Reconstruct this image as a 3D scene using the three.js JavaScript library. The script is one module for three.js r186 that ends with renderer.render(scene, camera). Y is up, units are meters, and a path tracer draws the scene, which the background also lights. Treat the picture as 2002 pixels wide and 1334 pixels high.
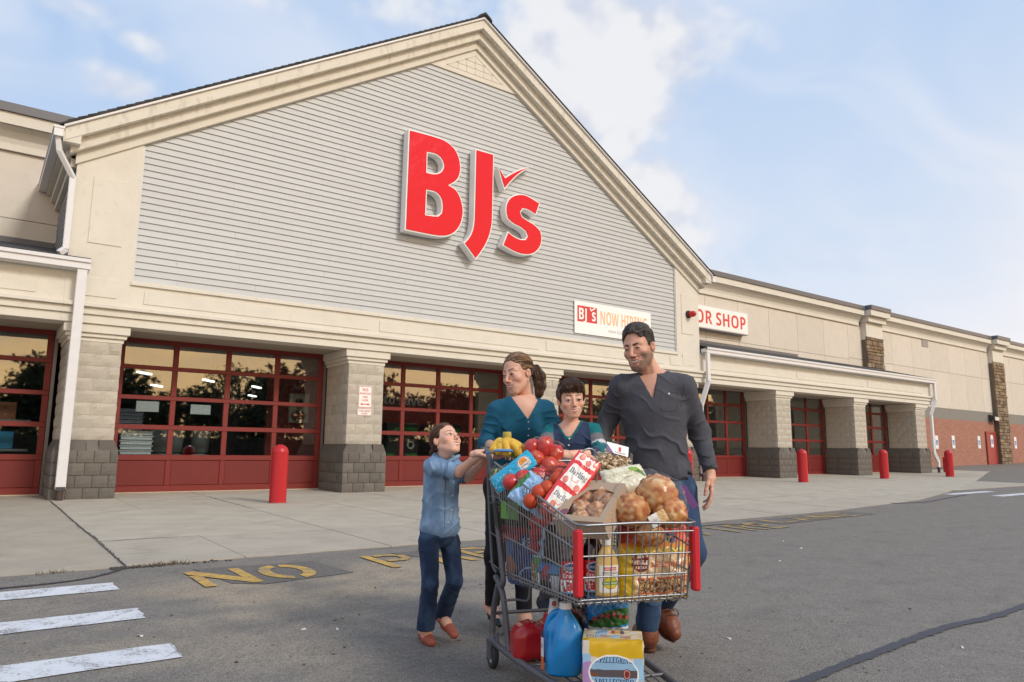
import * as THREE from 'three';
import { mergeGeometries, mergeVertices, toCreasedNormals } from 'three/addons/utils/BufferGeometryUtils.js';
import { createNoise2D, createNoise3D } from 'simplex-noise';
import { RectAreaLightUniformsLib } from 'three/addons/lights/RectAreaLightUniformsLib.js';

// ---------- camera ----------
const scene = new THREE.Scene();
const camera = new THREE.PerspectiveCamera(50.04, 1024 / 682, 0.05, 3000);
const EYE = new THREE.Vector3(0, 1.02, 0);
const YAW = 0.63265, PITCH = 0.15241, ROLL = 0.008755, FPX = 1428.96;   // FPX: focal length in pixels of a picture 2002 wide
const FW = new THREE.Vector3(Math.sin(YAW) * Math.cos(PITCH), Math.sin(PITCH), -Math.cos(YAW) * Math.cos(PITCH));
const RT0 = new THREE.Vector3().crossVectors(FW, new THREE.Vector3(0, 1, 0)).normalize();
const UP0 = new THREE.Vector3().crossVectors(RT0, FW);
const RT = RT0.clone().multiplyScalar(Math.cos(ROLL)).addScaledVector(UP0, Math.sin(ROLL));
const UPV = UP0.clone().multiplyScalar(Math.cos(ROLL)).addScaledVector(RT0, -Math.sin(ROLL));
camera.position.copy(EYE);
camera.quaternion.setFromRotationMatrix(new THREE.Matrix4().makeBasis(RT, UPV, FW.clone().negate()));
camera.updateMatrixWorld();
scene.add(camera);

const renderer = new THREE.WebGLRenderer({ antialias: true });
renderer.setSize(1024, 682);
renderer.toneMapping = THREE.LinearToneMapping;
renderer.toneMappingExposure = 1.04;
renderer.shadowMap.enabled = true;
renderer.shadowMap.type = THREE.PCFSoftShadowMap;
RectAreaLightUniformsLib.init();

// ---------- numbers ----------
function mulberry(a) { return () => { a |= 0; a = a + 0x6D2B79F5 | 0; let t = Math.imul(a ^ a >>> 15, 1 | a); t = t + Math.imul(t ^ t >>> 7, 61 | t) ^ t; return ((t ^ t >>> 14) >>> 0) / 4294967296; }; }
const rnd = mulberry(20240);
const N2 = createNoise2D(mulberry(7)), N3 = createNoise3D(mulberry(11));
const fbm2 = (x, y, o = 4) => { let s = 0, a = .5, n = 0; for (let i = 0; i < o; i++) { s += a * N2(x, y); n += a; x = x * 2.03 + 17.1; y = y * 2.03 - 9.7; a *= .5; } return s / n; };
const fbm3 = (x, y, z, o = 4) => { let s = 0, a = .5, n = 0; for (let i = 0; i < o; i++) { s += a * N3(x, y, z); n += a; x = x * 2.03 + 7.1; y = y * 2.03 - 9.7; z = z * 2.03 + 3.3; a *= .5; } return s / n; };
const clamp = (x, a = 0, b = 1) => Math.min(b, Math.max(a, x));
const ss = (a, b, x) => { const t = clamp((x - a) / (b - a)); return t * t * (3 - 2 * t); };
const lerp = (a, b, t) => a + (b - a) * t;
const mix3 = (a, b, t) => [lerp(a[0], b[0], t), lerp(a[1], b[1], t), lerp(a[2], b[2], t)];
const V = (x, y, z) => new THREE.Vector3(x, y, z);

// ---------- sky: high thin cloud, cumulus towers, warm low western light ----------
const SUN_DIR = V(0.42, 0.84, 1.0).normalize();
{
  const W = 2048, H = 1024, data = new Float32Array(W * H * 4);
  const az0 = YAW;
  // cumulus masses: [azimuth degrees right of the view axis, elevation, half width, half height, strength]
  const puffs = [[7.5, 29.5, 9.5, 6.5, 1], [3, 26, 6, 8, .75], [9, 24, 3.2, 2.2, .8], [10.5, 17.5, 4.6, 6, .95], [6, 22, 3.5, 4, .7], [14, 19, 2.6, 1.4, .55], [20, 35, 9, 2.4, .75], [33, 31, 6, 3, .4],
    [-33, 29, 5.5, 1.6, .55], [-28, 27.5, 3, 1.4, .6], [-30, 24.5, 3.4, 1.5, .7], [-20, 33, 8, 4, .4], [-8, 33, 12, 4, .45], [15, 13, 6, 2, .55]];
  const dist = [[-110, 20, 25, 5, .8], [-75, 26, 14, 4, .7], [75, 22, 16, 5, .75], [110, 17, 18, 4, .8], [150, 25, 22, 4, .5], [-150, 22, 20, 4, .6]];
  const all = puffs.concat(dist);
  for (let j = 0; j < H; j++) {
    const el = (j + .5) / H * Math.PI - Math.PI / 2;
    const sy = Math.sin(el), cy = Math.cos(el), eld = el * 180 / Math.PI;
    for (let i = 0; i < W; i++) {
      const k = (j * W + i) * 4;
      const th = (i + .5) / W * 2 * Math.PI - Math.PI;
      const dx = Math.cos(th) * cy, dz = Math.sin(th) * cy;
      if (eld < -2) { data[k] = .2; data[k + 1] = .19; data[k + 2] = .18; data[k + 3] = 1; continue; }
      const e = Math.max(sy, 0);
      let azd = (Math.atan2(dx, -dz) - az0) * 180 / Math.PI; azd = ((azd + 540) % 360) - 180;
      const west = ss(-.15, .95, (dx * .33 + dz * .94) / Math.max(cy, 1e-3));
      let c = mix3([.70, .78, .90], [.33, .52, .82], ss(0, .8, e + .12 * ss(-5, -40, azd) * ss(0, .3, e)));
      // thin high veil
      const px = dx / (e + .22), pz = dz / (e + .22);
      const warp = fbm2(px * .7 + 5, pz * .7 - 3, 3) * .5;
      let veil = ss(-.25, .65, fbm2(px * .55 + warp + 1.3, pz * 1.15 - warp * .6, 5) + .12);
      veil = clamp(veil * .55 + .55 * ss(.42, .06, e) * ss(-.45, .5, fbm2(px * .9 - 4, pz * 2.1 + warp * 2, 5) + .25));
      c = mix3(c, [.79, .82, .90], clamp(veil * .9 + .08));
      // cumulus
      const n1 = fbm3(dx * 5.5, sy * 8, dz * 5.5, 6), n2 = fbm3(dx * 16 + 9, sy * 20, dz * 16, 4);
      let cov = 0;
      for (const [a, b, w, h, s] of all) { let da = azd - a; da = ((da + 540) % 360) - 180; const q = (da / w) ** 2 + ((eld - b) / h) ** 2; if (q < 6) cov = Math.max(cov, s * Math.exp(-q * .75)); }
      const dens = cov * 1.25 + n1 * .42 + n2 * .13 - .42;
      const cl = ss(-.04, .46, dens);
      const lit = mix3([.68, .70, .79], [.845, .85, .87], ss(-.3, .5, n1 * .6 + n2 * .6 + (dens - .15)));
      c = mix3(c, lit, cl * .93);
      // warm low sky on the sun's side, broken by bars of cloud
      const low = ss(30, 4, eld) * west;
      const bars = .5 + .5 * fbm2(azd * .03, eld * .32 + fbm2(azd * .05, eld * .1, 2), 4);
      const warm = mix3([3.3, 2.05, .82], [2.2, 1.5, .85], bars);
      c = mix3(c, warm, low * .92);
      c = mix3(c, [1.25, 1.12, .98], .55 * west * ss(60, 18, eld) * (1 - low));
      data[k] = c[0]; data[k + 1] = c[1]; data[k + 2] = c[2]; data[k + 3] = 1;
    }
  }
  const t = new THREE.DataTexture(data, W, H, THREE.RGBAFormat, THREE.FloatType);
  t.mapping = THREE.EquirectangularReflectionMapping; t.magFilter = t.minFilter = THREE.LinearFilter; t.wrapS = THREE.RepeatWrapping; t.colorSpace = THREE.LinearSRGBColorSpace; t.needsUpdate = true;
  scene.background = t; scene.environment = t; scene.backgroundIntensity = 1; scene.environmentIntensity = 1;
}
const sun = new THREE.DirectionalLight(new THREE.Color(1, .945, .86), 2.0);
sun.position.copy(SUN_DIR).multiplyScalar(80); sun.target.position.set(6, 0, -8);
sun.castShadow = true; sun.shadow.radius = 26; sun.shadow.mapSize.set(2048, 2048);
Object.assign(sun.shadow.camera, { left: -40, right: 60, top: 40, bottom: -40, near: 1, far: 220 });
scene.add(sun, sun.target);

// ---------- where things are ----------
// the lot falls gently away from the store and climbs a little to the right
const G = (x, z) => .19 - .0168 * (clamp(z, -80, 60) + 14.2) + .0072 * clamp(x - 8, 0, 22) + .016 * clamp(x - 30, 0, 45);
function ray(px, py) { return FW.clone().addScaledVector(RT, (px - 1001) / FPX).addScaledVector(UPV, (667 - py) / FPX); }
const at = (px, py, d) => EYE.clone().addScaledVector(ray(px, py), d);          // d: metres along the view axis
function onGround(px, py) { const r = ray(px, py); let t = 1; for (let i = 0; i < 30; i++) { const x = r.x * t, z = r.z * t; t = (G(x, z) - EYE.y) / r.y; } return V(r.x * t, G(r.x * t, r.z * t), r.z * t); }

// ---------- naming ----------
const taken = {};
function numbered(n) { if (!(n in taken)) { taken[n] = 0; return n; } taken[n]++; return n + '_' + String(taken[n]).padStart(3, '0'); }
function tag(o, label, category, group, kind) { if (label) o.userData.label = label; if (category) o.userData.category = category; if (group) o.userData.group = group; if (kind) o.userData.kind = kind; return o; }
function thing(name, label, category, group) { const o = new THREE.Group(); o.name = numbered(name); scene.add(o); return tag(o, label, category, group); }
function top(mesh, label, category, group) { mesh.name = numbered(mesh.name); scene.add(mesh); return tag(mesh, label, category, group); }
function part(name, geo, mat, parent) { const m = new THREE.Mesh(geo, mat); m.name = name; m.castShadow = m.receiveShadow = true; if (parent) parent.add(m); return m; }
function struct(name, geo, mat) { const m = part(name, geo, mat); m.name = numbered(name); m.userData.kind = 'structure'; scene.add(m); return m; }

// ---------- geometry ----------
function boxUV(g, s = 1) {            // uv in metres, by the way a face points
  if (g.index) g = g.toNonIndexed();
  if (!g.attributes.normal) g.computeVertexNormals();
  const p = g.attributes.position, n = g.attributes.normal, uv = new Float32Array(p.count * 2);
  for (let i = 0; i < p.count; i += 3) {
    const ax = Math.abs(n.getX(i) + n.getX(i + 1) + n.getX(i + 2)), ay = Math.abs(n.getY(i) + n.getY(i + 1) + n.getY(i + 2)), az = Math.abs(n.getZ(i) + n.getZ(i + 1) + n.getZ(i + 2));
    for (let j = i; j < i + 3; j++) {
      const x = p.getX(j), y = p.getY(j), z = p.getZ(j);
      const [u, v] = az >= ax && az >= ay ? [x, y] : ax >= ay ? [z, y] : [x, z];
      uv[j * 2] = u * s; uv[j * 2 + 1] = v * s;
    }
  }
  g.setAttribute('uv', new THREE.BufferAttribute(uv, 2));
  return g;
}
function box(x0, x1, y0, y1, z0, z1) { const g = new THREE.BoxGeometry(Math.abs(x1 - x0), Math.abs(y1 - y0), Math.abs(z1 - z0)); g.translate((x0 + x1) / 2, (y0 + y1) / 2, (z0 + z1) / 2); return g; }
function cbox(x0, x1, y0, y1, z0, z1, c = .006) {     // a box with chamfered edges
  const w = x1 - x0, h = y1 - y0, d = z1 - z0; c = Math.min(c, w * .45, h * .45, d * .45);
  const s = new THREE.Shape(); s.moveTo(c, 0); s.lineTo(w - c, 0); s.lineTo(w, c); s.lineTo(w, h - c); s.lineTo(w - c, h); s.lineTo(c, h); s.lineTo(0, h - c); s.lineTo(0, c); s.closePath();
  const g = new THREE.ExtrudeGeometry(s, { depth: d - 2 * c, bevelEnabled: true, bevelThickness: c, bevelSize: c, bevelOffset: -c, bevelSegments: 1 });
  g.translate(x0, y0, z0 + c); return g;
}
function poly(pts, z0, z1, bevel = 0, holes) {        // outline in x, y pushed from z0 to z1
  const s = new THREE.Shape(pts.map(p => new THREE.Vector2(p[0], p[1])));
  if (holes) for (const h of holes) s.holes.push(new THREE.Path(h.map(p => new THREE.Vector2(p[0], p[1]))));
  const g = new THREE.ExtrudeGeometry(s, bevel ? { depth: z1 - z0 - 2 * bevel, bevelEnabled: true, bevelThickness: bevel, bevelSize: bevel, bevelOffset: -bevel, bevelSegments: 1 } : { depth: z1 - z0, bevelEnabled: false });
  g.translate(0, 0, z0 + bevel); return g;
}
function hexa(a) {   // 8 corners: bottom loop a0..a3 then top loop a4..a7, counter-clockwise seen from outside bottom up
  const f = [[0, 3, 2, 1], [4, 5, 6, 7], [0, 1, 5, 4], [1, 2, 6, 5], [2, 3, 7, 6], [3, 0, 4, 7]], pos = [];
  for (const [i, j, k, l] of f) for (const q of [i, j, k, i, k, l]) pos.push(...a[q]);
  const g = new THREE.BufferGeometry(); g.setAttribute('position', new THREE.Float32BufferAttribute(pos, 3)); g.computeVertexNormals(); g.setAttribute('uv', new THREE.Float32BufferAttribute(new Float32Array(pos.length / 3 * 2), 2)); return g;
}
function clean(g) { const o = g.index ? g.toNonIndexed() : g; for (const k of Object.keys(o.attributes)) if (!['position', 'normal', 'uv', 'color'].includes(k)) o.deleteAttribute(k); return o; }
function merge(list, uv = true) { list = list.map(clean); const c = list.some(g => g.attributes.color); for (const g of list) { if (!g.attributes.uv) g.setAttribute('uv', new THREE.Float32BufferAttribute(new Float32Array(g.attributes.position.count * 2), 2)); if (!c && g.attributes.color) g.deleteAttribute('color'); } const m = mergeGeometries(list); return uv ? boxUV(m) : m; }
function tube(pts, r, seg = 8, closed = false, tens = .5, n) { const c = new THREE.CatmullRomCurve3(pts.map(p => p.isVector3 ? p : V(...p)), closed, 'catmullrom', tens); return new THREE.TubeGeometry(c, n || Math.max(6, pts.length * 6), r, seg, closed); }
function bar(a, b, r, seg = 6) { a = a.isVector3 ? a : V(...a); b = b.isVector3 ? b : V(...b); const d = b.clone().sub(a), l = d.length(); const g = new THREE.CylinderGeometry(r, r, l, seg, 1); g.translate(0, l / 2, 0); g.applyQuaternion(new THREE.Quaternion().setFromUnitVectors(V(0, 1, 0), d.normalize())); g.translate(a.x, a.y, a.z); return g; }
function lathe(prof, seg = 24) { return new THREE.LatheGeometry(prof.map(p => new THREE.Vector2(p[0], p[1])), seg); }
function tint(g, c) { const n = g.attributes.position.count, a = new Float32Array(n * 3); for (let i = 0; i < n; i++) a.set(c, i * 3); g.setAttribute('color', new THREE.BufferAttribute(a, 3)); return g; }

// ---------- materials ----------
const lin = (r, g, b) => new THREE.Color().setRGB(r, g, b);
const toS = v => { v = clamp(v); return v <= .0031308 ? v * 12.92 : 1.055 * v ** (1 / 2.4) - .055; };
function texOf(w, h, fn, rep = 1, srgb = true) {     // fn(u, v) gives linear rgb, or one number
  const d = new Uint8Array(w * h * 4);
  for (let j = 0; j < h; j++) for (let i = 0; i < w; i++) {
    let c = fn(i / w, j / h, i, j); if (typeof c === 'number') c = [c, c, c];
    const k = (j * w + i) * 4; for (let q = 0; q < 3; q++) d[k + q] = Math.round((srgb ? toS(c[q]) : clamp(c[q])) * 255); d[k + 3] = 255;
  }
  const t = new THREE.DataTexture(d, w, h, THREE.RGBAFormat); t.wrapS = t.wrapT = THREE.RepeatWrapping; t.magFilter = THREE.LinearFilter; t.minFilter = THREE.LinearMipmapLinearFilter; t.generateMipmaps = true;
  t.colorSpace = srgb ? THREE.SRGBColorSpace : THREE.NoColorSpace; t.repeat.set(rep, rep); t.needsUpdate = true; return t;
}
// tileable noise: fbm on a torus
function tnoise(u, v, f, o = 3, seed = 0) { let s = 0, a = .5, n = 0; for (let i = 0; i < o; i++) { const R = f / (2 * Math.PI); const x = Math.cos(u * 2 * Math.PI) * R, y = Math.sin(u * 2 * Math.PI) * R, z = Math.cos(v * 2 * Math.PI) * R, w = Math.sin(v * 2 * Math.PI) * R; s += a * (N3(x + seed, y + z * .93, w + seed * .7) + N3(z - seed, w + x * .91, y + 5 + seed)) * .7; n += a; a *= .5; f *= 2; } return s / n; }
function canvasTex(w, h, draw, rep) { const c = document.createElement('canvas'); c.width = w; c.height = h; const x = c.getContext('2d'); draw(x, w, h); const t = new THREE.CanvasTexture(c); t.colorSpace = THREE.SRGBColorSpace; t.wrapS = t.wrapT = rep ? THREE.RepeatWrapping : THREE.ClampToEdgeWrapping; t.anisotropy = 8; return t; }
const std = (o) => new THREE.MeshStandardMaterial(o), phy = (o) => new THREE.MeshPhysicalMaterial(o);
const plain = (r, g, b, rough = .7, o = {}) => std({ color: lin(r, g, b), roughness: rough, ...o });
// ---------- the lot ----------
const asphaltTex = texOf(1024, 1024, (u, v, i, j) => {
  const a = tnoise(u, v, 14, 3, 1), h = mulberry(i * 7919 + j * 104729 + 5)();
  const g = tnoise(u, v, 190, 2, 3);
  const g2 = tnoise(u, v, 70, 2, 13); let c = .172 + .018 * a + .085 * g + .03 * g2 + (h - .5) * .08;
  if (h > .965) c += .22 * (h - .93) / .07; if (h < .06) c -= .07;
  return [c * 1.10, c * 1.0, c * .885];
}, 1 / 2.2);
const asphaltBump = texOf(1024, 1024, (u, v, i, j) => .5 + .3 * tnoise(u, v, 200, 2, 3) + .3 * (mulberry(i * 7919 + j * 104729 + 5)() - .5), 1 / 2.2, false);
const M_asphalt = std({ map: asphaltTex, bumpMap: asphaltBump, bumpScale: .004, roughness: .93, vertexColors: true });
{
  const xs = [], zs = [];
  for (let x = -1.5; x < 13; x += .07) xs.push(x); for (let x = 13; x < 26; x += .4) xs.push(x); for (const x of [28, 31, 35, 40, 46, 54, 64, 75, 90, 120, 200, 420, 900]) xs.push(x); for (const x of [-2, -3, -5, -8, -14, -24, -45, -90, -200, -500, -900]) xs.unshift(x);
  for (let z = -7.6; z < -1; z += .07) zs.push(z); for (const z of [-.6, 0, 1, 3, 6, 10, 18, 30, 46, 60, 90, 160, 320, 900]) zs.push(z); for (const z of [-8, -9, -11, -14, -17, -22, -32, -60, -120, -300, -900]) zs.unshift(z);
  const nx = xs.length, nz = zs.length, pos = new Float32Array(nx * nz * 3), uv = new Float32Array(nx * nz * 2), col = new Float32Array(nx * nz * 3), idx = [];
  for (let j = 0; j < nz; j++) for (let i = 0; i < nx; i++) {
    const k = j * nx + i, x = xs[i], z = zs[j];
    pos.set([x, G(x, z), z], k * 3); uv.set([x, z], k * 2);
    // blown sand lying in drifts, old oil and tyre darkening
    const n = fbm2(x * .55 + 3, z * .8 - 1, 5), n2 = fbm2(x * 2.1, z * 2.4, 4);
    const sandZone = Math.exp(-(((x - 2.1) / 1.5) ** 2 + ((z + 5.35) / .85) ** 2)) + .6 * Math.exp(-(((x - 3.4) / .7) ** 2 + ((z + 5.9) / .5) ** 2)) + .45 * Math.exp(-(((x - 1.6) / 2) ** 2 + ((z + 4.2) / 1.2) ** 2));
    const sand = clamp(sandZone * ss(-.35, .5, n + n2 * .35 + .12));
    const dark = ss(.12, .6, fbm2(x * .8 + 40, z * 1.4 + 9, 5)) * .3 + .5 * Math.exp(-(((x - 7.1) / .22) ** 2 + ((z + 3.76) / .12) ** 2)) * ss(-.5, .2, n2) + .25 * Math.exp(-(((x - 3.0) / .4) ** 2 + ((z + 3.7) / .25) ** 2)) * ss(-.4, .3, n2)
      + .35 * Math.exp(-(((x - 2.1) / .45) ** 2 + ((z + 5.45) / .16) ** 2));
    let c = mix3([1, 1, 1], [.62, .62, .63], clamp(dark));
    c = mix3(c, [1.85, 1.66, 1.36], sand * .8);
    const sp = 1 + .07 * n2; col.set([c[0] * sp, c[1] * sp, c[2] * sp], k * 3);
  }
  for (let j = 0; j < nz - 1; j++) for (let i = 0; i < nx - 1; i++) { const a = j * nx + i; idx.push(a, a + nx, a + 1, a + 1, a + nx, a + nx + 1); }
  const g = new THREE.BufferGeometry(); g.setAttribute('position', new THREE.BufferAttribute(pos, 3)); g.setAttribute('uv', new THREE.BufferAttribute(uv, 2)); g.setAttribute('color', new THREE.BufferAttribute(col, 3)); g.setIndex(idx); g.computeVertexNormals();
  struct('ground', g, M_asphalt);
}
// ---------- concrete apron: separate slabs with open joints ----------
const slabTex = [0, 1].map(s => texOf(512, 512, (u, v, i, j) => {
  const a = tnoise(u, v, 5, 4, 2 + s * 9), b = tnoise(u, v, 60, 2, 8 + s), h = mulberry(i * 31 + j * 17389 + s)();
  const streak = tnoise(u, v, 3, 2, 20 + s) * .35 + tnoise(u * 2, v * 9, 5, 3, 31 + s) * .75, rust = ss(.5, .8, tnoise(u, v * 3, 8, 3, 44 + s));
  let c = .40 + .06 * a + .02 * b + (h - .5) * .035 - .055 * ss(.15, .6, streak);
  return mix3([c * 1.10, c * .985, c * .79], [c * 1.18, c * .92, c * .62], rust * .5);
}, 1 / 3.1));
const slabBump = texOf(256, 256, (u, v, i, j) => .5 + .3 * tnoise(u, v, 50, 3, 5) + .15 * (mulberry(i * 31 + j * 389)() - .5), 1 / .8, false);
const M_slab = [std({ map: slabTex[0], bumpMap: slabBump, bumpScale: .002, roughness: .9 }), std({ map: slabTex[1], bumpMap: slabBump, bumpScale: .002, roughness: .9, color: lin(.93, .92, .93) }), std({ map: slabTex[0], bumpMap: slabBump, bumpScale: .002, roughness: .9, color: lin(.86, .84, .83) })];
const frontEdge = x => x < 12 ? -6.86 - .012 * Math.max(0, x) : x < 16 ? lerp(-7.0, -7.45, (x - 12) / 4) : x < 20 ? lerp(-7.45, -8.5, (x - 16) / 4) : x < 27 ? lerp(-8.5, -10.7, (x - 20) / 7) : lerp(-10.7, -13.4, clamp((x - 27) / 8));
{
  const root = new THREE.Group(); root.name = 'concrete_apron'; root.userData.kind = 'structure'; scene.add(root);
  const jx = [-14, -11, -8, -5, -2, 1.13, 2.1, 3.56, 5.05, 6.6, 8.6, 10.6, 12.6, 14.6, 16.6, 18.6, 21, 23.6, 26.2, 29, 32, 35.2];
  const jz = [-15.6, -11.9, -8.55];
  const g2 = .007;
  const slab = (x0, x1, z0, zf, m, lift) => {                 // zf: front line, a function of x
    const n = 4, a = [], T = .09;
    for (let i = 0; i <= n; i++) { const x = lerp(x0 + g2, x1 - g2, i / n); a.push([x, z0 + g2], [x, zf(x) - g2]); }
    const pos = [], idx = [];
    for (const dy of [lift, lift - T]) for (const [x, z] of a) pos.push(x, G(x, z) + dy, z);
    const N = a.length; for (let i = 0; i < n; i++) { const q = i * 2; idx.push(q, q + 1, q + 2, q + 2, q + 1, q + 3); idx.push(q + 1, q + 1 + N, q + 3, q + 3, q + 1 + N, q + 3 + N, q, q + 2, q + N, q + 2, q + 2 + N, q + N); }
    idx.push(0, N, 1, 1, N, N + 1, N - 2, N - 1, 2 * N - 2, N - 1, 2 * N - 1, 2 * N - 2);
    let g = new THREE.BufferGeometry(); g.setAttribute('position', new THREE.Float32BufferAttribute(pos, 3)); g.setIndex(idx); g = g.toNonIndexed(); g.computeVertexNormals(); boxUV(g);
    part('slab', g, m, root);
  };
  let k = 0;
  for (let i = 0; i < jx.length - 1; i++) {
    const [x0, x1] = [jx[i], jx[i + 1]];
    for (let r = 0; r < 3; r++) {
      if (x0 > 24 && r === 2) continue;
      const front = r === 2 ? frontEdge : r === 1 ? (x0 > 21 ? frontEdge : () => jz[2]) : (x0 > 28 ? frontEdge : () => jz[1]);
      if (r === 1 && x0 > 28) continue;
      k++;
      slab(x0, x1, jz[r], front, x0 < 1 ? M_slab[2] : M_slab[k * 7 % 3 === 0 ? 1 : 0], .007 + (k * 37 % 5) * .0009 + (x0 > 1 && x0 < 1.2 ? .004 : 0));
    }
  }
}
// crack filler of grass tufts and crumbled asphalt where the slabs meet the lot
{
  const pos = [], col = []; const r = mulberry(77);
  const tuft = (x, z, n, h) => { for (let i = 0; i < n; i++) { const a = r() * 6.28, d = r() * .07, bx = x + Math.cos(a) * d * 2, bz = z + Math.sin(a) * d * .5, hh = h * (.4 + r() * .7), lean = (r() - .5) * .07, lw = .003, y = G(bx, bz) + .002; const t = [bx + lean, y + hh, bz + (r() - .5) * .05];
    pos.push(bx - lw, y, bz, bx + lw, y, bz + lw, ...t); const c = r() < .6 ? [.16, .11, .055] : [.1, .1, .045]; for (let q = 0; q < 3; q++) col.push(...c); } };
  for (const [x, z, n, h] of [[1.34, -6.82, 50, .04], [1.48, -6.83, 60, .045], [1.2, -6.83, 25, .03], [.62, -6.83, 34, .035]]) tuft(x, z, n, h);
  const g = new THREE.BufferGeometry(); g.setAttribute('position', new THREE.Float32BufferAttribute(pos, 3)); g.setAttribute('color', new THREE.Float32BufferAttribute(col, 3)); g.computeVertexNormals();
  const m = part('dry_grass', g, std({ vertexColors: true, roughness: .9, side: THREE.DoubleSide })); scene.add(m); tag(m, 'dry grass tufts growing in the crack at the apron edge', 'grass', null, 'stuff');
  const cr = []; for (let i = 0; i < 240; i++) { const t = r(), x = lerp(1.02, 1.3, r() * r()) + (r() < .3 ? r() * .8 : 0), z = -6.82 + (r() - .5) * .1, s = .004 + r() * .014; const b = new THREE.IcosahedronGeometry(s, 0); b.scale(1, .6, 1); b.rotateY(r() * 6); b.translate(x, G(x, z) + s * .3, z); cr.push(b); }
  const cm = part('asphalt_crumbs', merge(cr), plain(.06, .055, .05, .95)); scene.add(cm); tag(cm, 'dark crumbled asphalt bits at the broken apron corner', 'rubble', null, 'stuff');
}
// ---------- painted markings ----------
function flat(pts, lift, name, mat, parent, holes) {        // a painted sheet following the lot
  const s = new THREE.Shape(pts.map(p => new THREE.Vector2(p[0], -p[1]))); if (holes) for (const h of holes) s.holes.push(new THREE.Path(h.map(p => new THREE.Vector2(p[0], -p[1]))));
  const g = new THREE.ShapeGeometry(s), p = g.attributes.position; for (let i = 0; i < p.count; i++) { const x = p.getX(i), z = -p.getY(i); p.setXYZ(i, x, G(x, z) + lift, z); } g.computeVertexNormals();
  const n = g.attributes.normal; if (n.getY(0) < 0) { const ix = g.index.array; for (let i = 0; i < ix.length; i += 3) [ix[i], ix[i + 1]] = [ix[i + 1], ix[i]]; g.computeVertexNormals(); }
  return part(name, boxUV(g), mat, parent);
}
const worn = (base, amount, seed, under = [.16, .155, .15]) => std({ roughness: .85, map: texOf(512, 512, (u, v, i, j) => { const a = tnoise(u, v, 7, 3, seed), b = tnoise(u, v, 55, 3, seed + 3), h = mulberry(i * 7 + j * 9973 + seed)(); const w = ss(amount - .18, amount + .12, a * .5 + b * .6 + (h - .5) * .55); return mix3(base.map(c => c * (1 - .08 * a)), under, w * .92); }, 1 / 1.3) });
const M_white = worn([.64, .65, .68], .36, 3), M_yellow = worn([.56, .34, .075], .24, 9), M_yellowOld = worn([.5, .33, .09], -.02, 14);
const M_tar = std({ color: lin(.045, .045, .058), roughness: .62 }), M_patch = std({ map: asphaltTex, bumpMap: asphaltBump, bumpScale: .003, color: lin(.72, .72, .735), roughness: .9 });
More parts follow.
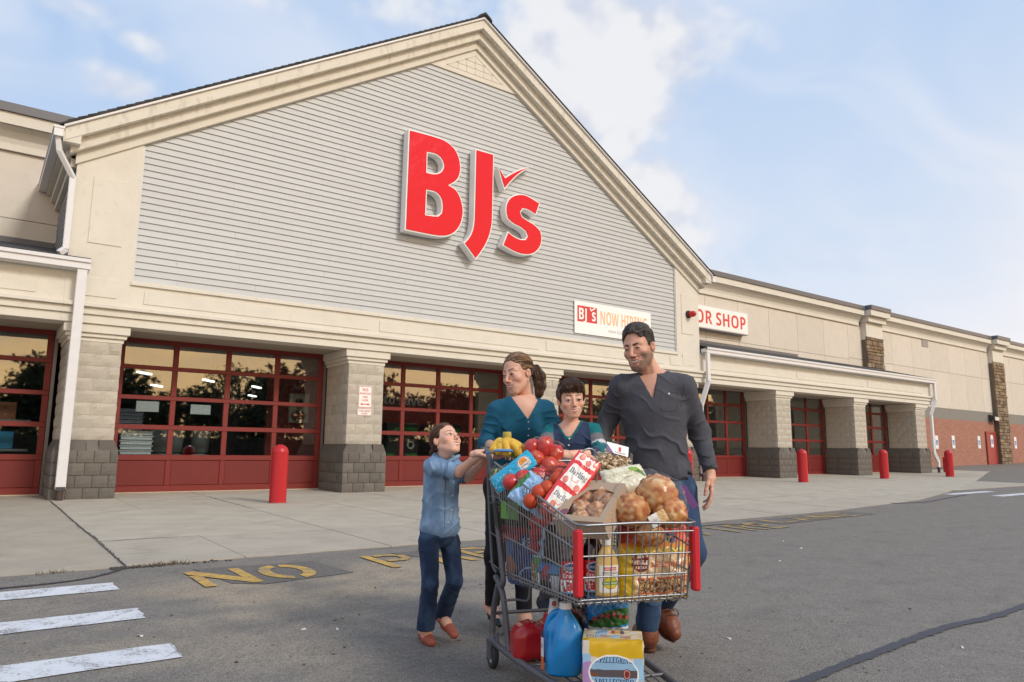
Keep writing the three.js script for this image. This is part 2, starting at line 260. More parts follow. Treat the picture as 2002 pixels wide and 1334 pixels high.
{
  const cw = new THREE.Group(); cw.name = 'crosswalk_marking'; cw.userData.kind = 'structure'; scene.add(cw);
  const jag = (x0, x1, z0, z1, s) => { const r = mulberry(s), o = []; for (let i = 0; i <= 24; i++) o.push([lerp(x0, x1, i / 24), z0 + (r() - .5) * .012]); for (let i = 0; i <= 5; i++) o.push([x1 + (r() - .5) * .02, lerp(z0, z1, i / 5)]); for (let i = 24; i >= 0; i--) o.push([lerp(x0, x1, i / 24), z1 + (r() - .5) * .012]); return o; };
  for (const [z0, z1, s] of [[-6.2, -5.9, 1], [-5.22, -4.92, 2], [-4.27, -3.98, 3], [-3.3, -3.0, 4]]) flat(jag(-2.6, .94, z0, z1, s), .005, 'painted_bar', M_white, cw);
  for (const [a, b, c, d] of [[18.4, 20.7, -8.05, -7.8], [18.9, 21.6, -7.25, -6.98]]) flat(jag(a, b, c, d, 9), .005, 'painted_bar', M_white, cw);
  const ln = new THREE.Group(); ln.name = 'fire_lane_lettering'; ln.userData.kind = 'structure'; scene.add(ln);
  flat([[1.56, -6.5], [2.55, -6.42], [2.62, -5.72], [1.86, -5.6], [1.66, -5.75]], .004, 'asphalt_patch', M_patch, ln);
  flat([[3.35, -6.5], [4.4, -6.52], [4.5, -6.1], [3.5, -6.05]], .004, 'asphalt_patch', M_patch, ln);
  flat([[9.15, -6.75], [12.0, -6.85], [12.1, -6.35], [9.3, -6.2]], .004, 'asphalt_patch', M_patch, ln);
  // stencil strokes in a unit cell: u right, v up
  const ST = { N: [[[0, 0], [.2, 0], [.2, .62], [0, .74]], [[0, .82], [0, 1], [.2, 1], [1, .16], [1, 0], [.82, 0]], [[.8, .34], [1, .2], [1, 1], [.8, 1]]],
    O: 'ring', P: [[[0, 0], [.22, 0], [.22, 1], [0, 1]], [[.3, 1], [.7, 1], [1, .84], [1, .6], [.72, .44], [.3, .44], [.3, .58], [.64, .58], [.78, .66], [.78, .8], [.64, .87], [.3, .87]]],
    A: [[[0, 0], [.22, 0], [.46, .8], [.46, 1], [.38, 1]], [[.78, 0], [1, 0], [.62, 1], [.54, 1], [.54, .8]], [[.34, .26], [.66, .26], [.62, .4], [.38, .4]]],
    R: [[[0, 0], [.22, 0], [.22, 1], [0, 1]], [[.3, 1], [.7, 1], [1, .84], [1, .62], [.72, .48], [.3, .48], [.3, .6], [.64, .6], [.78, .68], [.78, .8], [.64, .87], [.3, .87]], [[.42, .42], [.66, .42], [1, 0], [.74, 0]]],
    K: [[[0, 0], [.22, 0], [.22, 1], [0, 1]], [[.3, .55], [.74, 1], [1, 1], [.46, .46], [1, 0], [.74, 0], [.3, .4]]], I: [[[.36, 0], [.62, 0], [.62, 1], [.36, 1]]],
    G: [[[.5, 1], [.95, .82], [.95, .66], [.72, .66], [.5, .84], [.22, .6], [.22, .4], [.46, .18], [.46, 0], [0, .3], [0, .7]], [[.54, 0], [.95, .2], [.95, .48], [.6, .48], [.6, .36], [.74, .36], [.74, .26], [.54, .18]]],
    F: [[[0, 0], [.22, 0], [.22, 1], [0, 1]], [[.3, .84], [1, .84], [1, 1], [.3, 1]], [[.3, .44], [.8, .44], [.8, .58], [.3, .58]]],
    E: [[[0, 0], [.22, 0], [.22, 1], [0, 1]], [[.3, .84], [1, .84], [1, 1], [.3, 1]], [[.3, .44], [.8, .44], [.8, .58], [.3, .58]], [[.3, 0], [1, 0], [1, .16], [.3, .16]]], L: [[[0, 0], [.22, 0], [.22, 1], [0, 1]], [[.3, 0], [1, 0], [1, .17], [.3, .17]]] };
  const ring = []; { const arc = (a0, a1) => { const o = []; for (let i = 0; i <= 10; i++) { const a = lerp(a0, a1, i / 10); o.push([.5 + .5 * Math.cos(a), .5 + .5 * Math.sin(a)]); } for (let i = 10; i >= 0; i--) { const a = lerp(a0, a1, i / 10); o.push([.5 + .27 * Math.cos(a), .5 + .32 * Math.sin(a)]); } return o; }; ring.push(arc(1.72, 4.5), arc(4.92, 7.7)); }
  const write = (word, x, z, w, h, gap, m) => { for (const ch of word) { const st = ST[ch] === 'ring' ? ring : ST[ch]; const geos = []; const cell = new THREE.Group(); for (const s of st) { const q = flat(s.map(([u, v]) => [x + u * w, z - v * h]), .0085, 'letter', m); geos.push(q.geometry); } part('painted_letter', merge(geos), m, ln); x += w + gap; } };
  write('NO', 1.46, -5.68, .42, .68, .08, M_yellow); write('PARKING', 2.99, -5.75, .4, .68, .08, M_yellow); write('FIRE', 7.35, -5.95, .36, .6, .1, M_yellowOld); write('LANE', 9.4, -6.3, .48, .45, .1, M_yellowOld);
  // bitumen along old cracks
  const seal = (pts, w, seed) => { const r = mulberry(seed), L = [], R = []; const c = new THREE.CatmullRomCurve3(pts.map(p => V(p[0], 0, p[1]))); const n = pts.length * 16; for (let i = 0; i <= n; i++) { const p = c.getPoint(i / n), t = c.getTangent(i / n), ww = w * (.65 + .55 * Math.abs(N2(i * .21, seed)) + .25 * r()); L.push([p.x - t.z * ww, p.z + t.x * ww]); R.push([p.x + t.z * ww * .9, p.z - t.x * ww * .9]); } return L.concat(R.reverse()); };
  const se = new THREE.Group(); se.name = 'crack_sealant'; se.userData.kind = 'structure'; scene.add(se);
  const gp = (x, y) => { const p = onGround(x, y); return [p.x, p.z]; };
  flat(seal([gp(1480, 1365), gp(1570, 1334), gp(1655, 1300), gp(1740, 1268), gp(1765, 1258), gp(1860, 1225), gp(1930, 1210), gp(2010, 1184), gp(2060, 1168)], .034, 4), .006, 'sealant_strip', M_tar, se);
  flat(seal([gp(-60, 1160), gp(0, 1152), gp(90, 1143), gp(165, 1133), gp(235, 1116)], .022, 6), .006, 'sealant_strip', M_tar, se);
  flat(seal([gp(1365, 1030), gp(1420, 1026), gp(1490, 1027)], .03, 8), .006, 'sealant_strip', M_tar, se);
  flat(seal([gp(1740, 985), gp(1800, 983), gp(1850, 975), gp(1890, 968)], .03, 11), .006, 'sealant_strip', M_tar, se);
}
{ const se = scene.getObjectByName('crack_sealant'); const wob = (pts, w, seed, lift) => { const L = [], R = []; const c = new THREE.CatmullRomCurve3(pts.map(p => V(p[0], 0, p[1]))); const n = pts.length * 20; for (let i = 0; i <= n; i++) { const p = c.getPoint(i / n), t = c.getTangent(i / n), o = .012 * N2(i * .3, seed), ww = w * (.25 + .9 * Math.abs(N2(i * .37, seed + 3))); L.push([p.x - t.z * ww + o, p.z + t.x * ww]); R.push([p.x + t.z * ww + o, p.z - t.x * ww]); } flat(L.concat(R.reverse()), lift, 'crack', M_tar, se); };
  wob([[1.13, -13.9], [1.13, -12], [1.12, -10.2], [1.14, -8.6], [1.13, -7.4], [1.12, -6.86]], .009, 3, .0195); wob([[3.56, -14], [3.55, -12.6], [3.57, -11.6]], .008, 7, .0155); wob([[1.15, -8.54], [1.6, -8.55], [2.1, -8.53]], .008, 9, .0195); wob([[6.6, -13.6], [6.9, -11.9], [7.4, -10.6], [8.2, -9.6]], .006, 12, .0155); wob([[12, -9.6], [13.2, -9.3], [14.4, -9.4]], .012, 15, .0155); }
// loose litter: paper scraps and dead leaves on the asphalt
{
  const r = mulberry(5); let n = 0;
  const M_scrap = plain(.75, .74, .7, .8), M_leaf = plain(.12, .07, .035, .8);
  const spots = [[1425, 1250], [1883, 1268], [1532, 1059], [1566, 1073], [1523, 1098], [660, 1232], [593, 1232], [275, 1245]];
  const say = ['near the man on bare asphalt', 'beyond the dark sealed crack', 'farthest out beside the faded lane lettering', 'beside the oil spot', 'between lettering and cart', 'left of the girl', 'by the sandy patch', 'beside the crosswalk bars'];
  spots.forEach(([x, y], i) => { const p = onGround(x, y), s = .008 + r() * .009; const g = hexa([[-s, 0, -s * .5], [-s, 0, s * .5], [s, 0, s * .6], [s * .8, 0, -s * .4], [-s, .004, -s * .5], [-s, .01, s * .5], [s, .003, s * .6], [s * .8, .008, -s * .4]]); const m = part('paper_scrap', g, M_scrap); m.position.set(p.x, p.y + .001, p.z); m.rotation.y = r() * 6; top(m, 'tiny white paper scrap ' + say[i], 'litter', 'paper scraps on the asphalt'); });
  const lv = []; for (let i = 0; i < 70; i++) { const p = onGround(40 + r() * 1940, 1140 + r() * 180), s = .003 + r() * .007; const g = new THREE.CircleGeometry(s, 5); g.scale(1.6, 1, 1); g.rotateX(-1.4 + r() * .5); g.rotateY(r() * 6); g.translate(p.x, p.y + .004, p.z); lv.push(g); }
  M_leaf.side = THREE.DoubleSide; const m = part('leaf_litter', merge(lv), M_leaf); scene.add(m); tag(m, 'brown leaf crumbs scattered across the asphalt', 'litter', null, 'stuff');
}
// ---------- the store ----------
const stuccoTex = texOf(512, 512, (u, v, i, j) => { const a = tnoise(u, v, 4, 4, 41), b = tnoise(u, v, 70, 2, 43), h = mulberry(i * 13 + j * 7919)(); const st = ss(.3, .7, tnoise(u, v, 12, 3, 47)); const c = .97 + .05 * a + .025 * b + (h - .5) * .04 - .05 * st; return [c, c * (1 - .008 * st), c * (1 - .03 * st)]; }, 1 / 2.6);
const stuccoBump = texOf(256, 256, (u, v, i, j) => .5 + .35 * tnoise(u, v, 48, 2, 51) + .2 * (mulberry(i * 91 + j * 353)() - .5), 1 / .5, false);
const stucco = (r, g, b, o = {}) => std({ color: lin(r, g, b), map: stuccoTex, bumpMap: stuccoBump, bumpScale: .0025, roughness: .9, ...o });
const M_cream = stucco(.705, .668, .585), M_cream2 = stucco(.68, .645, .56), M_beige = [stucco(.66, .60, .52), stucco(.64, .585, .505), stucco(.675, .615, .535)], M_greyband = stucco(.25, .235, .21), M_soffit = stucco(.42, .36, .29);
const M_siding = [[.505, .518, .52], [.494, .506, .508], [.516, .529, .53]].map(c => std({ color: lin(...c), roughness: .55, map: texOf(128, 128, (u, v, i, j) => .965 + .03 * tnoise(u, v, 6, 3, c[0] * 90) + .02 * (mulberry(i * 3 + j * 511)() - .5), 1 / 1.7) }));
const M_sidingTrim = plain(.6, .6, .58, .5), M_whitemetal = std({ color: lin(.72, .72, .73), roughness: .38, map: texOf(128, 128, (u, v, i, j) => .97 + .03 * tnoise(u, v, 5, 3, 61) - .05 * ss(.35, .7, tnoise(u, v, 18, 2, 62)), 1) });
const M_metalcap = plain(.12, .12, .135, .45), M_shingle = std({ roughness: .95, map: texOf(256, 256, (u, v, i, j) => { const row = Math.floor(v * 16), c = Math.floor(u * 9 + (row % 2) * .5 + row * .31); const k = mulberry(row * 131 + c * 17)(); const h = mulberry(i * 77 + j * 1013)(); const n = .028 + .03 * k + .02 * (h - .5); return [n, n, n * 1.04]; }, 1 / 1.8) });
const M_red = std({ color: lin(.20, .018, .014), roughness: .5, map: texOf(256, 256, (u, v, i, j) => .95 + .08 * tnoise(u, v, 4, 4, 71) + .03 * (mulberry(i + j * 999)() - .5), 1 / 1.5) });
const M_redpanel = std({ color: lin(.17, .0135, .011), roughness: .58, map: M_red.map });
const M_glass = phy({ color: lin(.80, .84, .84), transmission: 1, thickness: 0, roughness: .02, ior: 2.1, specularIntensity: 1 });
const splitTex = [0, 1].map(s => texOf(256, 256, (u, v, i, j) => { const a = tnoise(u, v, 9, 4, 81 + s), b = tnoise(u, v, 60, 2, 85 + s), h = mulberry(i * 51 + j * 733 + s)(); const sp = h > .97 ? .25 : h < .04 ? -.2 : 0; const c = 1 + .1 * a + .12 * b + .12 * (h - .5) + sp; return [c * 1.01, c, c * .965].map(q => q * .8); }, 1 / .45));
const splitBump = texOf(256, 256, (u, v, i, j) => .5 + .35 * tnoise(u, v, 26, 4, 88) + .15 * (mulberry(i * 5 + j * 431)() - .5), 1 / .45, false);
const M_split = [[.60, .55, .475], [.55, .51, .445], [.64, .585, .505], [.58, .535, .465]].map((c, i) => std({ color: lin(...c), map: splitTex[i % 2], bumpMap: splitBump, bumpScale: .008, roughness: .95 }));
const M_splitdark = [[.185, .165, .148], [.165, .15, .137], [.205, .185, .165]].map((c, i) => std({ color: lin(...c), map: splitTex[i % 2], bumpMap: splitBump, bumpScale: .008, roughness: .95 }));
const M_mortar = plain(.60, .575, .53, .95), M_mortardark = plain(.075, .068, .062, .95);
const M_brick = std({ roughness: .92, map: texOf(512, 512, (u, v, i, j) => { const row = Math.floor(v * 24), off = (row % 2) * .5, bx = u * 8 + off, c = Math.floor(bx), fx = bx - c, fy = v * 24 - row; const m = fy < .13 || fx < .05; const k = mulberry(row * 311 + (c % 8) * 17)(), n = tnoise(u, v, 40, 2, 91); return m ? [.33, .22, .18] : [.33 + .07 * k + .04 * n, .135 + .05 * k + .02 * n, .09 + .035 * k]; }, 1 / 1.7) });

const M_stained = std({ color: lin(.705, .668, .585), bumpMap: stuccoBump, bumpScale: .0025, roughness: .9, map: texOf(512, 512, (u, v, i, j) => { const a = tnoise(u, v, 4, 4, 141), h = mulberry(i * 13 + j * 7919)(), st = ss(.12, .6, tnoise(u * 3, v, 6, 4, 147) + .25 * tnoise(u, v, 30, 2, 149)); const c = .97 + .05 * a + (h - .5) * .04; return mix3([c, c, c], [.7, .7, .68], st * .5); }, 1 / 3.4) });
const store = thing('store_building', 'cream warehouse store with grey clapboard gable and red glazed doors', 'building');
const P = (name, geo, mat, parent = store) => part(name, geo, mat, parent);
const XC = 9.2, ZS = -14.2, SL = .617;
const L0 = x => 6.52 + SL * ((x < XC ? x : 2 * XC - x) - 2.04);
const invL = y => 2.04 + (y - 6.52) / SL;
const SIL = 2.04, SIR = 2 * XC - 2.04, SIB = 3.98, SIT = 10.14;
// wall behind the siding and the corner boards of the gable
P('gable_wall', merge([poly([[1.03, 3.49], [17.37, 3.49], [17.37, L0(17.37) + .1], [XC, L0(XC) + .1], [1.03, L0(1.03) + .1]], -14.6, -14.235)]), M_cream2);
for (const s of [0, 1]) { const mx = x => s ? 2 * XC - x : x; const q = [[1.03, 3.5], [SIL, 3.5], [SIL, L0(SIL) + .04], [1.03, L0(1.03) + .04]].map(([x, y]) => [mx(x), y]); const b = P('corner_board', merge([poly(s ? q.reverse() : q, -14.235, -14.165, .004)]), M_cream);
  for (const [y0, y1] of [[4.55, 5.75], [3.62, 3.95]]) { const a = mx(1.3), c = mx(1.82); P('raised_panel', merge([cbox(Math.min(a, c), Math.max(a, c), y0, y1, -14.164, -14.15, .008)]), M_cream, b); } }
// clapboards, laid in lengths with staggered joints
{
  const h = .1232, n = Math.round((SIT - SIB) / h); let id = 0; const r = mulberry(31);
  for (let i = 0; i < n; i++) {
    const y0 = SIB + i * h, y1 = y0 + h; const xa0 = Math.max(SIL, invL(y0)), xa1 = Math.max(SIL, invL(y1)), xb0 = 2 * XC - xa0, xb1 = 2 * XC - xa1;
    const cuts = [0]; let x = xa0 + 3.66 * ((i * .37 + .3 * r()) % 1); while (x < xb1 - .5) { if (x > xa1 + .4) cuts.push(x); x += 3.66; } cuts.push(1);
    for (let k = 0; k < cuts.length - 1; k++) {
      const a0 = k ? cuts[k] + .0012 : xa0, a1 = k ? a0 : xa1, b0 = k < cuts.length - 2 ? cuts[k + 1] - .0012 : xb0, b1 = k < cuts.length - 2 ? b0 : xb1, j = (r() - .5) * .0016;
      const zb = -14.199 + j, zt = -14.222 + j;
      const g = hexa([[a0, y0, -14.236], [a0, y0, zb], [b0, y0, zb], [b0, y0, -14.236], [a1, y1 + .004, -14.236], [a1, y1 + .004, zt], [b1, y1 + .004, zt], [b1, y1 + .004, -14.236]].map(q => q));
      P('siding_board', boxUV(g), M_siding[Math.floor(r() * 3)]); id++;
    }
  }
  const tr = .03; P('siding_trim', merge([box(SIL - .002, SIL + tr, SIB, L0(SIL), -14.2, -14.186)]), M_sidingTrim); P('siding_trim', merge([box(SIR - tr, SIR + .002, SIB, L0(SIR), -14.2, -14.186)]), M_sidingTrim);
  P('drip_ledge', merge([box(SIL - .02, SIR + .02, 3.90, 3.935, -14.2, -14.13), box(SIL - .02, SIR + .02, 3.94, 3.978, -14.2, -14.15)]), M_cream);
}
// rake mouldings, each step prouder than the one below
for (const [o0, o1, z0, z1, xe, m] of [[0, .2, -14.235, -14.12, 1.0, M_cream2], [.2, .41, -14.235, -13.99, .9, M_stained], [.41, .64, -14.235, -13.84, .79, M_stained], [.64, .69, -14.235, -13.79, .76, M_whitemetal]])
  for (const s of [0, 1]) { const f = x => s ? 2 * XC - x : x; const q = [[xe, L0(xe) + o0], [XC, L0(XC) + o0], [XC, L0(XC) + o1], [xe, L0(xe) + o1]].map(([x, y]) => [f(x), y]); P('rake_moulding', merge([poly(s ? q.reverse() : q, z0, z1, .006)]), m); }
for (const s of [0, 1]) { const f = x => s ? 2 * XC - x : x; const q = [[.7, L0(.7) + .692], [XC, L0(XC) + .692], [XC, L0(XC) + .725], [.7, L0(.7) + .725]].map(([x, y]) => [f(x), y]); P('gable_roof', merge([poly(s ? q.reverse() : q, -24, -13.77)]), M_shingle); }
P('ridge_cap', merge([poly([[XC - .2, L0(XC - .2) + .728], [XC, L0(XC) + .728], [XC + .2, L0(XC + .2) + .728], [XC + .18, L0(XC + .2) + .79], [XC, L0(XC) + .8], [XC - .18, L0(XC - .2) + .79]], -24, -13.75)]), M_shingle);
// shingle butts showing along the left verge
{ const g = []; for (let x = .8; x < XC - .1; x += .14) { const y = L0(x) + .727; g.push(poly([[x, y - .003], [x + .13, y + .13 * SL - .003], [x + .13, y + .13 * SL + .006], [x, y + .02]], -13.9, -13.772)); } P('shingle_edge', merge(g), M_shingle).userData.kind = 'stuff'; }
// tympanum board with its lattice of raised strips
{
  const t = P('tympanum_board', merge([poly([[invL(SIT) - .03, SIT], [2 * XC - invL(SIT) + .03, SIT], [XC, L0(XC) + .02]], -14.235, -14.18, .004)]), M_cream);
  const y0 = SIT + .13, hw = .82, ap = y0 + hw * SL; const g = (x0, ya, x1, yb) => { const d = Math.hypot(x1 - x0, yb - ya), nx = -(yb - ya) / d * .011, ny = (x1 - x0) / d * .011; P('lattice_strip', merge([poly([[x0 - nx, ya - ny], [x1 - nx, yb - ny], [x1 + nx, yb + ny], [x0 + nx, ya + ny]], -14.182, -14.172)]), M_cream2, t); };
  g(XC - hw, y0, XC + hw, y0); g(XC - hw, y0, XC, ap); g(XC, ap, XC + hw, y0);
  for (const x of [-.5, -.25, 0, .25, .5]) g(XC + x, y0, XC + x, y0 + (hw - Math.abs(x)) * SL); for (const y of [.16, .32]) g(XC - hw + y / SL, y0 + y, XC + hw - y / SL, y0 + y);
}
// eaves running back along the gable's sides
for (const s of [0, 1]) { const f = (x0, x1, y0, y1, z0, z1) => s ? box(2 * XC - x1, 2 * XC - x0, y0, y1, z0, z1) : box(x0, x1, y0, y1, z0, z1);
  P('side_wall', merge([f(1.03, 1.3, 3.5, L0(1.03) + .1, -17.2, -14.24)]), M_siding[1]);
  for (let y = 4.3; y < 5.7; y += .1232) { const w = P('siding_board', boxUV(s ? hexa([[17.372, y, -17.2], [17.372, y, -14.25], [17.395, y, -14.25], [17.395, y, -17.2], [17.372, y + .126, -17.2], [17.372, y + .126, -14.25], [17.376, y + .126, -14.25], [17.376, y + .126, -17.2]]) : hexa([[1.005, y, -17.2], [1.005, y, -14.25], [1.028, y, -14.25], [1.028, y, -17.2], [1.024, y + .126, -17.2], [1.024, y + .126, -14.25], [1.028, y + .126, -14.25], [1.028, y + .126, -17.2]])), M_siding[0]); }
  P('eave_moulding', merge([f(.94, 1.03, L0(1) - .02, L0(1) + .18, -17.2, -14.24)]), M_cream2); P('eave_moulding', merge([f(.86, 1.03, L0(.9) + .19, L0(.9) + .40, -17.2, -14.24)]), M_cream); P('eave_moulding', merge([f(.77, 1.03, L0(.79) + .40, L0(.79) + .66, -17.2, -13.85)]), M_cream);
  P('gutter', merge([f(.63, .765, 6.2, 6.36, -17.2, -13.8), f(.615, .78, 6.335, 6.375, -17.2, -13.79)]), M_whitemetal); }
// ---------- lower front: entablature over the piers ----------
for (const [x0, x1, nm] of [[-16, 1.03, 'w'], [1.03, 17.37, 'g'], [17.37, 32.0, 'w']]) {
  const e = P('entablature', merge([box(x0, x1, 3.49, nm === 'g' ? 3.899 : 4.02, -14.6, -14.17)]), M_cream);
  P('fascia_band', merge([cbox(x0, x1, 3.15, 3.298, -14.6, -14.15, .004)]), M_cream, e); P('fascia_band', merge([cbox(x0, x1, 3.3, 3.418, -14.6, -14.11, .004)]), M_cream, e); P('fascia_band', merge([cbox(x0, x1, 3.42, 3.488, -14.6, -14.05, .006)]), M_cream, e);
  const w = 4.6; for (let x = nm === 'g' ? 2.25 : x0 + .4; x < x1 - 1; x += w) P('raised_panel', merge([cbox(x, Math.min(x + w - .25, x1 - .4), 3.58, 3.82, -14.169, -14.156, .008)]), M_cream, e);
}
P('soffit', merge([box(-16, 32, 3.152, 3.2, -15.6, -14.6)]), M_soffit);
P('fascia_return', merge([box(31.7, 32.0, 3.15, 4.02, -17.2, -14.6)]), M_cream);
// pent roofs over the wings
for (const [x0, x1, f0, f1] of [[-16, 1.36, -16, 1.0], [17.42, 32.1, 17.42, 27.2]]) {
  const prof = [[-13.93, 4.17], [-17.2, 5.02], [-17.2, 5.07], [-13.93, 4.215]], g = poly(prof.map(([z, y]) => [-z, y]), 0, x1 - x0); g.rotateY(Math.PI / 2); g.translate(x0, 0, 0);
  P('pent_roof', merge([g]), M_shingle);
  P('flashing', merge([box(f0, f1, 5.0, 5.16, -17.2, -17.13)]), M_metalcap);
  P('gutter', merge([box(x0, x1, 4.03, 4.165, -14.168, -13.93), box(x0, x1, 4.14, 4.2, -14.0, -13.9), box(x0, x1, 4.02, 4.05, -14.16, -13.97)]), M_whitemetal);
}
// ---------- piers of split-faced block ----------
const blockCache = {};
function blockGeo(w, h, v) {
  const key = w.toFixed(3) + h.toFixed(3) + v; if (blockCache[key]) return blockCache[key];
  const r = mulberry(v * 91 + Math.round(w * 1000)), nx = 4, ny = 3, F = [], pos = [];
  for (let j = 0; j <= ny; j++) for (let i = 0; i <= nx; i++) { const e = i % nx === 0 || j % ny === 0; F.push([w * i / nx, h * j / ny, e ? .0 : .008 + r() * .013]); }
  const q = (a, b, c) => pos.push(...a, ...b, ...c);
  for (let j = 0; j < ny; j++) for (let i = 0; i < nx; i++) { const a = F[j * (nx + 1) + i], b = F[j * (nx + 1) + i + 1], c = F[(j + 1) * (nx + 1) + i + 1], d = F[(j + 1) * (nx + 1) + i]; q(a, b, c); q(a, c, d); }
  const B = .03, k = [[0, 0], [w, 0], [w, h], [0, h]]; for (let i = 0; i < 4; i++) { const [a, b] = [k[i], k[(i + 1) % 4]]; q([...a, 0], [...a, -B], [...b, 0]); q([...b, 0], [...a, -B], [...b, -B]); }
  let g = new THREE.BufferGeometry(); g.setAttribute('position', new THREE.Float32BufferAttribute(pos, 3)); g.computeVertexNormals(); return blockCache[key] = boxUV(g);
}
const pr = mulberry(99);
function pier(x0, single, label) {
  const W = .97, y0 = G(x0 + .5, -14.2) - .01, yb = y0 + .82, yt = y0 + 1.0, yc = 2.86, in_ = .08, D = 1.26;
  const p = P('pier', merge([box(x0 + .012, x0 + W - .012, y0, yb, -14.2 - D, -14.212)]), M_mortardark);
  P('pier_core', merge([box(x0 + in_ + .008, x0 + W - in_ - .008, yt - .05, yc + .05, -14.2 - D + .1, -14.288)]), M_mortar, p);
  const bag = { l: [], d: [] };
  const put = (geo, dark, x, y, z, ry) => { const m = dark ? M_splitdark[Math.floor(pr() * 3)] : M_split[Math.floor(pr() * 4)]; if (single) { const b = P('block', geo, m, p); b.position.set(x, y, z); b.rotation.y = ry; } else { const g = geo.clone(); g.rotateY(ry); g.translate(x, y, z); bag[dark ? 'd' : 'l'].push(g); } };
  const j = .009;
  for (let r = 0; r < 4; r++) { const y = y0 + r * .205, h = .205 - j; const o = r % 2 ? .12 : 0;
    for (const [a, b] of (o ? [[0, .12], [.12, .36], [.36, .61], [.61, .85], [.85, W]] : [[0, .243], [.243, .485], [.485, .728], [.728, W]])) put(blockGeo(b - a - j, h, Math.floor(pr() * 3)), 1, x0 + a + j / 2, y + j, -14.2, 0);
    for (const [a, b] of [[0, .4 - o], [.4 - o, .8], [.8, D]]) { put(blockGeo(b - a - j, h, Math.floor(pr() * 3)), 1, x0 + .002, y + j, -14.212 - b + j, -Math.PI / 2); put(blockGeo(b - a - j, h, Math.floor(pr() * 3)), 1, x0 + W - .002, y + j, -14.212 - a - j, Math.PI / 2); } }
  const rows = Math.round((yc - yt) / .205), hh = (yc - yt) / rows;
  for (let r = 0; r < rows; r++) { const y = yt + r * hh, h = hh - j, w = W - 2 * in_; const xs = r % 2 ? [[0, .2], [.2, .61], [.61, w]] : [[0, .405], [.405, w]];
    for (const [a, b] of xs) put(blockGeo(b - a - j, h, Math.floor(pr() * 3)), 0, x0 + in_ + a + j / 2, y + j / 2, -14.28, 0);
    for (const [a, b] of (r % 2 ? [[0, .4], [.4, .8], [.8, 1.14]] : [[0, .2], [.2, .6], [.6, 1.14]])) { put(blockGeo(b - a - j, h, Math.floor(pr() * 3)), 0, x0 + in_, y + j / 2, -14.292 - b + j, -Math.PI / 2); put(blockGeo(b - a - j, h, Math.floor(pr() * 3)), 0, x0 + W - in_, y + j / 2, -14.292 - a - j, Math.PI / 2); } }
  // weathered sill course
  const cap = []; const xs = [0, .243, .485, .728, W];
  for (let i = 0; i < 4; i++) { const a = x0 + xs[i] + .003, b = x0 + xs[i + 1] - .003, ta = Math.max(a, x0 + in_), tb = Math.min(b, x0 + W - in_); P('sill_block', boxUV(hexa([[a, yb, -14.5], [a, yb, -14.2], [b, yb, -14.2], [b, yb, -14.5], [ta, yt, -14.5], [ta, yt, -14.283], [tb, yt, -14.283], [tb, yt, -14.5]])), M_splitdark[i % 3], p); }
  for (const [s, e] of [[-14.205, -14.62], [-14.625, -15.04], [-15.045, -14.2 - D]]) { P('sill_block', boxUV(hexa([[x0, yb, e], [x0, yb, s], [x0 + .3, yb, s], [x0 + .3, yb, e], [x0 + in_, yt, e], [x0 + in_, yt, s], [x0 + .3, yt, s], [x0 + .3, yt, e]])), M_splitdark[1], p); P('sill_block', boxUV(hexa([[x0 + W - .3, yb, e], [x0 + W - .3, yb, s], [x0 + W, yb, s], [x0 + W, yb, e], [x0 + W - .3, yt, e], [x0 + W - .3, yt, s], [x0 + W - in_, yt, s], [x0 + W - in_, yt, e]])), M_splitdark[1], p); }
  if (!single) { for (const k of ['l', 'd']) { const m = P('blockwork', merge(bag[k]), k === 'l' ? M_split[0] : M_splitdark[0], p); m.userData.kind = 'stuff'; } }
  for (const [a, b, o] of [[2.855, 2.925, .0], [2.927, 2.995, .04], [2.997, 3.148, .08]]) P('capital', merge([cbox(x0 + in_ - .02 - o, x0 + W - in_ + .02 + o, a, b, -15.46, -14.27 + o, .006)]), M_cream, p);
}
pier(-3.85, false); pier(1.1, true); pier(6.16, true); pier(11.06, false); pier(16.3, false); pier(21.2, false); pier(26.02, false); pier(30.72, false);
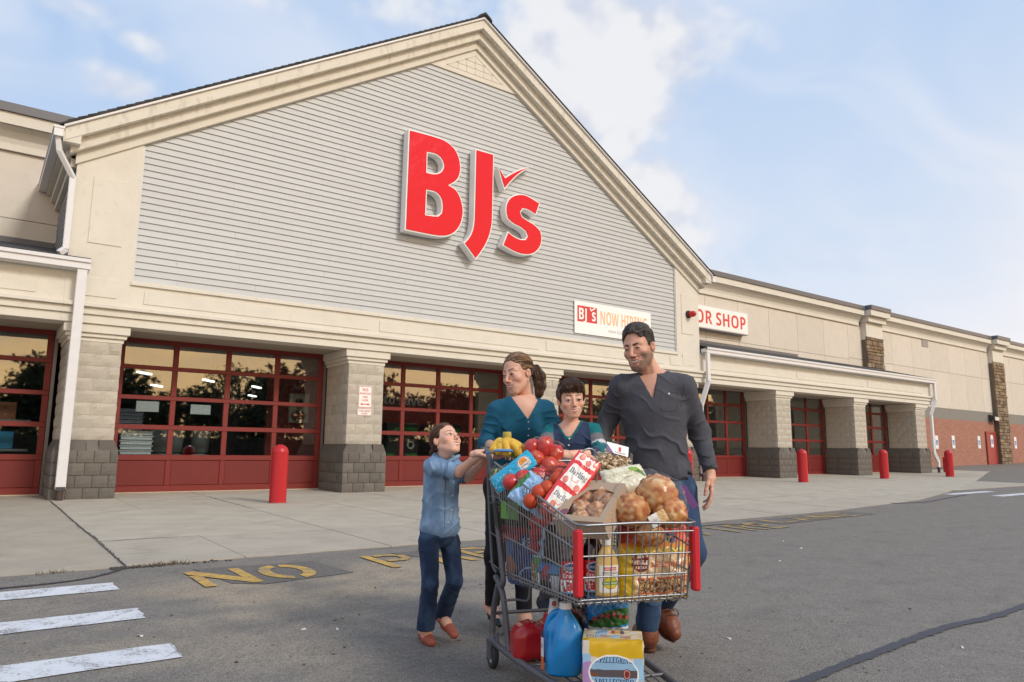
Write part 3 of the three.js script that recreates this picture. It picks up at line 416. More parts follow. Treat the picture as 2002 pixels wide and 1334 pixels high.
// ---------- sectional glazed doors ----------
const ROWS = [[2.64, 3.06], [2.06, 2.56], [1.5, 1.98], [.93, 1.41]];
const ZD = -15.5, M_track = plain(.2, .2, .21, .4, { metalness: .6 });
function door(x0, x1, cols = 4) {
  const gy = G((x0 + x1) / 2, ZD), dy = gy - .212, g = [], cw = (x1 - x0) / cols, st = .05;
  const rail = (y0, y1, z = .03) => g.push(cbox(x0, x1, y0 + dy, y1 + dy, ZD - z, ZD + z, .006));
  rail(3.06, 3.3, .035); rail(2.56, 2.64); rail(1.98, 2.06); rail(1.41, 1.5); rail(.83, .93); rail(.2, .35);
  for (let i = 0; i <= cols; i++) { const x = clamp(x0 + i * cw, x0 + st, x1 - st); for (const [a, b] of ROWS.concat([[.35, .83]])) g.push(cbox(x - st, x + st, a + dy, b + dy, ZD - .026, ZD + .026, .006)); }
  const d = P('overhead_door', merge(g), M_red);
  const lo = i => Math.max(x0 + i * cw, x0 + 0) + st + (i ? 0 : st), hi = i => x0 + (i + 1) * cw - st - (i === cols - 1 ? st : 0);
  for (let i = 0; i < cols; i++) { for (const [a, b] of ROWS) P('pane', box(lo(i) - .004, hi(i) + .004, a + dy - .004, b + dy + .004, ZD - .008, ZD - .007).translate(0, 0, (pr() - .5) * .002), M_glass, d); P('door_panel', merge([cbox(lo(i) - .002, hi(i) + .002, .352 + dy, .828 + dy, ZD - .02, ZD + .012, .008)]), M_redpanel, d); }
  P('threshold', merge([box(x0, x1, gy + .004, gy + .024, ZD - .05, ZD + .06)]), plain(.5, .42, .3, .7), d);
  for (const [a, b] of [[x0 - .06, x0 - .004], [x1 + .004, x1 + .06]]) P('door_track', merge([box(a, b, gy, 3.15, ZD - .06, ZD + .05)]), M_track, d);
  return d;
}
door(-2.85, 1.06); door(2.12, 6.16); door(7.2, 11.06); door(12.1, 16.24); door(17.38, 21.2, 4); door(22.75, 26.05, 3.0); door(27.4, 30.72, 3.0);
// wall infill between the tracks and piers, and above the doors
P('door_header', merge([box(-16, 32, 3.2, 3.6, -15.75, -15.56), box(21.3, 22.68, 0, 3.2, -15.72, -15.55), box(26.12, 27.33, 0, 3.2, -15.72, -15.55), box(30.79, 32, 0, 3.2, -15.72, -15.55), box(-16, -3.0, 0, 3.2, -15.72, -15.55)]), M_split[1]);
// ---------- big wall behind ----------
P('back_wall', merge([box(-16, 1.05, 3.6, 7.0, -17.7, -17.235), box(17.3, 80, -.2, 7.0, -17.7, -17.235)]), M_mortar);
{
  const cor = (x0, x1, dz = 0) => { const c = P('cornice', merge([box(x0, x1, 6.92, 7.06, -17.3, -17.13 + dz)]), M_cream); P('cornice', merge([box(x0, x1, 7.36, 7.6, -17.6, -16.85 + dz)]), M_cream, c); P('coping', merge([box(x0, x1, 7.6, 7.78, -18, -16.8 + dz)]), M_metalcap, c);
    const pr2 = [[17.13, 7.06], [17.1, 7.16], [17.0, 7.28], [16.9, 7.355], [17.6, 7.355], [17.6, 7.06]].map(([z, y]) => [z - dz, y]); const g = poly(pr2, 0, x1 - x0); g.rotateY(Math.PI / 2); g.translate(x0, 0, 0); P('cove', merge([g]), M_cream, c); };
  cor(-16, 1.2); cor(17.3, 32.2); cor(34.0, 45.9); cor(47.9, 80);
  let k = 0; const panel = (x0, x1, y0, y1) => P('wall_panel', merge([cbox(x0 + .006, x1 - .006, y0 + .006, y1 - .006, -17.26, -17.2, .005)]), M_beige[k++ * 5 % 3]);
  for (let x = 17.52; x < 80; x += 1.97) { if (x < 30) panel(x, x + 1.97, 3.5, 5.3); else panel(x, x + 1.97, 3.5, 5.38); panel(x, x + 1.97, x < 30 ? 5.3 : 5.38, 6.92); }
  for (let x = -15; x < -4; x += 6) { panel(x, x + 6, 4.9, 5.55); panel(x, x + 6, 5.55, 6.92); } panel(-3, 1.03, 4.9, 5.55); panel(-3, 1.03, 5.55, 6.92);
  P('grey_band', merge([box(32, 80, 2.95, 3.5, -17.3, -17.19)]), M_greyband);
  P('brick_wall', merge([box(32, 80, -.3, 2.95, -17.3, -17.18)]), M_brick);
  // stone-clad pilasters
  const M_stone = [[.30, .20, .12], [.36, .27, .17], [.24, .16, .10], [.40, .31, .20], [.20, .15, .11], [.32, .235, .16]].map(c => std({ color: lin(...c), roughness: .95, map: splitTex[0], bumpMap: splitBump, bumpScale: .01 })); const sr = mulberry(404);
  for (const x0 of [32.45, 46.15]) {
    const s = P('stone_pilaster', merge([box(x0 + .02, x0 + 1.48, 0, 6.3, -17.2, -16.98)]), plain(.16, .13, .1, .95));
    let y = x0 < 40 ? 4.7 : .3; while (y < 6.28) { const h = .13 + sr() * .1; let x = x0; while (x < x0 + 1.42) { const w = Math.min(.22 + sr() * .3, x0 + 1.5 - x); P('stone', merge([cbox(x, x + w - .018, y, y + h - .018, -17.0, -16.95 + sr() * .04, .014)]), M_stone[Math.floor(sr() * 6)], s); x += w; } y += h; }
    const c = P('pilaster_head', merge([box(x0 + .02, x0 + 1.48, 6.3, 7.1, -17.2, -16.95)]), M_cream, s); P('cornice', merge([box(x0 - .12, x0 + 1.62, 7.36, 7.62, -17.6, -16.6)]), M_cream, s); P('cornice', merge([box(x0 - .04, x0 + 1.54, 7.1, 7.359, -17.6, -16.78)]), M_cream, s); P('coping', merge([box(x0 - .14, x0 + 1.64, 7.62, 7.82, -18, -16.55)]), M_metalcap, s);
  }
  P('louvre_vent', merge([box(38.3, 38.95, 6.55, 6.98, -17.198, -17.17)]), plain(.3, .28, .26, .6));
  const sd = P('service_door', merge([cbox(44.9, 46.0, .5, 2.33, -17.19, -17.12, .01)]), plain(.36, .05, .045, .5)); P('door_frame', merge([box(44.8, 44.9, .5, 2.43, -17.18, -17.1), box(46.0, 46.1, .5, 2.43, -17.18, -17.1), box(44.9, 46, 2.33, 2.43, -17.18, -17.1)]), plain(.3, .05, .04, .5), sd);
}
// ---------- downspouts ----------
function spout(path, w = .1, d = .075) { const g = []; for (let i = 0; i < path.length - 1; i++) { const a = V(...path[i]), b = V(...path[i + 1]), l = a.distanceTo(b); const q = cbox(-w / 2, w / 2, -.012, l + .012, -d / 2, d / 2, .008); q.applyQuaternion(new THREE.Quaternion().setFromUnitVectors(V(0, 1, 0), b.clone().sub(a).normalize())); q.translate(a.x, a.y, a.z); g.push(q); } return merge(g); }
const M_iron = std({ roughness: .9, map: texOf(64, 64, (u, v) => mix3([.09, .045, .03], [.05, .045, .045], .5 + .5 * tnoise(u, v, 5, 3, 5)), 2) });
const boot = (x, z, p) => { const y = G(x, z); P('drain_boot', merge([new THREE.CylinderGeometry(.05, .055, .2, 12).translate(x, y + .1, z)]), M_iron, p); P('boot_collar', merge([box(x - .07, x + .07, y + .17, y + .23, z - .055, z + .055)]), plain(.05, .05, .055, .6), p); };
{ const d = P('downspout', spout([[1.25, 4.04, -14.0], [1.25, G(1.25, -14) + .2, -14.06]], .15, .1), M_whitemetal); boot(1.25, -14.06, d);
  P('downspout', spout([[.7, 6.22, -13.9], [.74, 5.98, -13.93], [.98, 5.62, -14.09], [.985, 4.36, -14.09], [.9, 4.27, -14.06]], .1, .08), M_whitemetal);
  const d2 = P('downspout', spout([[17.5, 4.04, -13.98], [17.5, 3.2, -13.98], [17.3, 2.45, -14.12], [17.3, G(17.3, -14.1) + .2, -14.12]], .13, .09), M_whitemetal); boot(17.3, -14.12, d2);
  const d3 = P('downspout', spout([[31.95, 4.04, -13.98], [31.95, 3.35, -13.98], [31.75, 2.75, -14.1], [31.75, 1.2, -14.1], [31.95, .85, -14.05], [31.95, G(31.9, -14.1) + .2, -14.05]], .13, .09), M_whitemetal); boot(31.95, -14.05, d3); }
P('keypad', merge([cbox(17.2, 17.32, 1.35, 1.62, -14.29, -14.24, .008)]), plain(.02, .02, .02, .4));
// ---------- inside the store ----------
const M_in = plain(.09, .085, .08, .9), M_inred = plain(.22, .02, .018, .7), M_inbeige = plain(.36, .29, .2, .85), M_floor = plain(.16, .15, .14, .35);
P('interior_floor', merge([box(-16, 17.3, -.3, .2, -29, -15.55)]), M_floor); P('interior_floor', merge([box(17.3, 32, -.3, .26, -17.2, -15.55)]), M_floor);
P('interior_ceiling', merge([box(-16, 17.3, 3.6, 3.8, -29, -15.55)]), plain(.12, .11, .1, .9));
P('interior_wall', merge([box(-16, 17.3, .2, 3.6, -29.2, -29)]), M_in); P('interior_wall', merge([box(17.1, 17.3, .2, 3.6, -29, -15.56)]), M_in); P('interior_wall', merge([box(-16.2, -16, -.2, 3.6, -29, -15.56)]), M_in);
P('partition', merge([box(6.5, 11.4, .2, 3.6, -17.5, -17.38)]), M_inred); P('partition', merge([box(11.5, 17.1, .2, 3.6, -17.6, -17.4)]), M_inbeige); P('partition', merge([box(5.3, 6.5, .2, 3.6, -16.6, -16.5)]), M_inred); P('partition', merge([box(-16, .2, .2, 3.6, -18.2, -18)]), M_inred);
{ const M_lampfix = std({ color: lin(.9, .9, .9), emissive: lin(1, .97, .9), emissiveIntensity: 3 });
  const spots = [[3.4, -20.4], [5.2, -21.4], [6.9, -22.6], [4.4, -24.2], [7.9, -26.3], [3.2, -16.15], [8.0, -16.25], [9.9, -16.25], [14, -16.2]];
  const say = ['behind the left door, nearest', 'behind the left door, second nearest', 'behind the left door, third', 'behind the left door, fourth', 'behind the left door, farthest', 'above the white bins', 'above the left return machine', 'above the right return machine', 'behind the third door'];
  spots.forEach(([x, z], i) => { const t = thing('strip_light', 'white strip light under the dark ceiling ' + say[i], 'light', 'strip lights inside the store'); const hi = i > 4, ry = hi ? 0 : .9; t.position.set(x, hi ? 3.42 : 2.95, z); t.rotation.y = ry; part('tube_light', cbox(-.3, .3, -.025, .025, -.05, .05, .01), M_lampfix, t); part('hanger', merge([box(-.005, .005, .03, hi ? .17 : .64, -.005, .005)]), plain(.3, .3, .3), t);
    const l = new THREE.RectAreaLight(new THREE.Color(1, .95, .86), hi ? 26 : 4, .6, .1); l.position.set(x, hi ? 3.385 : 2.915, z); l.rotation.set(-Math.PI / 2, 0, ry); scene.add(l); }); }
// goods just behind the left door
{ const M_bin = plain(.86, .87, .9, .5), M_bin2 = plain(.42, .45, .55, .4), M_can = plain(.2, .205, .21, .55), M_rim = plain(.42, .42, .43, .45);
  const stack = (x, z, w, d, n, y0, dh, m, lab) => { const t = thing('storage_bin_stack', lab, 'bins', 'nested bins behind the left door'); t.position.set(x, y0, z); for (let i = 0; i < n; i++) { const y = i * dh; part('bin', merge([cbox(-w / 2, w / 2, y, y + dh * .72, -d / 2, d / 2, .006), box(-w / 2 - .02, w / 2 + .02, y + dh * .66, y + dh * .84, -d / 2 - .02, d / 2 + .02)]), m, t); } };
  stack(2.56, -15.84, .54, .5, 13, .2, .092, M_bin, 'tall stack of ribbed white storage bins behind the lower left panes'); stack(2.5, -16.7, .56, .5, 8, 1.25, .075, M_bin2, 'stack of translucent grey storage bins above the white ones');
  part('bin_shelf', merge([box(2.1, 2.95, .2, 1.24, -17.05, -16.38)]), M_in, store);
  [[3.06, -16.1, 'left'], [3.36, -16.25, 'middle'], [3.85, -16.15, 'right']].forEach(([x, z, w]) => { const t = thing('trash_can', 'grey rubber trash can behind the glazed door, ' + w + ' of the three', 'trash can', 'trash cans behind the left door'); t.position.set(x, .2, z); part('can_body', lathe([[0, 0], [.15, 0], [.2, .62], [.215, .63], [.215, .67], [.2, .67]], 20), M_can, t); part('lid', lathe([[.22, .67], [.225, .71], [.1, .76], [0, .77]], 20), M_rim, t); part('can_body', lathe([[.155, .78], [.2, 1.22], [.21, 1.24], [.19, 1.25], [0, 1.2]], 20), M_can, t); });
  const paper = (x, y, w, h, lab) => { const m = part('paper_notice', box(-w / 2, w / 2, -h / 2, h / 2, -.0015, .0015), plain(.75, .75, .76, .7)); m.position.set(x, y, -15.515); top(m, lab, 'notice', 'blank notices taped inside the glass'); };
  paper(2.69, 1.85, .4, .2, 'white paper notice taped inside the door glass above the bins'); paper(3.66, 1.83, .38, .19, 'white paper notice taped inside the glass, second column'); 
  const pt = canvasTex(256, 340, (c, w, h) => { c.fillStyle = '#8f8a84'; c.fillRect(0, 0, w, h); c.fillStyle = '#c9c1b8'; c.fillRect(10, 10, w - 20, h - 20); c.fillStyle = '#4a4f5c'; c.beginPath(); c.ellipse(128, 260, 90, 70, 0, 0, 7); c.fill(); c.fillStyle = '#a97f66'; c.beginPath(); c.ellipse(128, 130, 44, 60, 0, 0, 7); c.fill(); c.fillStyle = '#2a211d'; c.beginPath(); c.ellipse(128, 88, 48, 32, 0, 0, 7); c.fill(); c.fillStyle = '#b3442f'; c.fillRect(30, 232, 196, 26); c.fillRect(60, 266, 140, 16); });
  const po = part('wall_poster', box(-.24, .24, -.34, .34, -.012, .012), std({ map: pt, roughness: .4 })); po.position.set(6.02, 2.0, -16.48); top(po, 'framed portrait poster seen through the right end of the left door', 'poster');
}
// bottle-return machines behind the second door
{ const green = canvasTex(256, 512, (c, w, h) => { c.fillStyle = '#1d1e20'; c.fillRect(0, 0, w, h); c.fillStyle = '#1f7a2e'; c.fillRect(60, 20, 190, 64); c.fillStyle = '#0d3a16'; c.font = 'bold 40px sans-serif'; c.fillText('plastic', 82, 66); c.fillStyle = '#8b8b88'; c.font = '24px sans-serif'; c.fillText('RETURN', 66, 130); c.fillStyle = '#217e30'; c.fillRect(0, 250, 60, 250); c.beginPath(); c.moveTo(150, 250); c.lineTo(256, 250); c.lineTo(256, 420); c.fill(); c.fillRect(0, 420, 256, 40); c.fillStyle = '#cfd3cf'; c.beginPath(); c.arc(26, 440, 12, 0, 7); c.fill(); });
  [[7.75, 'left'], [8.75, 'middle'], [10.05, 'right']].forEach(([x, w]) => { const t = thing('bottle_return_machine', 'black and green bottle return machine behind the second door, ' + w + ' one', 'machine', 'bottle return machines'); t.position.set(x, .2, -16.9); const b = part('cabinet', cbox(-.45, .45, 0, 1.55, -.35, .35, .02), plain(.02, .02, .022, .4), t); const f = part('front_panel', box(-.42, .42, .05, 1.5, .351, .36), std({ map: green, roughness: .45 }), t); part('bottle_port', new THREE.TorusGeometry(.085, .025, 8, 20).translate(.22, 1.0, .365), plain(.65, .62, .55, .35), f); });
  const wt = canvasTex(1024, 128, (c, w, h) => { c.fillStyle = '#5e0d0a'; c.fillRect(0, 0, w, h); c.fillStyle = '#9c9a97'; c.font = 'bold 104px sans-serif'; c.fillText('ready to save', 150, 100); });
  const m = part('wall_slogan', box(-1.7, 1.7, -.21, .21, -.006, .006), std({ map: wt, roughness: .6 })); m.position.set(8.75, 2.38, -17.36); top(m, 'grey slogan lettering on the red wall behind the second door', 'sign'); }
// boxed goods inside the far left door
{ const r = mulberry(12); const cols = [[.05, .12, .4], [.03, .3, .55], [.6, .6, .62], [.35, .12, .06], [.04, .08, .28]]; const n = ['blue', 'bright blue', 'white', 'brown', 'navy'];
  let k = 0; for (let s = 0; s < 3; s++) { const y = .5 + s * .52; part('display_shelf', merge([box(-1.9, .85, y - .04, y, -16.4, -15.85)]), plain(.3, .3, .32, .5), store); for (let i = 0; i < 5; i++) { const c = (i + s * 2) % 5, h = .16 + r() * .2; const m = part('boxed_goods', cbox(-.2, .2, 0, h, -.18, .18, .01), plain(...cols[c], .5)); m.position.set(-1.5 + i * .48, y, -16.08); top(m, n[c] + ' box on the ' + ['lower', 'middle', 'upper'][s] + ' shelf behind the left edge door', 'box', 'boxed goods on display shelves'); } } }

// ---------- sign letters on the gable ----------
{
  const S = { B: [[7.29, 8.22], [7.64, 8.235], [7.98, 8.24], [8.21, 8.23], [8.39, 8.17], [8.54, 8.07], [8.65, 7.89], [8.70, 7.67], [8.68, 7.48], [8.6, 7.3], [8.4, 7.15], [8.56, 7.11], [8.68, 6.98], [8.76, 6.78], [8.79, 6.61], [8.77, 6.42], [8.71, 6.23], [8.59, 6.06], [8.44, 5.95], [8.27, 5.89], [8.05, 5.865], [7.72, 5.86], [7.27, 5.86]],
    J: [[9.09, 8.23], [9.63, 8.235], [9.62, 6.7], [9.61, 6.43], [9.54, 6.15], [9.44, 5.92], [9.31, 5.71], [9.15, 5.5], [8.8, 5.85], [8.94, 6.0], [9.03, 6.18], [9.07, 6.38], [9.08, 6.59]],
    C: [[9.76, 7.94], [9.97, 7.73], [10.23, 7.93], [10.53, 8.11], [10.82, 8.22], [10.6, 8.07], [10.33, 7.85], [10.11, 7.6], [9.96, 7.4], [9.86, 7.62]],
    S: [[11.07, 7.3], [10.94, 6.95], [10.81, 7.0], [10.64, 7.04], [10.53, 7.03], [10.46, 6.93], [10.51, 6.83], [10.68, 6.77], [10.92, 6.7], [11.09, 6.58], [11.15, 6.4], [11.1, 6.16], [10.95, 5.98], [10.75, 5.88], [10.49, 5.85], [10.22, 5.89], [9.91, 5.99], [10.07, 6.37], [10.25, 6.28], [10.45, 6.24], [10.6, 6.27], [10.66, 6.36], [10.61, 6.46], [10.45, 6.54], [10.22, 6.58], [10.05, 6.68], [9.99, 6.86], [10.01, 7.08], [10.14, 7.27], [10.34, 7.38], [10.57, 7.43], [10.81, 7.38]] };
  const H = [[[7.79, 7.79], [7.92, 7.8], [8.02, 7.8], [8.12, 7.76], [8.19, 7.67], [8.21, 7.57], [8.17, 7.46], [8.07, 7.37], [7.92, 7.33], [7.79, 7.33]], [[7.80, 6.89], [7.99, 6.9], [8.11, 6.85], [8.18, 6.74], [8.2, 6.59], [8.18, 6.45], [8.09, 6.36], [7.95, 6.34], [7.79, 6.33]]];
  // corners sharper than 35 degrees stay sharp, the rest is rounded
  const smooth = q => { const n = q.length, sharp = q.map((p, i) => { const a = q[(i + n - 1) % n], b = q[(i + 1) % n]; const t1 = Math.atan2(p[1] - a[1], p[0] - a[0]), t2 = Math.atan2(b[1] - p[1], b[0] - p[0]); let d = Math.abs(t1 - t2); if (d > Math.PI) d = 2 * Math.PI - d; return d > .62; }); const o = []; for (let i = 0; i < n; i++) { const a = q[(i + n - 1) % n], p = q[i], b = q[(i + 1) % n]; if (sharp[i]) o.push(p); else { o.push([p[0] * .75 + a[0] * .25, p[1] * .75 + a[1] * .25], [p[0] * .75 + b[0] * .25, p[1] * .75 + b[1] * .25]); } } return o; };
  const inset = (q, d) => { const n = q.length; let A = 0; for (let i = 0; i < n; i++) { const a = q[i], b = q[(i + 1) % n]; A += a[0] * b[1] - b[0] * a[1]; } const s = A > 0 ? 1 : -1; return q.map((p, i) => { const a = q[(i + n - 1) % n], b = q[(i + 1) % n]; let n1 = [-(p[1] - a[1]), p[0] - a[0]], n2 = [-(b[1] - p[1]), b[0] - p[0]]; const l1 = Math.hypot(...n1), l2 = Math.hypot(...n2); const m = [n1[0] / l1 + n2[0] / l2, n1[1] / l1 + n2[1] / l2], l = Math.hypot(...m) || 1; const k = d * s / Math.max(.45, l / 2); return [p[0] + m[0] / l * k, p[1] + m[1] / l * k]; }); };
  const M_face = phy({ color: lin(.72, .008, .02), roughness: .22, specularIntensity: .55, bumpMap: texOf(256, 256, (u, v) => .5 + .4 * tnoise(u, v, 4, 3, 33), 1 / 1.6, false), bumpScale: .012 }), M_ret = plain(.85, .85, .85, .4);
  const t = thing('channel_letter_sign', 'big glossy red channel letters with white edges reading BJ\'s, checkmark apostrophe', 'sign');
  for (const [k, pts] of Object.entries(S)) { const o = smooth(pts), hs = k === 'B' ? H.map(smooth) : undefined; const sm = smooth(o), b = part(k === 'C' ? 'checkmark' : 'letter', merge([poly(sm, -14.18, -13.95, 0, hs)]), M_ret, t); part('face', merge([poly(inset(sm, .028), -13.949, -13.935, 0, hs && hs.map(h => inset(h, -.028)))]), M_face, b); }
  // banner
  const bt = canvasTex(1024, 300, (c, w, h) => { c.fillStyle = '#f1f0ee'; c.fillRect(0, 0, w, h); c.fillStyle = '#cf3b38'; c.fillRect(34, 40, 250, 150); c.fillStyle = '#f1f0ee'; c.font = 'bold 150px sans-serif'; c.save(); c.translate(44, 168); c.scale(.82, 1); c.fillText('BJ', 0, 0); c.fillText('s', 206, 0); c.restore(); c.strokeStyle = '#f1f0ee'; c.lineWidth = 12; c.beginPath(); c.moveTo(196, 50); c.lineTo(210, 74); c.lineTo(262, 44); c.stroke(); c.fillStyle = '#edb98a'; c.save(); c.translate(318, 186); c.scale(.6, 1); c.font = 'bold 172px sans-serif'; c.fillText('NOW HIRING', 0, 0); c.restore(); c.fillStyle = '#9a9ba0'; c.font = '46px sans-serif'; c.fillText('www.bjs.com/careers', 430, 258); });
  const bn = part('hiring_banner', box(12.41, 15.28, 4.14, 5.0, -14.185, -14.17), std({ map: bt, roughness: .6 })); { const g = bn.geometry, uv = g.attributes.uv, n = g.attributes.normal; for (let i = 0; i < uv.count; i++) if (n.getZ(i) < .5) uv.setXY(i, .02, .98); } top(bn, 'white vinyl banner reading NOW HIRING at the lower right of the clapboards', 'banner');
  // box sign over the wing roof
  const lt = canvasTex(1024, 160, (c, w, h) => { c.fillStyle = '#f3efec'; c.fillRect(0, 0, w, h); c.fillStyle = '#d2393d'; c.font = 'bold 138px sans-serif'; c.save(); c.translate(20, 130); c.scale(984 / c.measureText('LIQUOR SHOP').width, 1); c.fillText('LIQUOR SHOP', 0, 0); c.restore(); });
  const sg = thing('box_sign', 'long white box sign with red lettering over the right wing roof', 'sign'); part('sign_case', merge([cbox(18.7, 23.62, 5.55, 6.42, -17.19, -16.9, .012)]), plain(.6, .6, .61, .45), sg); part('sign_face', new THREE.PlaneGeometry(4.84, .79).translate(21.16, 5.985, -16.895), std({ map: lt, roughness: .35 }), sg);
  // fire lane signs on the second pier
  const ft = canvasTex(256, 384, (c, w, h) => { c.fillStyle = '#ecebe6'; c.fillRect(0, 0, w, h); c.strokeStyle = '#c4302c'; c.lineWidth = 7; c.strokeRect(9, 9, w - 18, h - 18); c.fillStyle = '#c4302c'; c.textAlign = 'center'; c.font = 'bold 74px sans-serif'; c.fillText('NO', 128, 92); c.font = 'bold 48px sans-serif'; c.fillText('PARKING', 128, 150, 216); c.fillText('FIRE', 128, 214); c.fillText('LANE', 128, 268); c.fillRect(70, 316, 116, 14); c.beginPath(); c.moveTo(40, 323); c.lineTo(78, 298); c.lineTo(78, 348); c.fill(); c.beginPath(); c.moveTo(216, 323); c.lineTo(178, 298); c.lineTo(178, 348); c.fill(); });
  const tt = canvasTex(256, 128, (c, w, h) => { c.fillStyle = '#e9e7e1'; c.fillRect(0, 0, w, h); c.strokeStyle = '#b9504a'; c.lineWidth = 6; c.strokeRect(8, 8, w - 16, h - 16); c.fillStyle = '#a5403c'; c.textAlign = 'center'; c.font = 'bold 40px sans-serif'; c.fillText('TOW AWAY', 128, 58, 220); c.fillText('ZONE', 128, 102); });
  const a = part('no_parking_sign', cbox(6.475, 6.785, 1.94, 2.395, -14.272, -14.262, .003), std({ map: ft, roughness: .45 })), b = part('tow_away_sign', cbox(6.46, 6.79, 1.77, 1.925, -14.272, -14.262, .003), std({ map: tt, roughness: .45 }));
  for (const m of [a, b]) { const g = m.geometry; g.computeBoundingBox(); const bb = g.boundingBox, p = g.attributes.position, uv = new Float32Array(p.count * 2); for (let i = 0; i < p.count; i++) { uv[i * 2] = (p.getX(i) - bb.min.x) / (bb.max.x - bb.min.x); uv[i * 2 + 1] = (p.getY(i) - bb.min.y) / (bb.max.y - bb.min.y); } g.setAttribute('uv', new THREE.BufferAttribute(uv, 2)); }
  top(a, 'white and red no parking fire lane sign on the block pier', 'sign'); top(b, 'small tow away zone plate under the fire lane sign', 'sign');
  // fire alarm horn
  const al = thing('fire_alarm', 'small red alarm beacon on a black base by the gable corner', 'alarm'); al.position.set(16.87, 5.15, -14.16); part('base', new THREE.CylinderGeometry(.11, .12, .07, 16).rotateX(Math.PI / 2).translate(0, 0, .035), plain(.02, .02, .02, .5), al); part('lens', lathe([[0, .2], [.06, .18], [.09, .12], [.09, .0]], 16).rotateX(Math.PI / 2).translate(.03, 0, .07), phy({ color: lin(.5, .015, .015), roughness: .2 }), al);
  // far wall: accessible parking plates, wall lamp, wheel stops
  const ad = canvasTex(64, 128, (c, w, h) => { c.fillStyle = '#e6e8ea'; c.fillRect(0, 0, w, h); c.fillStyle = '#4b78b8'; c.fillRect(10, 44, 44, 48); c.strokeStyle = '#e6e8ea'; c.lineWidth = 4; c.beginPath(); c.arc(31, 74, 11, 0, 7); c.stroke(); });
  const say = ['nearest the downspout', 'second from the downspout', 'left of the red service door', 'on the red service door', 'beyond the stone pilaster'];
  [[39.02, 1.75], [40.87, 1.79], [43.95, 1.82], [45.45, 1.9], [48.83, 1.87]].forEach(([x, y], i) => { const m = part('accessible_parking_sign', cbox(-.16, .16, -.33, .33, 0, .02, .002), std({ map: ad, roughness: .5 })); const g = m.geometry, p = g.attributes.position, uv = new Float32Array(p.count * 2); for (let k = 0; k < p.count; k++) { uv[k * 2] = p.getX(k) / .32 + .5; uv[k * 2 + 1] = p.getY(k) / .66 + .5; } g.setAttribute('uv', new THREE.BufferAttribute(uv, 2)); m.position.set(x, y, i === 3 ? -17.115 : -17.175); top(m, 'white and blue accessible parking plate on the far wall, ' + say[i], 'sign', 'accessible parking plates'); });
  const wl = thing('wall_lamp', 'dark wedge shaped lamp high on the far grey band', 'lamp'); wl.position.set(45.75, 3.15, -17.18); part('housing', merge([poly([[0, 0], [.3, -.12], [.3, .12], [0, .22]], -.3, .3).rotateY(-Math.PI / 2)]), plain(.04, .04, .045, .5), wl); part('lens', box(-.25, .25, -.1, .08, .28, .33), plain(.6, .6, .58, .3), wl);
  [[47.2, -14.2, 'left'], [51.5, -14.2, 'right']].forEach(([x, z, w]) => { const g = merge([cbox(-.9, .9, 0, .13, -.08, .08, .03)]); const m = part('wheel_stop', g, M_slab[1]); m.position.set(x, G(x, z), z); top(m, 'concrete wheel stop before the far brick wall, ' + w + ' one', 'wheel stop', 'wheel stops'); });
}
// ---------- bollards ----------
{
  const M_bol = std({ color: lin(.50, .012, .02), roughness: .38, map: texOf(256, 256, (u, v, i, j) => { const a = tnoise(u, v, 6, 4, 15), s = ss(.42, .62, tnoise(u, v, 22, 3, 18)); return mix3([.97 + .06 * a, .97 + .06 * a, .97 + .06 * a], [.62, .9, .85], s * .35); }, 1) });
  const R = .138, Ht = .97, prof = [[R + .004, 0], [R + .004, .03], [R, .035], [R, Ht - R]]; for (let i = 1; i <= 8; i++) { const a = i / 8 * Math.PI / 2; prof.push([R * Math.cos(a), Ht - R + R * Math.sin(a)]); }
  const geo = lathe(prof, 28), capG = new THREE.TorusGeometry(R + .001, .003, 6, 28).rotateX(Math.PI / 2).translate(0, Ht - R, 0), baseG = new THREE.CylinderGeometry(R + .02, R + .03, .012, 24).translate(0, .006, 0);
  [[542, 985, 'nearest one, before the left glazed door'], [1345, 956, 'behind the man in the grey shirt'], [1571, 944, 'before the first right wing pier'], [1730, 937, 'before the farthest right wing door'], [1858, 933, 'farthest right, by the brick wall']].forEach(([x, y, l]) => { const p = onGround(x, y), t = thing('bollard', 'red domed plastic bollard ' + l, 'bollard', 'red bollards along the store front'); t.position.copy(p); t.position.y += .006; part('sleeve', geo, M_bol, t); part('seam', capG, M_bol, t); part('footing_ring', baseG, plain(.25, .22, .2, .9), t); });
  const p = V(32.6, G(32.6, -14.1), -14.1), t = thing('pipe_guard', 'thin red pipe guard beside the far downspout', 'bollard'); t.position.copy(p); part('pipe', lathe([[.06, 0], [.06, .6], [.05, .63], [0, .635]], 14), M_bol, t); part('footing_ring', new THREE.CylinderGeometry(.075, .08, .012, 14).translate(0, .006, 0), plain(.25, .22, .2, .9), t);
}
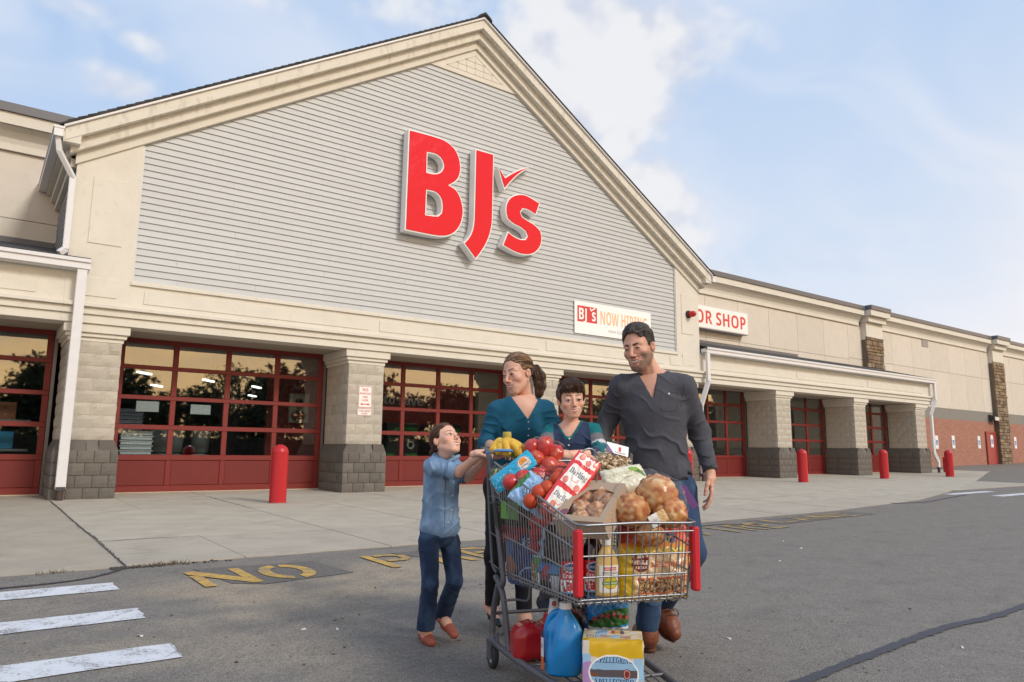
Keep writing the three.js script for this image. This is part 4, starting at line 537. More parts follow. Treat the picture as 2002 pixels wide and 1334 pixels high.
// ---------- trees across the lot, seen mirrored in the glass ----------
function tree(name, label, x, z, h, spread, seed, leaves, group, sparse) {
  const r = mulberry(seed), t = thing(name, label, 'tree', group); t.position.set(x, G(x, z) - .02, z);
  const wood = [], tips = []; const th = h * (sparse ? .3 : .1);
  wood.push(new THREE.CylinderGeometry(h * .016, h * .026, th + .3, 8).translate(0, th / 2, 0));
  const limb = (a, dir, len, rad, lev) => { const b = a.clone().addScaledVector(dir, len); wood.push(bar(a, b, rad, 5)); if (lev === 0) { tips.push(b); return; } const n = lev > 1 ? 3 : 3; for (let i = 0; i < n; i++) { const d = dir.clone().add(V(r() - .5, r() * .5 - .05, r() - .5).multiplyScalar(1.25)).normalize(); limb(b, d, len * (.62 + r() * .2), rad * .6, lev - 1); } tips.push(b); };
  for (let i = 0; i < 5; i++) { const a = i * 1.257 + r(); limb(V(0, th * (.8 + .08 * i), 0), V(Math.cos(a) * spread, 1, Math.sin(a) * spread).normalize(), h * .24, h * .011, 2); }
  const pos = []; for (let i = 0; i < leaves; i++) { const c = tips[Math.floor(r() * tips.length)], R = h * (sparse ? .06 : .12), p = V(r() - .5, r() - .5, r() - .5).multiplyScalar(2 * R).add(c), s = h * (sparse ? .012 : .022) * (.6 + r()), u = V(r() - .5, r() - .5, r() - .5).normalize().multiplyScalar(s), w = V(r() - .5, r() - .5, r() - .5).cross(u).normalize().multiplyScalar(s * .5); const a = p.clone().sub(u), b = p.clone().add(w), d = p.clone().add(u), e = p.clone().sub(w); for (const q of [a, b, d, a, d, e]) pos.push(q.x, q.y, q.z); }
  const g = new THREE.BufferGeometry(); g.setAttribute('position', new THREE.Float32BufferAttribute(pos, 3)); g.computeVertexNormals();
  part('trunk', merge(wood), M_bark, t); part('crown', g, M_leafs, t); return t;
}
const M_bark = plain(.06, .05, .04, .95), M_leafs = std({ color: lin(.045, .06, .025), roughness: .8, side: THREE.DoubleSide });
{ const lb = 'dense dark tree of the row across the lot, mirrored in the door glass', gp = 'tree row across the parking lot'; const pro = [0, 1, 2].map(i => tree('lot_tree', lb, -14 + i * 7.4, 46 + i, 13.5 - i * 1.2, .9, 60 + i, 4200, gp)); const r = mulberry(8);
  for (let i = 3; i < 20; i++) { const c = pro[i % 3].clone(); c.name = numbered('lot_tree'); const x = -14 + i * 7.2 + r() * 2, z = 44 + r() * 8; c.position.set(x, G(x, z), z); c.rotation.y = r() * 6; c.scale.setScalar(.82 + r() * .4); c.userData = { ...c.userData }; scene.add(c); }
  { const r2 = mulberry(55), pos = []; for (let i = 0; i < 26000; i++) { const p = V(-40 + r2() * 190, 0, 40 + r2() * 1.6), hh = 3.2 + .9 * fbm2(p.x * .3, 1, 3); p.y = G(p.x, p.z) + r2() * hh; const s2 = .16 * (.6 + r2()), u = V(r2() - .5, r2() - .5, r2() - .5).normalize().multiplyScalar(s2), w = V(r2() - .5, r2() - .5, r2() - .5).cross(u).normalize().multiplyScalar(s2 * .6); for (const q of [[-1, 0], [0, 1], [1, 0], [-1, 0], [1, 0], [0, -1]]) pos.push(p.x + u.x * q[0] + w.x * q[1], p.y + u.y * q[0] + w.y * q[1], p.z + u.z * q[0] + w.z * q[1]); } const g = new THREE.BufferGeometry(); g.setAttribute('position', new THREE.Float32BufferAttribute(pos, 3)); g.computeVertexNormals(); const h = thing('hedge', 'long dark hedge under the tree row, mirrored low in the door glass', 'hedge'); part('foliage', g, M_leafs, h); part('branches', merge([box(-40, 150, -1, 2.2, 40.5, 41.1)]), M_bark, h); }
  tree('young_tree', 'slender young tree with sparse leaves mirrored in the left door', 12.3, 14, 7.0, .42, 301, 900, null, true); tree('young_tree', 'wide young tree mirrored in the right wing doors', 38, 16, 7.6, .5, 309, 1600, null, true); }

// carts parked inside the right wing
{ const M_dk = plain(.06, .06, .068, .4, { metalness: .5 }); const r = mulberry(91); const bars = []; for (let i = 0; i <= 12; i++) { const z = i / 12 * .8; for (const s of [-1, 1]) bars.push(bar(V(s * .28, .45, z), V(s * .32, .95 - z * .25, z), .005, 4)); } for (const s of [-1, 1]) { for (const f of [0, .5, 1]) bars.push(bar(V(s * lerp(.28, .32, f), lerp(.45, .95, f), 0), V(s * lerp(.25, .28, f), lerp(.45, .75, f), .8), .007, 4)); bars.push(bar(V(s * .3, .1, -.05), V(s * .3, 1.02, -.1), .014, 5), bar(V(s * .3, .12, -.05), V(s * .2, .1, .9), .014, 5)); } for (let i = 0; i <= 10; i++) bars.push(bar(V(-.27 + .054 * i, .45, .8), V(-.28 + .056 * i, .75, .82), .005, 4), bar(V(-.27 + .054 * i, .45, 0), V(-.25 + .05 * i, .45, .8), .005, 4)); const fg = merge(bars, false), hg = bar(V(-.32, 1.03, -.12), V(.32, 1.03, -.12), .016, 8), say = ['first in the near right wing door', 'second in the near right wing door', 'third in the near right wing door', 'first in the middle right wing door', 'second in the middle right wing door', 'in the farthest right wing door'];
  [19.0, 19.9, 20.7, 23.6, 24.7, 28.6].forEach((x, i) => { const t = thing('stored_cart', 'dark wire cart parked behind the lower panes, ' + say[i], 'shopping cart', 'carts parked inside the right wing'); t.position.set(x, .265, -16.6); t.rotation.y = .3 * (r() - .5); part('cart_frame', fg, M_dk, t); part('handle', hg, plain(.25, .02, .02, .5), t); }); }
// ---------- the cart ----------
const CART_O = V(2.386, G(2.386, -2.868), -2.868), CART_A = -.302;
const M_steel = std({ color: lin(.30, .30, .315), roughness: .38, metalness: .75 }), M_frame = std({ color: lin(.125, .125, .14), roughness: .48, metalness: .25, map: texOf(128, 128, (u, v) => { const s = ss(.5, .75, tnoise(u, v, 9, 3, 7)); return mix3([1, 1, 1], [.9, .55, .4], s * .7); }, 3) });
const M_bump = std({ color: lin(.56, .012, .022), roughness: .5, map: texOf(128, 256, (u, v, i, j) => { const s = ss(.3, .6, tnoise(u, v, 24, 3, 9)); return mix3([1, 1, 1], [1.15, 5, 4.4], s * .16); }, 4) }), M_rubber = plain(.03, .03, .032, .75), M_plastic = plain(.05, .052, .06, .45);
const cart = thing('shopping_cart', 'large grey wire shopping cart with red corner bumpers, heaped with groceries', 'shopping cart');
cart.position.copy(CART_O); cart.rotation.y = CART_A;
function buildCart(t) {
  const L = .82, wr = .325, wf = .255, fl = .455;
  const side = (s, f, z) => s * lerp(wr, wf, z / L) * (.9 + .1 * f);                   // the basket leans out a little towards its rim
  const topY = z => lerp(.975, .748, clamp(z / L)), pt = (s, f, z) => V(side(s, f, z), lerp(fl, topY(z), f), z);
  const fr = (u, y) => V(u * wf * lerp(.92, 1, clamp((y - fl) / .3)), y, L + lerp(-.02, .03, clamp((y - fl) / .3)));
  const basket = part('basket', merge([tube([pt(-1, 1, 0), pt(-1, 1, .4), pt(-1, 1, .76), fr(-.96, .752), fr(0, .757), fr(.96, .752), pt(1, 1, .76), pt(1, 1, .4), pt(1, 1, 0)], .0055, 7, false, .25, 60)], false), M_steel, t);
  const wire = (a, b, r) => part('wire', bar(a, b, r), M_steel, basket);
  for (const s of [-1, 1]) {
    for (const f of [.03, .36, .68, .92]) wire(pt(s, f, .0), pt(s, f, L - .01), .0042);
    const n = 29; for (let i = 0; i <= n; i++) { const z = .012 + (L - .03) * i / n; wire(pt(s, -.03, z), pt(s, 1, z), .0024); }
  }
  for (const y of [.47, .555, .635, .72]) wire(fr(-1, y), fr(1, y), .004);
  for (let i = 0; i <= 15; i++) { const u = -1 + 2 * i / 15; wire(fr(u * .985, .445), fr(u * .985, .757), .0024); }
  for (let i = 0; i <= 13; i++) { const u = -1 + 2 * i / 13; wire(V(u * wr * .9, fl, 0), V(u * wf * .9, fl - .004, L - .02), .0024); }
  for (const z of [.05, .28, .52, .76]) wire(V(side(-1, 0, z), fl - .006, z), V(side(1, 0, z), fl - .006, z), .004);
  for (let i = 0; i <= 13; i++) { const u = -1 + 2 * i / 13; wire(V(u * wr * .9, fl, -.004), V(u * wr, .96, -.01), .0024); }
  for (const y of [.6, .78, .95]) wire(V(-wr * .95, y, -.006), V(wr * .95, y, -.006), .004);
  // child seat flap with its loop
  const seat = part('seat_frame', tube([V(-.29, .93, .02), V(-.29, .965, .19), V(-.2, .985, .215), V(.2, .985, .215), V(.29, .965, .19), V(.29, .93, .02)], .006, 7), M_steel, t);
  part('seat_loop', new THREE.TorusGeometry(.045, .005, 6, 20, Math.PI * 1.25).translate(.08, 1.0, .217), M_steel, seat);
  for (let i = 0; i < 9; i++) part('wire', bar(V(-.24 + .06 * i, .985, .215), V(-.22 + .055 * i, .6, .26), .0022), M_steel, seat);
  // uprights that carry the handle
  for (const s of [-1, 1]) {
    part('upright', tube([V(s * .337, 1.035, -.15), V(s * .337, 1.034, -.105), V(s * .337, 1.005, -.055), V(s * .333, .93, -.03), V(s * .32, .7, .03), V(s * .308, .47, .09), V(s * .306, .425, .09), V(s * .304, .405, .06), V(s * .304, .42, -.0), V(s * .304, .432, -.03)], .0135, 10, false, .5, 70), M_frame, t);
    part('gate_rod', tube([V(s * .337, .97, -.085), V(s * .33, .8, -.075), V(s * .32, .52, -.045), V(s * .318, .475, -.02), V(s * .316, .46, .03)], .007, 8), M_frame, t);
    for (const y of [.78, .64, .5]) part('gate_rung', bar(V(s * .325, y, -.06), V(s * .318, y - .02, .06), .004), M_frame, t);
    part('leg_loop', tube([V(s * .3, .175, -.075), V(s * .3, .26, -.07), V(s * .302, .375, -.01), V(s * .304, .4, .02), V(s * .304, .385, .065), V(s * .3, .33, .09), V(s * .29, .2, .11), V(s * .285, .12, .13)], .0145, 10, false, .5, 60), M_frame, t);
    part('runner', tube([V(s * .3, .2, -.08), V(s * .3, .145, -.075), V(s * .298, .125, -.03), V(s * .285, .115, .2), V(s * .24, .105, .6), V(s * .2, .1, .9), V(s * .16, .1, .98)], .0155, 10, false, .5, 60), M_frame, t);
    part('brace', tube([V(s * .301, .345, .1), V(s * .25, .35, .12), V(s * .2, .35, .14), V(s * .19, .42, .14)], .006, 7), M_frame, t);
    part('step_rod', tube([V(s * .3, .2, .1), V(s * .3, .185, .05), V(s * .3, .18, -.0), V(s * .3, .14, .0)], .006, 7), M_frame, t);
    for (const [z, x, front] of [[-.075, .3, 0], [.9, .19, 1]]) {
      const w = part('caster', merge([box(s * x - .022, s * x - .016, .05, .125, z - .03, z + .03), box(s * x + .016, s * x + .022, .05, .125, z - .03, z + .03), box(s * x - .022, s * x + .022, .11, .13, z - .035, z + .035)]), M_frame, t);
      part('tyre', new THREE.TorusGeometry(.045, .016, 10, 26).rotateY(Math.PI / 2).translate(s * x, .062, z), M_rubber, w); part('hub', new THREE.CylinderGeometry(.036, .036, .022, 20).rotateZ(Math.PI / 2).translate(s * x, .062, z), plain(.42, .42, .42, .5), w);
    }
  }
  part('cross_bar', bar(V(-.3, .255, -.07), V(.3, .255, -.07), .0085, 8), M_frame, t); part('cross_bar', bar(V(-.285, .115, .13), V(.285, .115, .13), .014, 8), M_frame, t);
  part('front_bar', bar(V(-.16, .1, .98), V(.16, .1, .98), .0155, 10), M_frame, t);
  const rack = part('lower_rack', merge([bar(V(-.24, .112, .6), V(.24, .112, .6), .008, 8)]), M_frame, t); for (let i = 0; i < 9; i++) part('wire', bar(V(-.22 + .055 * i, .118, .1), V(-.14 + .035 * i, .112, .97), .004), M_steel, rack); part('wire', bar(V(-.27, .113, .32), V(.27, .113, .32), .006), M_steel, rack);
  const handle = part('handle', tube([V(-.34, 1.035, -.15), V(-.2, 1.036, -.152), V(.2, 1.036, -.152), V(.34, 1.035, -.15)], .0165, 12, false, .5, 20), M_plastic, t);
  for (const s of [-1, 1]) { part('end_cap', new THREE.SphereGeometry(.019, 12, 10).translate(s * .34, 1.035, -.15), M_plastic, handle); part('bumper', merge([cbox(s * wf - .016, s * wf + .016, .487, .736, L - .008, L + .03, .007)]), M_bump, t); }
}
buildCart(cart);
// ---------- groceries ----------
function item(name, label, category, px, py, d, { yaw = 0, pitch = 0, roll = 0, group, cartwise } = {}) {
  const t = thing(name, label, category, group); t.position.copy(at(px, py, d));
  t.rotation.set(pitch, (cartwise ? CART_A : -YAW) + yaw, roll, 'YXZ'); return t;
}
function pouch(w, h, th, seed, { crinkle = .006, n = 18, p = 2.2, belly = 0 } = {}) {     // a filled bag: two bulging sheets joined at their seams
  const pos = [], uv = [], idx = [], N = n + 1;
  for (const s of [1, -1]) for (let j = 0; j <= n; j++) for (let i = 0; i <= n; i++) {
    const u = i / n * 2 - 1, v = j / n * 2 - 1; const eu = 1 - Math.abs(u) ** 3.2, ev = 1 - Math.abs(v) ** (v > 0 ? p : 3.5);
    const b = Math.max(0, eu) ** .55 * Math.max(0, ev) ** .6; const cr = crinkle * b ** .4 * (N3(u * 2.3 * w * 9, v * 2.3 * h * 9, seed + s) + .6 * N3(u * 7, v * 7, seed * 3 + s));
    const nar = 1 - .06 * (1 - ev) - .04 * (1 - Math.abs(v)) * 0;
    const edge = .012 * w * N3(v * 5, s, seed);
    pos.push(u * w / 2 * nar + edge * Math.abs(u), v * h / 2 + .02 * h * N3(u * 4, 3, seed) * Math.abs(v), s * (th / 2 * b * (1 + belly * (-v)) + .0006) + cr * s);
    uv.push(s > 0 ? i / n : 1 - i / n, j / n);
  }
  for (const s of [0, 1]) for (let j = 0; j < n; j++) for (let i = 0; i < n; i++) { const a = s * N * N + j * N + i, q = s ? [a, a + N, a + 1, a + 1, a + N, a + N + 1] : [a, a + 1, a + N, a + 1, a + N + 1, a + N]; idx.push(...q); }
  const ring = []; for (let i = 0; i < n; i++) ring.push(i); for (let j = 0; j < n; j++) ring.push(j * N + n); for (let i = n; i > 0; i--) ring.push(n * N + i); for (let j = n; j > 0; j--) ring.push(j * N);
  for (let k = 0; k < ring.length; k++) { const a = ring[k], b = ring[(k + 1) % ring.length]; idx.push(a, a + N * N, b, b, a + N * N, b + N * N); }
  const g = new THREE.BufferGeometry(); g.setAttribute('position', new THREE.Float32BufferAttribute(pos, 3)); g.setAttribute('uv', new THREE.Float32BufferAttribute(uv, 2)); g.setIndex(idx); g.computeVertexNormals(); return g;
}
function lump(r, seed, { sx = 1, sy = 1, sz = 1, amp = .08, freq = 2, det = 3, col } = {}) {
  const g = new THREE.IcosahedronGeometry(r, det), p = g.attributes.position, c = []; for (let i = 0; i < p.count; i++) { const v = V(p.getX(i), p.getY(i), p.getZ(i)), u = v.clone().normalize(), k = 1 + amp * fbm3(u.x * freq + seed, u.y * freq, u.z * freq - seed, 3); p.setXYZ(i, v.x * k * sx, v.y * k * sy, v.z * k * sz); if (col) c.push(...col(u, k)); }
  if (col) g.setAttribute('color', new THREE.Float32BufferAttribute(c, 3)); const m = mergeVertices(g, 1e-5); m.computeVertexNormals(); return m;
}
const film = (o = {}) => phy({ color: lin(.985, .985, .985), transmission: 1, thickness: 0, roughness: .1, ior: 1.22, ...o });
const M_film = film(), M_clam = film({ roughness: .03, ior: 1.25 }), M_vc = std({ vertexColors: true, roughness: .55 }), M_fruit = phy({ vertexColors: true, roughness: .32, clearcoat: .3, clearcoatRoughness: .2 });
const printed = (w, h, draw, o = {}) => phy({ map: canvasTex(w, h, draw), roughness: .32, clearcoat: .35, clearcoatRoughness: .15, ...o });
const txt = (c, s, x, y, font, col, mw) => { c.font = font; c.fillStyle = col; c.fillText(s, x, y, mw); };
const nuts = (c, x0, y0, w, h, n, cols, s0, seed) => { const r = mulberry(seed); c.save(); c.beginPath(); c.rect(x0, y0, w, h); c.clip(); for (let i = 0; i < n; i++) { c.fillStyle = cols[Math.floor(r() * cols.length)]; c.beginPath(); c.ellipse(x0 + r() * w, y0 + r() * h, s0 * (.6 + r()), s0 * (.3 + r() * .4), r() * 6, 0, 7); c.fill(); } c.restore(); };
const redApple = (seed, base = [.55, .03, .03]) => (u) => { const n = fbm3(u.x * 3 + seed, u.y * 5, u.z * 3, 3), s = ss(.15, .6, n + .25 * Math.sin(Math.atan2(u.z, u.x) * 9 + n * 3) * .5); return mix3(base, [.62, .22, .05], s * .8); };
// -- on top of the heap
{ // bananas
  const t = item('banana_bunch', 'bunch of spotted yellow bananas by the cart handle', 'bananas', 991, 892, 3.5, { yaw: -.2 });
  const col = (q) => { const n = fbm3(q.x * 40, q.y * 40, q.z * 40, 3); return mix3([.66, .40, .035], [.16, .08, .02], ss(.42, .7, n) * .8); };
  const ban = (a, z, tw, len) => { const pts = []; for (let i = 0; i <= 10; i++) { const s = i / 10, th = lerp(-.15, 1.75, s) ; pts.push(V(-.012 + len * (Math.sin(th * .9) * .9 - .05) * tw, .062 - len * (1 - Math.cos(th)) * .72, z + a * s * .05)); } const c = new THREE.CatmullRomCurve3(pts), g = new THREE.TubeGeometry(c, 24, 1, 9), p = g.attributes.position, cc = []; for (let i = 0; i < p.count; i++) { const ring = Math.floor(i / 10), s = ring / 24, o = c.getPointAt(s), R = .0185 * Math.min(1, .28 + 3.2 * s) * Math.min(1, .22 + 5.5 * (1 - s)); const v = V(p.getX(i), p.getY(i), p.getZ(i)).sub(o).multiplyScalar(R).add(o); p.setXYZ(i, v.x, v.y, v.z); cc.push(...(s < .06 || s > .965 ? [.12, .09, .03] : s < .16 ? [.42, .36, .06] : col(v))); } g.setAttribute('color', new THREE.Float32BufferAttribute(cc, 3)); g.computeVertexNormals(); return g; };
  for (const [a, z, tw, len] of [[1, .02, -.62, .062], [.6, .035, -.2, .07], [.2, .045, .35, .078], [-.2, .03, .95, .088], [-.6, .01, 1.15, .095], [-1, -.02, .7, .085]]) part('banana', ban(a, z, tw, len), M_vc, t);
  t.scale.setScalar(1.15); part('stem', lathe([[0, .1], [.017, .1], [.019, .085], [.016, .06], [.024, .045]], 10), plain(.42, .34, .06, .7), t); part('paper_band', tube([V(-.075, .012, .05), V(-.03, .022, .075), V(.04, .022, .078)], .006, 6), plain(.12, .3, .6, .5), t);
}
{ const t = item('seedling_packs', 'pair of small printed food packets beside the bananas', 'packets', 1018, 888, 3.56, { yaw: .3, roll: -.45, pitch: -.4 }); const m = printed(128, 128, (c) => { c.fillStyle = '#d8dcc8'; c.fillRect(0, 0, 128, 128); c.fillStyle = '#6f9a3c'; c.fillRect(0, 0, 50, 128); c.fillStyle = '#b03a2a'; c.fillRect(70, 20, 50, 60); nuts(c, 0, 60, 128, 60, 60, ['#8fae55', '#4d6e2a', '#c9c29a'], 8, 3); }); part('packet', cbox(-.055, .005, -.03, .03, -.02, .02, .004), m, t); part('packet', cbox(.008, .06, -.028, .026, -.02, .018, .004), printed(128, 128, (c) => { c.fillStyle = '#a9322a'; c.fillRect(0, 0, 128, 128); nuts(c, 10, 30, 108, 80, 60, ['#d8c7a0', '#7d9a4a', '#c9573f'], 9, 8); }), t); t.userData.label = 'two small printed food packets leaning by the bananas'; }
{ const t = item('tomato_bag', 'clear bag of red peppers and tomatoes on top by the boy', 'produce bag', 1070, 896, 3.45, { roll: -.35 }); const r = mulberry(3);
  [[-.05, -.02, .02, .042], [.02, -.03, .03, .046], [.075, -.028, .01, .04], [-.03, .045, 0, .042], [.03, .03, -.02, .04], [-.085, .02, -.01, .036]].forEach(([x, y, z, R], i) => part('tomato', lump(R, i * 3, { amp: .12, freq: 1.6, sy: i > 2 ? 1.25 : .95, col: redApple(i, i < 3 ? [.55, .05, .03] : [.5, .015, .015]) }), M_fruit, t).position.set(x, y, z)); part('film_bag', lump(.105, 5, { sx: 1.25, sy: .88, sz: .72, amp: .13, freq: 5, det: 5 }), M_film, t); }
{ const t = item('salad_box', 'shallow clear plastic tray by the boy\'s elbow', 'tray', 1136, 912, 3.5, { pitch: -.3 }); part('tray', cbox(-.11, .11, -.02, .03, -.07, .07, .012), M_clam, t); part('filling', lump(.05, 9, { sx: 1.8, sy: .35, sz: 1.1, amp: .3, freq: 4, col: (u) => mix3([.55, .42, .28], [.2, .28, .35], ss(-.2, .4, N3(u.x * 6, u.y * 6, u.z * 6))) }), M_vc, t); }
{ const t = item('nut_tub', 'clear tub of cashews with a white label standing against the man', 'tub', 1198, 902, 3.36, { yaw: .25, pitch: -.5, roll: -.28 });
  part('tub', cbox(-.085, .085, -.07, .065, -.05, .05, .02), M_clam, t); const r = mulberry(41); const ns = []; for (let i = 0; i < 420; i++) { const g = new THREE.TorusGeometry(.008, .004, 5, 6, 2.6); g.rotateX(r() * 6); g.rotateY(r() * 6); g.translate((r() - .5) * .145, -.062 + r() * .085, (r() - .5) * .082); ns.push(g); } const nm = part('cashews', merge(ns), plain(.78, .62, .42, .6), t); nm.userData.kind = 'stuff'; part('lid', cbox(-.092, .092, .066, .078, -.056, .056, .006), M_clam, t); part('cap', new THREE.CylinderGeometry(.02, .022, .02, 14).translate(.0, .088, 0), film({ color: lin(.8, .8, .85), roughness: .3 }), t);
  part('label', box(-.05, .055, .01, .062, .0506, .0516), printed(256, 128, (c) => { c.fillStyle = '#f2f0ec'; c.fillRect(0, 0, 256, 128); c.fillStyle = '#6a4a80'; c.beginPath(); c.moveTo(0, 20); c.lineTo(90, 128); c.lineTo(0, 128); c.fill(); c.fillStyle = '#c2382e'; c.fillRect(140, 30, 30, 60); txt(c, 'CASHEWS', 100, 116, 'bold 28px sans-serif', '#4a2a30'); }), t); }
{ const t = item('frozen_fruit_pouch', 'cyan pouch with an orange sun badge lying across the cart\'s rear side', 'pouch', 1004, 922, 3.36, { roll: .66, yaw: -.35, pitch: -.15 }); part('pouch', pouch(.23, .085, .02, 14, { crinkle: .004 }), printed(512, 200, (c, w, h) => { c.fillStyle = '#1fb2dc'; c.fillRect(0, 0, w, h); nuts(c, 0, 60, 260, 140, 90, ['#56cdec', '#9fe4f6', '#1796c4'], 9, 2); c.fillStyle = '#f3f0ea'; c.beginPath(); c.arc(400, 96, 74, 0, 7); c.fill(); c.fillStyle = '#27446e'; c.lineWidth = 6; c.strokeStyle = '#27446e'; c.beginPath(); c.arc(400, 96, 68, 0, 7); c.stroke(); c.fillStyle = '#f08a2c'; c.beginPath(); c.arc(398, 84, 46, 0, 7); c.fill(); c.fillStyle = '#fbc46a'; for (let i = 0; i < 9; i++) { c.save(); c.translate(398, 84); c.rotate(i * .7); c.fillRect(-4, -42, 8, 26); c.restore(); } c.fillStyle = '#f3f0ea'; c.fillRect(340, 108, 128, 40); txt(c, 'SUNJET', 348, 140, 'bold 32px sans-serif', '#27446e'); }), t); }
{ const t = item('apple_bag', 'clear bag of red apples under the cyan pouch', 'produce bag', 1025, 942, 3.38, {}); [[-.06, .0, .03, .043], [.0, .02, .035, .045], [.06, .025, .02, .045], [-.02, -.05, .02, .044], [.045, -.045, 0, .043], [.1, .0, -.02, .042]].forEach(([x, y, z, R], i) => part('apple', lump(R, i * 7, { amp: .05, freq: 1.3, sy: .92, col: redApple(i + 20) }), M_fruit, t).position.set(x, y, z)); part('film_bag', lump(.115, 8, { sx: 1.3, sy: .85, sz: .7, amp: .13, freq: 5, det: 5 }), M_film, t); }
{ const t = item('tangelo_bag', 'sky blue printed bag with dark lettering lying over the apples', 'bag', 1047, 967, 3.24, { roll: -.62, pitch: -.55, yaw: -.1 }); part('bag', pouch(.2, .165, .05, 17, { crinkle: .012, n: 22 }), printed(512, 420, (c, w, h) => { c.fillStyle = '#9fc4e6'; c.fillRect(0, 0, w, h); c.fillStyle = '#3f7a36'; c.beginPath(); c.moveTo(0, 420); c.bezierCurveTo(10, 250, 120, 330, 60, 60); c.lineTo(0, 20); c.fill(); c.fillStyle = '#e7ddc8'; c.fillRect(290, 60, 190, 130); c.fillStyle = '#34532b'; c.fillRect(330, 110, 60, 40); c.fillStyle = '#e9e4da'; c.beginPath(); c.moveTo(250, 250); c.lineTo(512, 210); c.lineTo(512, 330); c.lineTo(280, 350); c.fill(); txt(c, 'farm', 300, 325, 'bold 96px sans-serif', '#2a2620'); c.save(); c.translate(150, 150); c.rotate(.5); txt(c, 'MINNEOLA', 0, 0, 'bold 50px serif', '#1c2c4e'); txt(c, 'TANGELOS', 20, 150, 'bold 50px serif', '#1c2c4e'); c.restore(); }), t); }
{ const t = item('berry_clamshell', 'clear clamshell of mixed dark berries in mid cart', 'clamshell', 1098, 935, 3.3, { pitch: -.2, yaw: .1 }); part('clamshell', cbox(-.1, .1, -.04, .04, -.07, .07, .012), M_clam, t); const r = mulberry(6); const gs = []; for (let i = 0; i < 130; i++) gs.push(tint(new THREE.IcosahedronGeometry(.011, 1).translate((r() - .5) * .17, -.03 + r() * .045, (r() - .5) * .11), r() < .6 ? [.03, .035, .09] : r() < .6 ? [.32, .02, .03] : [.4, .33, .26])); const b = part('berries', merge(gs), M_vc, t); b.userData.kind = 'stuff'; part('rim', cbox(-.106, .106, .04, .046, -.076, .076, .003), M_clam, t); part('label', box(-.02, .07, .0462, .047, -.03, .04), plain(.4, .06, .06, .4), t); }
{ // net of clementines with its paper band
  const t = item('clementine_net', 'red net sack of clementines with a white and red paper band', 'fruit net', 1116, 952, 3.16, { roll: -.62, pitch: -.3 }); const r = mulberry(17); const M_or = std({ roughness: .5, color: lin(.56, .075, .015), map: texOf(128, 128, (u, v) => { const a = Math.abs(Math.sin((u + v) * 50)), b = Math.abs(Math.sin((u - v) * 50)); return Math.min(a, b) < .2 ? [.75, .25, .6] : [1, 1, 1]; }, 1) });
  for (let i = 0; i < 13; i++) { const a = i * 2.4; part('clementine', new THREE.SphereGeometry(.034, 16, 12), M_or, t).position.set(-.085 + .042 * (i % 3) - .02 * Math.cos(a), -.15 + .045 * Math.floor(i / 3) + .01 * Math.sin(a * 3), -.01 + .015 * Math.sin(a)); }
  const g = pouch(.12, .29, .02, 4, { crinkle: .006 }); g.translate(.0, .0, .045); part('paper_band', g, printed(256, 512, (c, w, h) => { c.fillStyle = '#e4383a'; c.fillRect(0, 0, w, h); c.fillStyle = '#f6f2ea'; c.fillRect(20, 10, 216, 70); c.beginPath(); c.moveTo(36, 110); c.lineTo(236, 120); c.lineTo(220, 300); c.lineTo(20, 280); c.fill(); c.fillRect(30, 330, 190, 170); for (const [x, y] of [[70, 40], [150, 50], [220, 30], [60, 255], [190, 270], [90, 470], [180, 480]]) { c.fillStyle = '#f2937c'; c.beginPath(); c.arc(x, y, 24, 0, 7); c.fill(); c.strokeStyle = '#d8453a'; c.lineWidth = 5; c.stroke(); } txt(c, 'Darling', 44, 190, 'bold 60px serif', '#23304e', 180); txt(c, 'Darling', 44, 405, 'bold 56px serif', '#23304e', 170); c.strokeStyle = '#e9744f'; c.lineWidth = 6; c.beginPath(); c.arc(130, 205, 34, 0, 3); c.stroke(); c.beginPath(); c.arc(125, 420, 30, 0, 3); c.stroke(); }), t); }
{ // bakery box
  const t = item('muffin_box', 'brown card bakery box with a window showing muffins, tilted over the basket front', 'bakery box', 1164, 1013, 3.05, { yaw: -.6, pitch: .62, roll: 0 }); const M_card = std({ color: lin(.47, .34, .23), roughness: .75, map: texOf(128, 128, (u, v, i, j) => .95 + .05 * tnoise(u, v, 9, 3, 2) + .04 * (mulberry(i * 5 + j * 211)() - .5), 6) });
  const W = .115, D = .125, H = .085, pt = []; part('carton', merge([box(-W, W, 0, .003, -D, D), box(-W, W, .003, H, -D, -D + .003), box(-W, W, .003, H, D - .003, D), box(-W, -W + .003, .003, H, -D + .003, D - .003), box(W - .003, W, .003, H, -D + .003, D - .003)]), M_card, t);
  const lid = poly([[-W, -D], [W, -D], [W, D], [-W, D]], 0, .003, 0, [[[-.07, -.09], [.085, -.095], [.09, .06], [.03, .085], [-.035, .07], [-.075, .0]]]); lid.rotateX(-Math.PI / 2); lid.translate(0, H, 0); part('lid', merge([lid]), M_card, t); const wn = new THREE.PlaneGeometry(.19, .2); wn.rotateX(-Math.PI / 2); part('window_film', wn.translate(.01, H - .001, 0), M_clam, t);
  const mc = (s) => (u) => mix3(mix3([.42, .17, .07], [.62, .38, .2], ss(-.1, .5, fbm3(u.x * 6 + s, u.y * 6, u.z * 6, 3))), [.68, .5, .34], ss(.4, .7, N3(u.x * 9, u.y * 9 + s, u.z * 9)));
  [[-.06, -.075], [.02, -.08], [.075, -.04], [-.045, .01], [.03, .015], [.07, .065], [-.02, .08]].forEach(([x, z], i) => part('muffin', lump(.043, i * 5, { amp: .3, freq: 4, det: 4, sy: .9, col: mc(i * 3) }), M_vc, t).position.set(x, .05, z));
  const sg = new THREE.CircleGeometry(.02, 20); sg.rotateX(-Math.PI / 2); part('seal_print', sg.translate(-.085, H + .0035, .075), plain(.22, .08, .1, .6), t); }
